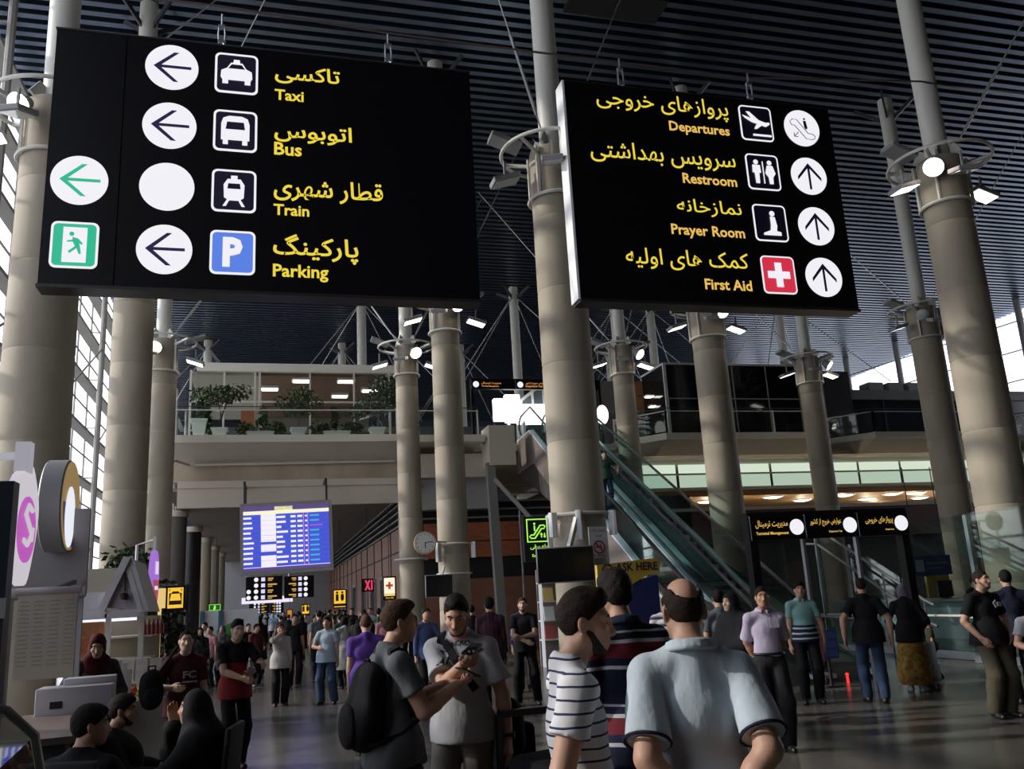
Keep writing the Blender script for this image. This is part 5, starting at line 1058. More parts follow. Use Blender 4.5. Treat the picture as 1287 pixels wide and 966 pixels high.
def nets(D,X,Y,Z):
    D[0],D[-1] = .1,.1; D[:,0],D[:,-1] = .1,.1; D[:,:,0],D[:,:,-1] = .1,.1
    S = D < 0; n = [q-1 for q in D.shape]
    cs = [S[i:n[0]+i,j:n[1]+j,k:n[2]+k] for i in (0,1) for j in (0,1) for k in (0,1)]
    anyc = np.logical_or.reduce(cs); allc = np.logical_and.reduce(cs); act = anyc & ~allc
    I,J,K = np.nonzero(act); idx = np.full(act.shape,-1,np.int32); idx[I,J,K] = np.arange(len(I))
    acc = np.zeros((len(I),3)); cnt = np.zeros(len(I)); G = (X,Y,Z); C = (I,J,K)
    for a in range(3):
        o = [b for b in range(3) if b != a]
        for u in (0,1):
            for w in (0,1):
                off = [0,0,0]; off[o[0]] = u; off[o[1]] = w; i0 = [C[q]+off[q] for q in range(3)]; i1 = list(i0); i1[a] = i0[a]+1
                d0 = D[i0[0],i0[1],i0[2]].astype(float); d1 = D[i1[0],i1[1],i1[2]].astype(float); m = (d0<0) != (d1<0)
                t = np.where(m,d0/np.where(np.abs(d0-d1)<1e-12,1,d0-d1),0)
                p = [G[q][i0[q]] for q in range(3)]; p[a] = p[a]+t*(G[a][i1[a]]-G[a][i0[a]])
                for q in range(3): acc[:,q] += np.where(m,p[q],0)
                cnt += m
    V = acc/cnt[:,None]; F = []
    for a in range(3):
        b,c = (a+1)%3,(a+2)%3; s0 = [slice(None)]*3; s1 = [slice(None)]*3; s0[a] = slice(0,-1); s1[a] = slice(1,None)
        m = S[tuple(s0)] != S[tuple(s1)]; E_ = list(np.nonzero(m)); ok = (E_[b]>0)&(E_[c]>0)&(E_[b]<n[b])&(E_[c]<n[c]); E_ = [e[ok] for e in E_]
        fl = S[E_[0],E_[1],E_[2]]
        def cell(db,dc):
            q = [e.copy() for e in E_]; q[b] -= db; q[c] -= dc; return idx[q[0],q[1],q[2]]
        quad = np.stack([cell(1,1),cell(0,1),cell(0,0),cell(1,0)],1); quad = np.where(fl[:,None],quad,quad[:,::-1]); F.append(quad)
    return V,np.concatenate(F)
def net_object(name, VF, m, parent=None, loc=(0,0,0), s=1.0):
    V,F = VF; V = V*s; me = bpy.data.meshes.new(name)
    me.vertices.add(len(V)); me.vertices.foreach_set('co',V.astype(np.float32).ravel()); me.loops.add(F.size); me.loops.foreach_set('vertex_index',F.astype(np.int32).ravel())
    me.polygons.add(len(F)); me.polygons.foreach_set('loop_start',np.arange(0,F.size,4,dtype=np.int32)); me.update(calc_edges=True)
    return link_mesh(name, me, m, parent, loc, 180)
def rot(ax, a):
    return np.array(Matrix.Rotation(a,3,ax))
def ik(a, t, l1, l2, hint):
    d = t-a; L = np.linalg.norm(d); L2 = min(L,(l1+l2)*.999); d = d/L; t = a+d*L2
    x = (l1*l1-l2*l2+L2*L2)/(2*L2); hgt = math.sqrt(max(0,l1*l1-x*x)); h = hint-d*(hint@d); h = _nrm(h+1e-9)
    return a+d*x+h*hgt, t
def skel(q):
    """joint positions for a person 1.75 m tall who faces -Y"""
    J = {}; sit = q.get('sit'); pz = .93 if not sit else .50
    P = _v(q.get('sway',0),0,pz); R = rot('X',q.get('lean',0)) @ rot('Z',0); Rt = rot('Z',q.get('twist',0))@R if not q.get('lean') else R@rot('Z',q.get('twist',0))
    J['P'] = P; J['R'] = R; J['Rt'] = Rt; J['N'] = P+R@_v(0,.015,.525)
    y,p,r = q.get('head',(0,0,0)); Rh = Rt@rot('Z',y)@rot('X',p)@rot('Y',r); J['Rh'] = Rh; J['Hd'] = J['N']+Rt@_v(0,-.03,.045+q.get('neck',0))+Rh@_v(0,-.022,.103)
    sw = q.get('shoulder',.168)
    for s,k in ((1,'L'),(-1,'R')):
        S = J['N']+Rt@_v(s*sw,.005,-.076); J['S'+k] = S
        w,hint = q.get('arm'+k,((.225*1,-.02,.83),(.3,.6,0)))
        w = _v(s*w[0],w[1],w[2]) if not q.get('absarm') else _v(*w)
        if 'arm'+k not in q: w = w+_v(0,0,0)
        e,w = ik(S,w,.285,.25,_v(s*hint[0],hint[1],hint[2])); J['E'+k] = e; J['W'+k] = w
        H = P+_v(s*.088,0,-.03); J['H'+k] = H
        a = q.get('leg'+k,(.095,.0,.085)); kh = q.get('knee'+k,(.12,-1,0))
        kn,an = ik(H,_v(s*a[0],a[1],a[2]),.43,.425,_v(s*kh[0],kh[1],kh[2])); J['K'+k] = kn; J['A'+k] = an
    return J
def hand(f, W, d, n, s, curl=.35, thumb=.5, k=.008):
    """palm, four unequal fingers and a thumb; d along the hand, n out of the palm, s = +1/-1 puts the thumb on that side"""
    d = _nrm(d); n = _nrm(n-d*(n@d)); t = np.cross(d,n)*s; fr = []
    for j,(o,L) in enumerate(((.030,.072),(.010,.080),(-.010,.074),(-.029,.058))):
        kn = W+d*(.092-abs(o-.005)*.25)+t*o; f.cone(W+d*.012+t*o*.6,kn,.0155,.0125,.014)
        p = kn; 
        for m,(fl,ln,ra) in enumerate(((.55,.45,.0098),(1.25,.32,.0088),(1.7,.25,.0078))):
            a = curl*fl*1.25+.04*j*curl; dd = d*math.cos(a)+n*math.sin(a); e = p+dd*L*ln*1.05; f.cone(p,e,ra,ra-.0006,.004); p = e
    b = W+d*.022+t*.022; c = b+t*.026+d*.034+n*.014*thumb; e = c+d*.028+t*.004+n*.016*thumb; g = e+d*.022-t*.006*thumb+n*.012*thumb
    f.cone(b,c,.0165,.012,.012).cone(c,e,.0115,.010,.006).cone(e,g,.010,.008,.004)
    f.fine.append((W-.03-abs(d)*.0, W+.03)); lo = np.minimum(W,W+d*.19)-.05; hi = np.maximum(W,W+d*.19)+.05; f.fine.append((lo,hi))
def head_prims(f, J, fem=False, detail=True):
    Rh,c = J['Rh'],J['Hd']; T = lambda x,y,z: c+Rh@_v(x,y,z); w = .95 if fem else 1.0; f.hs = c
    f.ell(T(0,.018,.028),(.075*w,.097,.094),.02,Rh).ell(T(0,-.024,-.04),(.058*w,.066,.08),.03,Rh).ell(T(0,-.066,-.094),(.027,.024,.021),.025,Rh)
    if detail:
        for s in (1,-1):
            f.cone(T(s*.052*w,.01,-.055),T(s*.024,-.058,-.096),.018,.015,.03).ell(T(s*.042,-.062,-.022),(.024,.022,.022),.025,Rh)
            f.ell(T(s*.078*w,.016,-.008),(.009,.021,.033),.008,Rh@rot('X',-.2)@rot('Z',-s*.35))
        f.ell(T(0,-.070,.036),(.054,.020,.016),.02,Rh).ell(T(0,-.048,-.035),(.047,.048,.07),.02,Rh).ell(T(0,-.068,-.062),(.034,.027,.028),.02,Rh)
        for s in (1,-1): f.ell(T(s*.031,-.098,.012),(.018,.016,.0105),.010,Rh,sub=True)
        f.cone(T(0,-.084,.020),T(0,-.110,-.026),.0100,.0125,.014).ell(T(0,-.096,-.030),(.016,.016,.009),.012,Rh)
        for s in (1,-1): f.ell(T(s*.0125,-.099,-.031),(.0085,.0105,.0075),.008,Rh)
        f.ell(T(0,-.090,-.057),(.024,.0115,.0065),.007,Rh).ell(T(0,-.088,-.070),(.020,.0115,.0075),.007,Rh)
        f.ell(T(0,-.1025,-.0635),(.022,.007,.0018),.004,Rh,sub=True)
        f.fine.append((c-_v(.125,.135,.14),c+_v(.125,.135,.14)))
    else: f.cone(T(0,-.089,.018),T(0,-.108,-.028),.009,.012,.012)
    f.hs = None
def torso(f, J, q, o=0.0, top=True):
    P,R,Rt = J['P'],J['R'],J['Rt']; g = q.get('g',1.0); b = q.get('belly',0.0); fem = q.get('fem')
    T = lambda x,y,z: P+R@_v(x,y,z); U = lambda x,y,z: J['N']+Rt@_v(x,y,z)
    f.ell(T(0,.012,.0),(.155*g+o,.108*g+o,.13+o),.03,R)
    f.ell(T(0,-.004,.15),(.143*g+o,.100*g+o,.16+o),.03,R)
    if b: f.ell(T(0,-.03-.05*b,.10),(.115*g+.02*b+o,.08+.05*b+o,.125+o),.05,R)
    f.ell(U(0,.0,-.215),(.150*g+o,.106*g+o,.165+o),.03,Rt)
    if fem:
        for s in (1,-1): f.ell(U(s*.065,-.08,-.235),(.055+o,.045+o,.055+o),.04,Rt)
    f.cone(J['SL'],J['SR'],.049*g**.5+o,.049*g**.5+o,.03)
    for s,k in ((1,'L'),(-1,'R')):
        f.cone(U(s*.025,.02,-.0),U(s*.125,.010,-.068),.040+o*.8,.044+o,.03)
        f.ell(T(s*.072,.058,-.05),(.082*g+o,.066*g+o,.09+o),.03,R)
def arm(f, J, k, o=0.0, upto=2.0, ra=1.0, flare=0.0):
    S,E_,W = J['S'+k],J['E'+k],J['W'+k]
    if upto >= 1: f.cone(S,E_,(.052)*ra+o,.041*ra+o,.02)
    else:
        m = S+(E_-S)*.35; f.cone(S,m,.052*ra+o,.051*ra+o,.02).cone(m,S+(E_-S)*upto,.051*ra+o,.049*ra+o+flare,.006,flat=True)
    if upto > 1:
        u = upto-1; m = E_+(W-E_)*.3
        f.cone(E_,m,.041*ra+o,.042*ra+o,.015)
        if u > .3: f.cone(m,E_+(W-E_)*u,.042*ra+o,(.042+(.029-.042)*(u-.3)/.7)*ra+o+flare,.012,flat=u<1)
def legs(f, J, o=0.0, oa=0.0, g=1.0):
    for s,k in ((1,'L'),(-1,'R')):
        H,K,A = J['H'+k],J['K'+k],J['A'+k]; back = _v(0,.02,0)
        f.cone(H,K,.08*g+o,.055+o+oa*.5,.03).cone(K,A+_v(0,0,.0),.055+o+oa*.7,.040+o+oa,.03).ell(K+(A-K)*.32+back,(.052+o+oa*.6,.055+o+oa*.5,.11),.04)
def person(q):
    """builds the body and dresses it; q holds pose, clothes and label"""
    s = q['H']/1.75; h = q.get('res',.012); J = skel(q); hf = q.get('fine',h); big = h <= .011; fem = q.get('fem'); g = q.get('g',1.0)
    sk = mat(*q.get('skin',('skin_warm',(.36,.19,.125)))) if not isinstance(q.get('skin'),bpy.types.Material) else q['skin']
    B = Field(); torso(B,J,q); legs(B,J,0,0,g)
    B.cone(J['N']+J['Rt']@_v(0,.012,-.03),J['Hd']+J['Rh']@_v(0,.02,-.06),.056 if not fem else .048,.052 if not fem else .045,.03)
    head_prims(B,J,fem,True)
    for sd,k in ((1,'L'),(-1,'R')):
        arm(B,J,k,ra=q.get('armr',1.0)*(.88 if fem else 1)); hc = q.get('hand'+k,{}); W = J['W'+k]; d = _v(*hc['d']) if 'd' in hc else W-J['E'+k]
        n = _v(*hc['n']) if 'n' in hc else _v(-sd*.9,.25,0)
        hand(B,W,d,n,hc.get('s',-sd),hc.get('curl',.35),hc.get('thumb',.5))
        A = J['A'+k]; fd = rot('Z',q.get('foot'+k,sd*.2))@_v(0,-1,0); B.cone(A-_v(0,0,.035),A+fd*.13-_v(0,0,.055),.04,.03,.03)
    VF = B.mesh(h,hf if big or q.get('fine') else None)
    o = net_object('person',VF,sk,None,(0,0,0),s); o.location = (q['loc'][0],q['loc'][1],q.get('z',0.0)); o.rotation_euler = (0,0,q['rz']); tag(o,q['label'],'person',q.get('group'),'thing')
    J['s'] = s; q['J'] = J; Rh,c = J['Rh'],J['Hd']; T = lambda x,y,z: c+Rh@_v(x,y,z); n3 = lambda v: v
    # hair
    hs = q.get('hair','short'); hcol = q.get('haircol',('hair_black',(.012,.009,.008)))
    hm = mat(hcol[0],hcol[1],.75,bump=.35,bscale=90,spec=.15)
    if hs and hs != 'none':
        f = Field(c); e = .005 if hs in ('buzz','bald') else .010
        f.ell(T(0,.0245,.03),(.0745+e,.097+e,.094+e),.02,Rh)
        if hs == 'top': f.ell(T(0,-.008,.098),(.063,.082,.044),.03,Rh).ell(T(.01,-.045,.110),(.042,.036,.030),.02,Rh)
        if hs == 'quiff': f.ell(T(0,.005,.098),(.058,.082,.046),.03,Rh).cone(T(-.028,-.035,.118),T(.028,-.045,.120),.028,.026,.02)
        if hs == 'full': f.ell(T(0,0,.072),(.080,.097,.062),.03,Rh).ell(T(0,.066,-.015),(.066,.044,.055),.03,Rh)
        if hs == 'long': f.ell(T(0,.03,-.03),(.095,.1,.13),.03,Rh)
        f.cut(Rh@_v(0,0,-1),(Rh@_v(0,0,-1))@T(0,0,-.068)) if hs not in ('long',) else None; nn = Rh@_v(0,-1.15,-1.0); f.cut(nn,nn@T(0,-.088,.100 if hs in ('top','quiff') else .085))
        if hs in ('short','top','quiff','buzz','full'):
            f.ell(T(0,-.085,-.03),(.078,.075,.075),.006,Rh,sub=True)
        if hs in ('short','full','buzz','top'):
            for sd in (1,-1): f.ell(T(sd*.054,-.080,.090),(.030,.034,.030),.012,Rh,sub=True)
        for sd in (1,-1): f.ell(T(sd*.085,.012,-.012),(.022,.026,.036),.006,Rh,sub=True)
        if hs == 'bald': f.ell(T(0,.055,.105),(.056,.105,.088),.012,Rh,sub=True).ell(T(0,-.08,.05),(.08,.06,.09),.01,Rh,sub=True)
        net_object('hair',f.mesh(min(h,.010) if big else h*.9,None,noise=.0020 if hs not in ('buzz',) else .0006,nfreq=120,ragged=.0035),hm,o,s=s)
    if q.get('beard'):
        f = Field(c); f.ell(T(0,-.024,-.043),(.0600,.0685,.0815),.02,Rh).ell(T(0,-.066,-.095),(.0285,.0255,.0225),.025,Rh)
        for sd in (1,-1): f.cone(T(sd*.056,.012,-.03),T(sd*.026,-.058,-.097),.0185,.0165,.03)
        f.ell(T(0,-.11,-.06),(.022,.03,.012),.006,Rh,sub=True); nn = Rh@_v(0,-.3,1.0); f.cut(nn,nn@T(0,.0,-.008)); nn = Rh@_v(0,1,0); f.cut(nn,nn@T(0,.02,0))
        f.ell(T(0,-.103,-.046),(.026,.010,.006),.006,Rh)
        net_object('beard',f.mesh(min(h,.007) if big else h*.8,None,noise=.0012,nfreq=140),mat('beard_dark',(.025,.017,.013),.8) if q['beard'] is True else mat(*q['beard']),o,s=s)
    # face details
    if q.get('face',True):
        for sd in (1,-1):
            G = lambda x,y,z: (c+Rh@_v(x,y,z)*HS)*s
            p = G(sd*.031,-.0695,.012); e = MB().sph(tuple(p),(.0130*s*HS,.0115*s*HS,.0062*s*HS),10,8,tuple(Matrix(Rh).to_euler())).build('eye', mat('eye_white',(.32,.29,.27),.4), o)
            p2 = G(sd*.031,-.0795,.0108); MB().sph(tuple(p2),(.0056*s,.0032*s,.0054*s),8,6,tuple(Matrix(Rh).to_euler())).build('iris', KB, e)
            MB().tube([tuple(G(sd*.014,-.0875,.034)),tuple(G(sd*.032,-.0845,.040)),tuple(G(sd*.05,-.074,.034))],[.0042*s,.0052*s,.0028*s],6).build('eyebrow', hm, o)
        MB().sph(tuple(G(0,-.0905,-.0572)),(.022*s*HS,.012*s*HS,.0058*s*HS),12,8,tuple(Matrix(Rh).to_euler())).sph(tuple(G(0,-.0890,-.0695)),(.019*s*HS,.012*s*HS,.0066*s*HS),12,8,tuple(Matrix(Rh).to_euler())).build('lips', mat('lips',(.27,.115,.095),.5), o, smooth=180)
    # clothes
    P = J['P']; sh = q.get('shirt')
    def garment(name, f, m, noise=0.0, nf=14.): return net_object(name,f.mesh(q.get('cres',min(max(h,.009),.016)),None,noise=noise,nfreq=nf),m,o,s=s)
    tr = q.get('trousers')
    if tr:
        f = Field(); oo = tr.get('o',.014); f.ell(P+J['R']@_v(0,.012,0),(.155*g+oo,.108*g+oo,.14),.03,J['R'])
        for sd in (1,-1): f.ell(P+J['R']@_v(sd*.072,.058,-.05),(.082*g+oo,.066*g+oo,.09+oo),.03,J['R'])
        legs(f,J,oo,tr.get('oa',.016),g)
        if not q.get('sit'): f.cut((0,0,-1),-.045); f.cut((0,0,1),P[2]+tr.get('top',.09))
        garment('trousers',f,tr['m'],noise=.0035,nf=22.)
        if tr.get('belt'): 
            MB().tube([( (.155*g+.020)*1.0*math.cos(2*PI*k/28)*s*.97,((.108*g+.022)*math.sin(2*PI*k/28)+.012)*s,(P[2]+.075)*s) for k in range(28)],.016*s,6,closed=True).build('belt',BLACK,o)
    if sh:
        f = Field(); oo = sh.get('o',.011); torso(f,J,q,oo); ez = sh.get('ease',.012); hem = sh.get('hem',.86)
        f.ell(P+J['R']@_v(0,.01,.04),(.156*g+ez,.110*g+ez+.03*q.get('belly',0),.22),.03,J['R'])
        if not sh.get('tuck'):
            f.ell(P+J['R']@_v(0,.012,0),(.155*g+.029,.108*g+.029,.16),.03,J['R'])
            for sd in (1,-1): f.ell(P+J['R']@_v(sd*.072,.058,-.05),(.082*g+.027,.066*g+.027,.115),.03,J['R'])
        if hem < .87:
            f.cone(P+_v(0,.01,0),P+_v(0,.01,hem-P[2]-.05),.162*g+ez,.172*g+ez*1.5,.05)
        sl = sh.get('sleeve',.62)
        for k in ('L','R'): arm(f,J,k,oo-.001,sl,q.get('armr',1.0),sh.get('flare',.008) if sl < 1 else .003)
        # sleeve ends are cut square
        f.cone(J['N']+J['Rt']@_v(0,.02,-.10),J['N']+J['Rt']@_v(0,.016,.0),.078,.069,.02)
        nk = J['N']+J['Rt']@_v(0,-.03,.062); f.ell(nk,sh.get('neck',(.070,.085,.055)),.008,J['Rt'],sub=True)
        f.cut((0,0,-1),-hem) if not q.get('sit') else None
        ob = garment('shirt',f,sh['m'],noise=sh.get('noise',.0035),nf=sh.get('nf',17.))
        if sh.get('collar'):
            cm = sh.get('cm',sh['m']); f = Field(); r0 = _v(0,.012,.018); Nb = J['N']+J['Rt']@_v(0,.012,-.005); n = 20; pts = []
            for k2 in range(n+1):
                a = -PI/2+.35+(2*PI-.7)*k2/n; pts.append(Nb+J['Rt']@_v(.074*math.cos(a),.076*math.sin(a),.028+.012*math.sin(a)))
            for a_,b_ in zip(pts,pts[1:]): f.cone(a_,b_,.013,.013,.006); f.cone(a_+J['Rt']@_v(0,0,-.02)+(a_-Nb)*.12,b_+J['Rt']@_v(0,0,-.02)+(b_-Nb)*.12,.012,.012,.006)
            for sd,pp in ((1,pts[0]),(-1,pts[-1])): f.cone(pp,pp+J['Rt']@_v(sd*.012,-.025,-.06),.011,.006,.006)
            garment('collar',f,cm)
        if sh.get('cuff'):
            for k in ('L','R'):
                d = _nrm(J['E'+k]-J['S'+k]); c0 = J['S'+k]+(J['E'+k]-J['S'+k])*sl-d*.004; x = _nrm(np.cross(d,_v(0,0,1.1)+.01)); y = np.cross(d,x); rr = .049*q.get('armr',1)+oo-.001+sh.get('flare',.008)-.002
                MB().tube([tuple((c0+(x*math.cos(2*PI*i/20)+y*math.sin(2*PI*i/20))*rr)*s) for i in range(20)],.006*s,6,closed=True).build('sleeve_trim', sh['cuff'], o)
    if q.get('shoes') is not False:
        sm = q.get('shoes') or mat('shoe_black',(.012,.011,.011),.4)
        for sd,k in ((1,'L'),(-1,'R')):
            A = J['A'+k]; fd = rot('Z',q.get('foot'+k,sd*.2))@_v(0,-1,0); sx = np.cross(fd,_v(0,0,1)); z0 = A[2]-.085; b0 = _v(A[0],A[1],z0); f = Field()
            f.cone(b0-fd*.045+_v(0,0,.04),b0+fd*.06+_v(0,0,.04),.046,.045,.02).cone(b0+fd*.06+_v(0,0,.03),b0+fd*.155+_v(0,0,.028),.045,.034,.02).cone(b0-fd*.02+_v(0,0,.07),b0-fd*.01+_v(0,0,.10),.044,.044,.02)
            f.cut((0,0,-1),-(z0+.006)); net_object('shoe',f.mesh(max(.010,h*.8)),sm,o,s=s)
    if q.get('chador'):
        f = Field(c); cm = q['chador']; f.ell(T(0,.025,.02),(.10,.12,.125),.03,Rh); f.hs = None; f.cone(T(0,.03,-.06),J['N']+_v(0,.02,-.06),.11,.15,.06)
        f.cone(J['SL'],J['SR'],.09,.09,.06); zb = .06 if not q.get('sit') else .18
        f.ell(J['N']+_v(0,.01,-.28),(.24,.19,.33),.08)
        for k in ('L','R'): f.cone(J['S'+k],J['E'+k],.085,.09,.06).cone(J['E'+k],J['W'+k]*.85+J['E'+k]*.15,.09,.07,.06)
        if not q.get('sit'): f.cone(P+_v(0,.01,.1),_v(P[0],P[1]+.01,zb),.21,.29,.1); f.cut((0,0,-1),-.03)
        else: f.cone(P+_v(0,.0,.05),P+_v(0,-.35,.0),.22,.2,.08).cone(P+_v(0,-.38,0),_v(P[0],P[1]-.42,.12),.2,.24,.08).cone(P+_v(0,.05,0),_v(P[0],P[1]+.05,.2),.22,.25,.08)
        f.hs = c; f.ell(T(0,-.12,-.025),(.056,.09,.082),.02,Rh,sub=True); garment('chador',f,cm,noise=.007,nf=13.)
    if q.get('scarf'):
        f = Field(c); f.ell(T(0,.025,.018),(.092,.112,.118),.03,Rh).ell(T(0,.03,-.07),(.09,.09,.08),.04,Rh); f.hs = None; f.cone(J['N']+J['Rt']@_v(-.07,-.05,0),J['N']+J['Rt']@_v(.07,-.05,-.02),.06,.06,.04).ell(J['N']+J['Rt']@_v(0,-.06,-.09),(.11,.07,.1),.05,J['Rt'])
        f.hs = c; f.ell(T(0,-.12,-.012),(.056,.10,.088),.015,Rh,sub=True); garment('headscarf',f,q['scarf'],noise=.005,nf=24.)
    if q.get('skirt'):
        f = Field(); f.cone(P+_v(0,.01,.08),_v(P[0],P[1],q['skirt'].get('hem',.1)+.15),.165,.27,.06).cut((0,0,-1),-q['skirt'].get('hem',.1)).cut((0,0,1),P[2]+.1); garment('skirt',f,q['skirt']['m'],noise=.008,nf=20.)
    return o
def on_body(o, q, p):   # a point given in the person's 1.75 m frame, in the world
    v = Vector([c*q['J']['s'] for c in p]); v.rotate(Euler((0,0,q['rz']))); return Vector(o.location)+v
# ---------------------------------------------------------------- the people
SK1 = ('skin_warm',(.47,.265,.18),.55); SK2 = ('skin_tan',(.38,.205,.13),.55); SK3 = ('skin_pale',(.52,.335,.25),.55)
HB = ('hair_black',(.012,.009,.008)); HBR = ('hair_brown',(.05,.026,.015)); HGR = ('hair_dark_brown',(.022,.014,.010))
BLK = cloth('cloth_black',(.010,.010,.012)); NAVY = cloth('cloth_navy',(.016,.02,.04)); JEANS = cloth('denim_blue',(.035,.06,.115)); DJEANS = cloth('denim_dark',(.012,.016,.03)); CHAR = cloth('cloth_charcoal',(.022,.022,.024)); KHAKI = cloth('cloth_khaki',(.085,.075,.05)); TAUPE = cloth('cloth_taupe',(.16,.14,.12))
R_ = math.radians
def P_(**k): k.setdefault('H',1.72); k.setdefault('rz',0.0); return k
# --- nearest five
bald = P_(label='bald man in a pale blue polo shirt seen from behind in front', loc=(1.43,2.93), rz=R_(160), H=1.76, g=1.0, belly=.5, res=.010, fine=.0055, skin=SK1, hair='bald', haircol=HGR, armr=1.05, shoulder=.158, neck=-.012,
    head=(R_(9),R_(8),0), armL=((.05,.19,.93),(.8,.5,0)), armR=((.04,.21,.96),(.8,.5,0)), handL=dict(d=(-.8,.1,-.5),n=(0,-1,0),curl=.5), handR=dict(d=(.7,.15,-.5),n=(0,-1,0),curl=.5),
    shirt=dict(m=cloth('polo_pale_blue',(.44,.505,.56)), sleeve=.82, hem=.80, collar=True, cuff=NAVY, flare=.016, ease=.025, o=.013, noise=.006, nf=15.), trousers=dict(m=BLK))
o = person(bald)
striped = P_(label='bearded man in a white T-shirt with thin navy stripes', loc=(1.08,3.16), rz=R_(76), H=1.72, g=.98, res=.010, fine=.005, skin=SK1, hair='quiff', haircol=HGR, beard=True, armr=1.05,
    head=(R_(-10),R_(9),0), twist=R_(4), armR=((.20,.06,.86),(.3,1,0)), armL=((.16,-.16,.88),(.6,.8,0)),
    shirt=dict(m=stripes('tee_navy_stripe',[(.82,(.62,.61,.63)),(.18,(.03,.035,.08))],.042), sleeve=.56, hem=.84, flare=.014, noise=.005), trousers=dict(m=DJEANS))
person(striped)
polo = P_(label='man in a navy polo with red and white bands, seen from behind', loc=(1.72,4.28), rz=R_(180), H=1.82, g=1.0, res=.010, fine=.0055, skin=SK2, hair='full', haircol=HB,
    head=(R_(10),R_(6),0), armL=((.24,-.04,.86),(.4,.8,0)), armR=((.24,.0,.84),(.4,.8,0)),
    shirt=dict(m=stripes('polo_bands',[(.30,(.014,.018,.045)),(.05,(.55,.55,.58)),(.10,(.014,.018,.045)),(.20,(.16,.02,.03)),(.05,(.55,.55,.58)),(.10,(.014,.018,.045)),(.03,(.5,.5,.55)),(.17,(.014,.018,.045))],.34,phase=.42), sleeve=.56, hem=.84, collar=True, cm=NAVY, flare=.014), trousers=dict(m=DJEANS))
person(polo)
grey = P_(label='man in a grey T-shirt with a black backpack, looking at a phone', loc=(.68,5.15), rz=R_(102), H=1.72, g=1.0, res=.010, fine=.005, skin=SK1, hair='top', haircol=HBR, armr=1.1,
    head=(R_(-8),R_(4),0), armR=((.17,-.31,1.235),(.3,.5,-1)), armL=((.05,-.33,1.225),(.4,.5,-1)), handR=dict(d=(.35,-.9,.15),n=(.35,.1,.9),curl=.7,thumb=.9), handL=dict(d=(-.45,-.85,.1),n=(-.3,.1,.9),curl=.7,thumb=.9),
    shirt=dict(m=cloth('tee_grey',(.085,.092,.10)), sleeve=.60, hem=.84, flare=.016), trousers=dict(m=BLK))
og = person(grey)
white = P_(label='man in a white printed T-shirt with a black shoulder strap, looking down at his phone', loc=(1.14,5.52), rz=R_(-24), H=1.76, g=1.06, res=.010, fine=.005, skin=SK1, hair='top', haircol=HB, beard=('stubble',(.10,.06,.045),.8), armr=1.05, belly=.3,
    head=(R_(4),R_(28),0), armL=((.27,.0,.86),(.6,.8,0)), armR=((-.09,-.31,1.31),(.5,.3,-1)), handR=dict(d=(.5,-.8,.1),n=(.3,.2,.9),curl=.7,thumb=.9),
    shirt=dict(m=cloth('tee_white',(.40,.40,.42)), sleeve=.74, hem=.85, flare=.022), trousers=dict(m=TAUPE,oa=.022))
ow = person(white)
# print on the white T-shirt, laid on the chest
INKT = mat('print_black',(.012,.012,.014),.7)
def chest_print(o, q, fn_list):
    me = o.children; sh = [c for c in o.children if c.name.startswith('shirt')][0]
    from mathutils.bvhtree import BVHTree
    dg = bpy.context.evaluated_depsgraph_get(); bv = BVHTree.FromPolygons([v.co for v in sh.data.vertices],[tuple(p.vertices) for p in sh.data.polygons])
    def onto(u,w):
        h = bv.ray_cast(Vector((u,-1,w)),Vector((0,1,0)))
        return (u,(h[0].y if h[0] else -.2)-.004,w)
    for s,x0,x1,z0,z1,m,fn in fn_list: lettering(s,x0,x1,z0,m,o,z1=z1,bold=.035,name='shirt_print',fn=(lambda u,w,fn=fn: onto(*(fn(u,w) if fn else (u,w)))))

def arc(u,w,cz=1.315,rad=.135): a = u/.175; rr = rad+(w-1.30); return (.02+math.sin(a)*rr, cz+math.cos(a)*rr*.78)
chest_print(ow,white,[('ABERCROMBIE',-.19,.19,1.285,1.325,INKT,arc),('AND F',-.115,.10,1.305,1.35,INKT,None)])
# phones, strap, bag, watch, backpack
def phone(p, rot, label):
    r = empty('phone',p,0,label,'phone',rot=rot); MB().box((0,0,0),(.072,.145,.009),None,.003).build('case', BLACK, r, smooth=30); MB().box((0,0,.0052),(.064,.13,.001)).build('screen', mat('phone_screen',(.02,.02,.025),.15), r, smooth=0); return r
def mid(o,q,k,d=.09): J = q['J']; dd = _nrm(J['W'+k]-J['E'+k]); return on_body(o,q,J['W'+k]+dd*d+_v(0,0,.022))
phone(mid(og,grey,'R',.10),(R_(25),0,R_(112)),'pale edged phone held by the man in the grey T-shirt'); phone(mid(ow,white,'R',.10)+Vector((0,0,.012)),(R_(20),R_(8),R_(-40)),'black phone held up by the man in the white T-shirt')
def strap(o,q,pts,w,t,name,m,parent=None):
    s = q['J']['s']; b = MB(); pts = [Vector(p)*s for p in pts]
    for a,c in zip(pts,pts[1:]): b.bar(a,c,w,t)
    return b.build(name,m,parent or o,smooth=0)
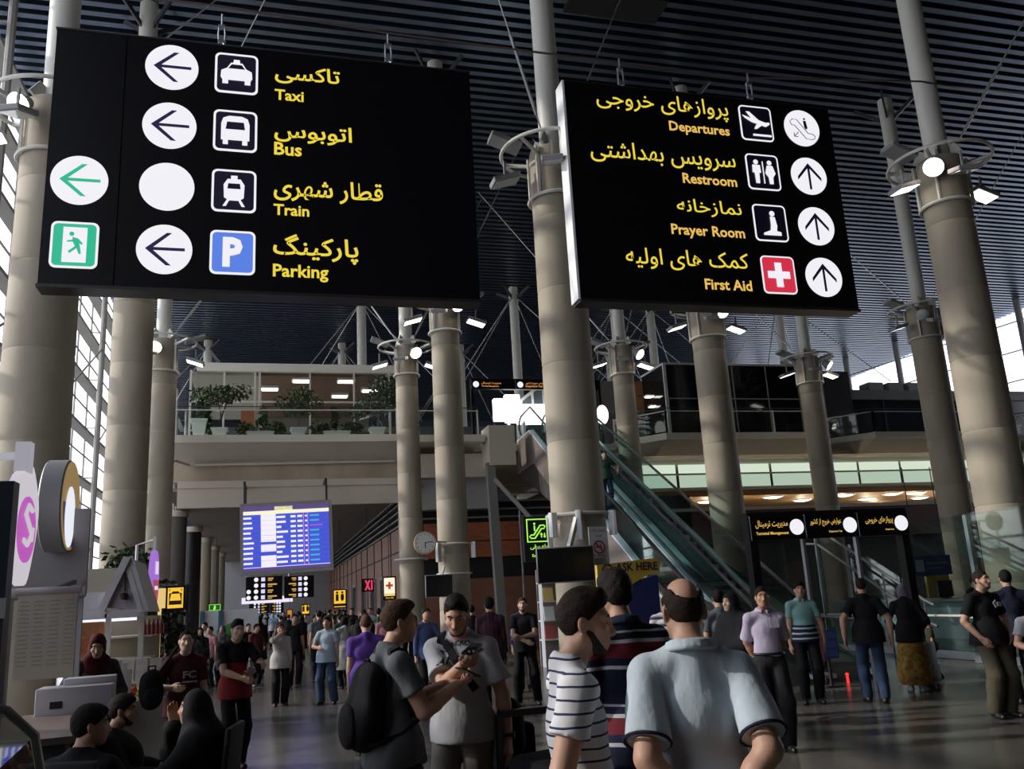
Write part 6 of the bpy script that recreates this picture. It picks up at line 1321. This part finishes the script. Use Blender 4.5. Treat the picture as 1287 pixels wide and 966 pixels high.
def strap_on(o,q,path,width,m,name,parent,front=True,off=.008):
    """a flat band that follows the shirt: path = [(x,y_dir,z)...] cast from outside"""
    from mathutils.bvhtree import BVHTree
    sh = [c for c in o.children if c.name.startswith('shirt')][0]; bv = BVHTree.FromPolygons([v.co for v in sh.data.vertices],[tuple(p.vertices) for p in sh.data.polygons]); V=[]; F=[]
    n = len(path)
    for i,(p,d) in enumerate(path):
        p = Vector(p); d = Vector(d).normalized(); a = Vector(path[max(0,i-1)][0]); b_ = Vector(path[min(n-1,i+1)][0]); t = (b_-a).normalized(); row = []; sd = t.cross(d).normalized()*width/2
        for k in (-1,1):
            st_ = p+sd*k-d*.5; h = bv.ray_cast(st_,d); pt = h[0]-d*off if h[0] else None
            row.append(pt)
        if None in row: continue
        for pt in row: V += [tuple(pt),tuple(pt-d*.012)]
    for i in range(len(V)//4-1):
        a = i*4; c = a+4; F += [(a+1,a+3,c+3,c+1),(a,c,c+2,a+2),(a,a+1,c+1,c),(a+2,c+2,c+3,a+3)]
    me = bpy.data.meshes.new(name); me.from_pydata(V,[],F); return link_mesh(name,me,m,parent,smooth=0)
bag = tag(Field().ell((.27,.10,.90),(.10,.10,.17),.03).ell((.27,.11,.80),(.10,.09,.10),.04) and empty('shoulder_bag',ow.location,0,'black shoulder bag on the hip of the man in the white T-shirt','bag',rot=(0,0,white['rz'])))
f = Field(); f.ell((.27,.12,.93),(.09,.09,.15),.03).ell((.27,.13,.82),(.09,.085,.10),.04); net_object('bag_body',f.mesh(.012,None,noise=.002,nfreq=30),BLK,bag)
zz = [(-.115,1.50),(-.09,1.44),(-.05,1.385),(-.01,1.33),(.03,1.27),(.07,1.21),(.11,1.15),(.15,1.09),(.185,1.03)]
strap_on(ow,white,[((x,0,z),(0,1,0)) for x,z in zz],.042,BLK,'strap',bag)
strap_on(ow,white,[((-.115,-.04+.03*k,1.5),(0,.0,-1)) for k in range(4)],.042,BLK,'strap',bag)
W = white['J']['WL']; d_ = _nrm(white['J']['WL']-white['J']['EL']); x_ = _nrm(np.cross(d_,_v(0,1,.1))); y_ = np.cross(d_,x_)
MB().tube([tuple((W+d_*-.01+(x_*math.cos(2*PI*k/16)+y_*math.sin(2*PI*k/16))*.034)*white['J']['s']) for k in range(16)],.012,6,closed=True).box(tuple((W+d_*-.01+_v(.036,0,0))*white['J']['s']),(.014,.036,.04)).build('wristwatch', BLACK, ow)
bp = empty('backpack',og.location,0,'black backpack on the back of the man in the grey T-shirt','backpack',rot=(0,0,grey['rz']))
f = Field(); f.ell((-.02,.175,1.14),(.15,.085,.21),.04).ell((-.02,.20,1.05),(.15,.105,.14),.05).ell((-.02,.145,1.28),(.12,.07,.1),.05)
net_object('pack_body',f.mesh(.012,None,noise=.003,nfreq=22),BLK,bp)
f = Field(); f.ell((-.02,.275,1.05),(.12,.045,.12),.03); net_object('front_pocket',f.mesh(.012,None,noise=.002,nfreq=25),BLK,bp)
for sx in (-.125,.115):
    strap_on(og,grey,[((sx,-.1,z),(0,1,0)) for z in (1.455,1.40,1.34,1.27,1.20,1.13,1.07)],.05,BLK,'strap',bp); strap_on(og,grey,[((sx,-.08+.05*k,1.47),(0,0,-1)) for k in range(5)],.05,BLK,'strap',bp)
    MB().tube([(sx,-.115,1.07),(sx*1.35,.02,1.0),(sx*1.2,.2,.95)],.012,6).build('strap',BLK,bp)
MB().tube([(-.05,.15,1.33),(-.05,.16,1.385),(.02,.16,1.385),(.02,.15,1.33)],.009,6).build('top_handle',BLK,bp)

# --- middle distance
MID = .0135
def folk(**k):
    k.setdefault('res',MID); k.setdefault('fine',.0085); return person(P_(**k))
lilac = P_(label='man in a lilac shirt and dark trousers with his hands behind him', loc=(5.04,8.5), rz=R_(-22), H=1.67, res=MID, fine=.007, skin=SK2, hair='short', haircol=HB, g=.95,
    armL=((.10,.19,.90),(1,.5,0)), armR=((.10,.19,.90),(1,.5,0)), shirt=dict(m=cloth('shirt_lilac',(.42,.37,.48)), sleeve=.86, hem=.97, collar=True, flare=.022, ease=.004, tuck=True), trousers=dict(m=CHAR,oa=.03,belt=True,o=.022,top=.085))
ol = person(lilac); MB().box((.075,-.142,1.27),(.09,.012,.1)).build('chest_pocket', cloth('shirt_lilac',(.42,.37,.48)), ol)
folk(label='man in a turquoise polo with dark bands, by the gate post', loc=(at(1012,800,11.4).x,11.4), rz=R_(-24), H=1.69, skin=SK1, hair='full', haircol=HB, g=1.05, belly=.4, armL=((.26,-.02,.86),(.8,.5,0)), shirt=dict(m=stripes('polo_turquoise',[(.44,(.014,.02,.04)),(.012,(.4,.5,.5)),(.022,(.014,.02,.04)),(.012,(.4,.5,.5)),(.022,(.014,.02,.04)),(.012,(.4,.5,.5)),(.018,(.014,.02,.04)),(.462,(.20,.36,.34))],2.0), hem=.86, collar=True, cm=cloth('teal_collar',(.20,.36,.34))), trousers=dict(m=BLK))
folk(label='broad man in a black T-shirt and blue jeans seen from behind by the gate', loc=(8.05,10.9), rz=R_(150), H=1.70, skin=SK1, hair='buzz', haircol=HGR, g=1.1, armr=1.1, armL=((.33,.10,.90),(.9,.4,0)), armR=((.30,.06,.88),(.9,.4,0)), legL=(.11,-.08,.085), legR=(.10,.10,.085), shirt=dict(m=BLK,hem=.82,sleeve=.7,ease=.035,flare=.02), trousers=dict(m=JEANS))
folk(label='woman in a yellow skirt, black top and grey scarf beside the pale suitcase', loc=(9.2,11.5), rz=R_(145), H=1.58, fem=True, skin=SK1, hair='none', scarf=cloth('scarf_grey',(.16,.14,.17)), lean=R_(10), armL=((.18,-.22,.98),(.7,.7,0)), armR=((.2,-.16,.95),(.7,.7,0)), shirt=dict(m=BLK,sleeve=1.9,hem=.78,ease=.04), skirt=dict(m=mat('skirt_yellow',(.30,.16,.025),.8,var=.55,vscale=16),hem=.12), shoes=mat('shoe_white',(.4,.4,.4),.5))
folk(label='small child in an olive shirt walking by the gate', loc=(10.35,12.45), rz=R_(-120), H=.98, skin=SK1, hair='full', haircol=HB, g=.98, legL=(.09,-.14,.085), legR=(.09,.14,.11), shirt=dict(m=cloth('shirt_olive',(.05,.045,.022)),hem=.84), trousers=dict(m=BLK,oa=.02))
rightman = P_(label='man in a black T-shirt and khaki trousers at the right edge', loc=(8.28,8.95), rz=R_(-4), H=1.71, res=MID, fine=.007, skin=SK1, hair='short', haircol=HGR, beard=('stubble',(.10,.06,.045),.8), g=1.04, belly=.3, armr=1.08, head=(R_(14),0,0), armR=((.20,-.10,.93),(.9,.8,0)), armL=((.20,-.10,.95),(.8,.8,0)), handR=dict(d=(.4,-.4,-.8)), shirt=dict(m=BLK,hem=.84,sleeve=.72,ease=.04), trousers=dict(m=KHAKI,oa=.03,o=.02))
orm = person(rightman); MB().prism([(-.02,1.30),(.02,1.33),(.035,1.27),(.01,1.24)],-.16,-.148,lambda u,v,w:(u+.02,w,v)).box((.09,-.15,1.28),(.05,.012,.05)).build('shirt_print', mat('print_grey',(.3,.3,.31),.7), orm, smooth=0)
folk(label='boy in a white T-shirt with a blue print at the right edge', loc=(7.78,7.75), rz=R_(-40), H=1.42, skin=SK1, hair='short', haircol=HGR, armR=((.10,-.24,1.05),(.9,.6,-.5)), armL=((.10,-.24,1.05),(.9,.6,-.5)), shirt=dict(m=cloth('tee_white2',(.42,.42,.45)),hem=.84), trousers=dict(m=DJEANS))
folk(label='dark haired man in navy half cut off at the right edge', loc=(9.3,9.6), rz=R_(150), H=1.70, skin=SK1, hair='short', haircol=HB, shirt=dict(m=NAVY,hem=.84), trousers=dict(m=BLK))
arms = P_(label='bearded man in black with his forearms crossed, under the green sign', loc=(3.98,14.1), rz=R_(-18), H=1.69, res=MID, fine=.008, skin=SK3, hair='short', haircol=HBR, beard=('beard_brown',(.06,.03,.018),.8), g=1.02, armL=((-.04,-.20,1.08),(1,.2,-.3)), armR=((-.02,-.22,1.02),(1,.2,-.3)), legL=(.17,.0,.085), legR=(.15,-.05,.085), shirt=dict(m=BLK,hem=.84,sleeve=.66), trousers=dict(m=BLK))
person(arms)
folk(label='dark haired man in a blue shirt and dark vest behind the man with crossed arms', loc=(4.5,16.0), rz=R_(-10), H=1.66, res=.017, skin=SK1, hair='short', haircol=HB, shirt=dict(m=cloth('shirt_blue',(.045,.06,.16)),sleeve=1.9,hem=.82), trousers=dict(m=NAVY))
folk(label='man in a maroon checked shirt seen from behind, right of the white T-shirt man', loc=(3.3,13.6), rz=R_(168), H=1.72, skin=SK1, hair='full', haircol=HB, g=1.08, shirt=dict(m=stripes('shirt_maroon',[(.7,(.045,.016,.028)),(.3,(.07,.028,.04))],.06,axis=0),sleeve=1.9,hem=.78,ease=.045), trousers=dict(m=BLK))
folk(label='stocky man in a purple T-shirt with cropped hair, seen from behind', loc=(1.12,10.9), rz=R_(178), H=1.60, skin=SK3, hair='buzz', haircol=('hair_ginger',(.11,.06,.035)), g=1.2, belly=.4, armr=1.1, shoulder=.185, armR=((.27,-.02,.86),(.7,.6,0)), shirt=dict(m=cloth('tee_purple',(.135,.06,.33)),hem=.84,ease=.02,sleeve=.6), trousers=dict(m=JEANS))
folk(label='man in a pale blue polo and jeans holding a phone, in the corridor mouth', loc=(1.02,16.8), rz=R_(-20), H=1.54, res=.016, skin=SK1, hair='full', haircol=HB, g=1.1, belly=.4, armR=((.10,-.30,1.12),(.9,.5,-.6)), legL=(.14,.02,.085), legR=(.12,-.03,.085), shirt=dict(m=cloth('polo_sky',(.33,.41,.50)),hem=.82,ease=.04), trousers=dict(m=JEANS,oa=.03))
folk(label='man in a loose white shirt holding a phone to his face in the corridor', loc=(.2,17.2), rz=R_(10), H=1.46, res=.016, skin=SK1, hair='short', haircol=HGR, armR=((.02,-.16,1.50),(.9,-.2,-.7)), shirt=dict(m=cloth('shirt_white',(.46,.44,.41)),sleeve=1.75,hem=.78,ease=.04), trousers=dict(m=BLK,oa=.03))
redb = P_(label='young man in a black and red T-shirt walking forward on the left', loc=(-.36,10.8), rz=R_(16), H=1.63, res=MID, fine=.008, skin=SK3, hair='quiff', haircol=HB, g=.95, head=(R_(6),R_(10),0), armR=((-.02,-.25,1.04),(1,.4,-.3)), armL=((.13,-.30,1.12),(1,.4,-.4)), legL=(.08,.08,.085), legR=(.09,-.10,.085),
    shirt=dict(m=stripes('tee_black_red',[(.565,(.20,.018,.02)),(.435,(.010,.010,.012))],2.0,warp=.0),hem=.80,sleeve=.7,ease=.03), trousers=dict(m=BLK,oa=.025), shoes=mat('shoe_red',(.14,.015,.015),.5))
orb = person(redb); phone(on_body(orb,redb,(.16,-.42,1.14)),(R_(50),0,R_(20)),'phone held by the young man in black and red')
marL = P_(label='man in a maroon T-shirt carrying a black rucksack on the left', loc=(-.80,9.6), rz=R_(12), H=1.56, res=MID, fine=.008, skin=SK3, hair='buzz', haircol=HB, g=1.06, armR=((.16,-.20,1.13),(.9,.7,-.3)), shirt=dict(m=cloth('tee_maroon',(.055,.012,.016)),hem=.82,sleeve=.72,ease=.03), trousers=dict(m=BLK))
omL = person(marL)
chest_print(omL,marL,[('FC',-.03,.10,1.08,1.15,mat('print_white',(.4,.38,.38),.7),None)]); MB().box((.03,-.135,1.05),(.14,.012,.014)).build('shirt_print', mat('print_white',(.4,.38,.38),.7), omL, smooth=0)
rk = empty('rucksack',at(190,866,9.3),R_(15),'black rucksack slung in front of the man in the maroon T-shirt','rucksack')
f = Field(); f.ell((0,0,-.03),(.115,.09,.16),.04).ell((0,.0,.10),(.09,.075,.08),.05); net_object('pack_body',f.mesh(.014,None,noise=.004,nfreq=24),BLK,rk)
f = Field(); f.ell((0,-.09,-.07),(.085,.04,.09),.03); net_object('front_pocket',f.mesh(.014,None,noise=.002,nfreq=24),BLK,rk)
MB().tube([(.06,.0,.14),(.16,.06,.26),(.24,.14,.36)],.014,6).build('strap',BLK,rk); MB().tube([(-.03,0,.16),(-.03,0,.21),(.03,0,.21),(.03,0,.16)],.01,6).build('top_handle',BLK,rk)
folk(label='woman in a dark red scarf and grey jacket behind the sweet counter', loc=(-1.60,9.45), rz=R_(20), H=1.60, fem=True, skin=SK3, hair='long', haircol=HB, scarf=cloth('scarf_red',(.085,.012,.018)), head=(R_(-10),R_(18),0), lean=R_(6), armL=((.12,-.25,1.04),(.8,.6,-.3)), armR=((.2,-.2,1.0),(.8,.6,-.3)), shirt=dict(m=cloth('jacket_grey',(.075,.075,.078)),sleeve=1.9,hem=.7,ease=.03), trousers=dict(m=BLK))
folk(label='woman in a black chador by the left gate post', loc=(5.12,9.3), rz=R_(-72), H=1.62, fem=True, skin=SK3, hair='none', chador=BLK, armL=((.05,-.22,1.02),(.8,.4,-.4)), armR=((.05,-.24,1.02),(.8,.4,-.4)))
folk(label='person in a grey shirt half hidden behind the woman in the chador', loc=(5.3,9.95), rz=R_(165), H=1.66, skin=SK1, hair='short', haircol=HB, shirt=dict(m=cloth('shirt_grey_blue',(.10,.11,.125)),hem=.8), trousers=dict(m=BLK))
folk(label='bending man in a white and navy striped shirt in front of the help stand', loc=(4.75,10.3), rz=R_(150), H=1.68, skin=SK2, hair='short', haircol=HB, lean=R_(22), armL=((.12,-.42,1.08),(.6,.5,-.5)), armR=((.12,-.42,1.08),(.6,.5,-.5)), shirt=dict(m=stripes('shirt_navy_stripe',[(.45,(.5,.49,.5)),(.35,(.03,.035,.07)),(.2,(.25,.25,.3))],.085),hem=.8,sleeve=.7,ease=.03), trousers=dict(m=BLK))
# man riding down the left escalator
folk(label='man in a green T-shirt and jeans riding down the left escalator', loc=(9.05,22.75), z=3.93, rz=R_(-10), H=1.62, res=.016, skin=SK3, hair='short', haircol=HB, g=1.1, belly=.3, armL=((.36,-.14,1.06),(.9,.5,0)), armR=((.24,-.06,.86),(.8,.6,0)), shirt=dict(m=cloth('tee_green',(.022,.065,.045)),hem=.84,ease=.03), trousers=dict(m=JEANS))

# --- seated group at the left
def stool(x,y,rz,label):
    r = empty('cafe_chair',(x,y,0),rz,label,'chair','black cafe chairs'); cm = mat('chair_black',(.010,.010,.011),.6,spec=.2)
    MB().box((0,0,.44),(.44,.44,.05),None,.015).build('seat',cm,r); MB().box((0,.215,.72),(.44,.04,.50),(-.1,0,0),.015).build('backrest',cm,r)
    for sx in (-1,1):
        for sy in (-1,1): MB().tube([(sx*.18,sy*.18,.43),(sx*.21,sy*.21,0)],.014,6).build('leg',INOX,r)
    return r
SITK = dict(sit=True, legL=(.11,-.44,.085), legR=(.11,-.44,.085), kneeL=(0,-1,1), kneeR=(0,-1,1))
def sitter(x,y,rz,**k):
    k.update(SITK); k.setdefault('armL',((.12,-.34,.72),(.8,.4,-.4))); k.setdefault('armR',((.12,-.34,.72),(.8,.4,-.4))); k.setdefault('res',.014); k.setdefault('fine',.009); return person(P_(loc=(x,y),rz=rz,**k))
stool(-.98,5.60,R_(160),'black chair of the seated man in front, nearest the glass case'); sitter(-.98,5.60,R_(160),label='seated dark haired man in black, the nearer of two at the counter',H=1.66,skin=SK2,hair='full',haircol=HB,head=(R_(-55),R_(4),0),shirt=dict(m=BLK,sleeve=1.9,ease=.03),trousers=dict(m=BLK))
stool(-1.02,6.98,R_(88),'black chair of the bearded seated man behind'); sitter(-1.02,6.98,R_(88),label='seated bearded man in black, the farther of two at the counter',H=1.58,skin=SK2,hair='full',haircol=HB,beard=True,head=(0,R_(6),0),shirt=dict(m=BLK,sleeve=1.9,ease=.03),trousers=dict(m=BLK))
stool(-.44,6.42,R_(-100),'black chair of the seated woman in the chador'); sitter(-.44,6.42,R_(-100),label='seated woman in a black chador raising her hand to her face',H=1.62,fem=True,skin=SK2,hair='none',chador=BLK,armR=((.12,-.20,1.06),(.6,-.2,-.8)),handR=dict(d=(.1,-.1,1)),trousers=dict(m=BLK))
# --- far crowd in the corridor: six figures, repeated in different clothes
protos = []
specs = [dict(label='x',hair='short',haircol=HB,shirt=dict(m=BLK,hem=.84),trousers=dict(m=BLK)), dict(label='x',hair='full',haircol=HGR,shirt=dict(m=BLK,sleeve=1.9,hem=.8),trousers=dict(m=BLK),armL=((.1,-.25,1.05),(.9,.5,-.3))),
  dict(label='x',fem=True,hair='none',scarf=BLK,shirt=dict(m=BLK,sleeve=1.9,hem=.45,ease=.04),trousers=dict(m=BLK)), dict(label='x',fem=True,hair='none',chador=BLK), dict(label='x',hair='short',haircol=HB,legL=(.1,-.18,.085),legR=(.1,.18,.085),shirt=dict(m=BLK,hem=.82),trousers=dict(m=BLK),armL=((.22,-.14,.88),(.4,.8,0)),armR=((.22,.14,.9),(.4,.8,0))), dict(label='x',hair='buzz',haircol=HB,g=1.1,belly=.3,shirt=dict(m=BLK,hem=.82),trousers=dict(m=BLK))]
WARD = [('grey',(.10,.10,.11)),('white',(.42,.41,.40)),('blue',(.06,.09,.20)),('black',(.012,.012,.013)),('beige',(.28,.22,.16)),('dark red',(.10,.02,.025)),('pale blue',(.28,.36,.45)),('green',(.04,.08,.05)),('pink',(.35,.17,.18)),('brown',(.08,.05,.03))]
def far(kind, x, y, rz, H, c, label, group):
    s0 = protos[kind]; o = copy_tree(s0); o.location = (x,y,0); o.rotation_euler = (0,0,rz); k = H/1.70; o.scale = (k,k,k); o['label'] = label; o['group'] = group
    nm,col = WARD[c]
    for ch in o.children:
        if ch.name.startswith(('shirt','headscarf')) and not (kind == 2 and ch.name.startswith('headscarf') and c == 1):
            ch.material_slots[0].link = 'OBJECT'; ch.material_slots[0].material = cloth('far_'+nm.replace(' ','_'),col)
    return o
for i,sp in enumerate(specs):
    sp = dict(sp); sp.update(loc=(0,-40-i),rz=0,H=1.70,res=.021,skin=SK1,face=False); protos.append(person(sp))
random.seed(21)
ck = ['man','man','woman with covered hair','woman in a black chador','striding man','stocky man']
far(3,1.95,19.2,R_(20),1.55,3,'woman in a black chador walking beside the white veiled woman','corridor walkers'); far(2,1.55,19.6,R_(200),1.5,1,'white veiled woman walking beside the black chador','corridor walkers')
n = 0
lanes = []
for y in np.linspace(21.5,60,26):
    for t in range(2):
        lo = -1.6 if y > 24 else .3
        for _ in range(30):
            x = random.uniform(lo,4.2); yy = y+random.uniform(-.7,.7)
            if all((x-a)**2+(yy-b)**2 > .8 for a,b in lanes+[(1.95,19.2),(1.55,19.6),(.55,21.0),(2.3,18.5),(3.9,17.6),(4.32,27.9),(4.7,23.1)]): lanes.append((x,yy)); break
for x,y in lanes:
    kd = random.randrange(6); c = random.choice([0,0,1,2,3,3,3,4,5,6,7,8,9,3,0]); c = 3 if kd == 3 else c
    far(kd,x,y,random.choice([0,PI])+random.uniform(-.5,.5),random.uniform(1.5,1.66)-(y-20)*.002,c,f'distant {ck[kd]} in the corridor crowd'+('' if kd == 3 else f' dressed in {WARD[c][0]}'),f'corridor crowd, {ck[kd]}'+('' if kd == 3 else f' in {WARD[c][0]}')); n += 1
# people sitting and standing by the white partition
for i,(px,Y,kd,c,lb) in enumerate(((265,22.5,0,8,'person in pink in the group sitting area before the partition'),(280,23.0,2,0,'woman with a grey scarf in the waiting group before the partition'),(252,21.5,2,3,'woman in black in the waiting group before the partition'),(312,23.5,4,3,'dark clad man in the waiting group at the right of the partition'),(322,22.0,1,5,'man in dark red at the right end of the waiting group'))):
    q = at(px,790,Y); far(kd,q.x,Y,R_(20*i-40),1.42,c,lb,'waiting group')
for i,(x,y,kd,c,lb) in enumerate(((2.6,15.4,1,2,'man in blue behind the man in the purple T-shirt'),(2.3,18.5,2,8,'woman in pink right of the man in the purple T-shirt'),(.55,21.0,0,3,'man in black standing behind the man in the pale blue polo'),(3.9,17.6,0,3,'man in black half hidden behind the man in the white T-shirt'),(13.9,15.2,0,3,'man in black far behind the glass barrier'))):
    far(kd,x,y,R_(170 if i%2 else 10),1.6,c,lb,'bystanders')
for p in protos:
    for ch in list(p.children):
        bpy.data.objects.remove(ch)
    bpy.data.objects.remove(p)
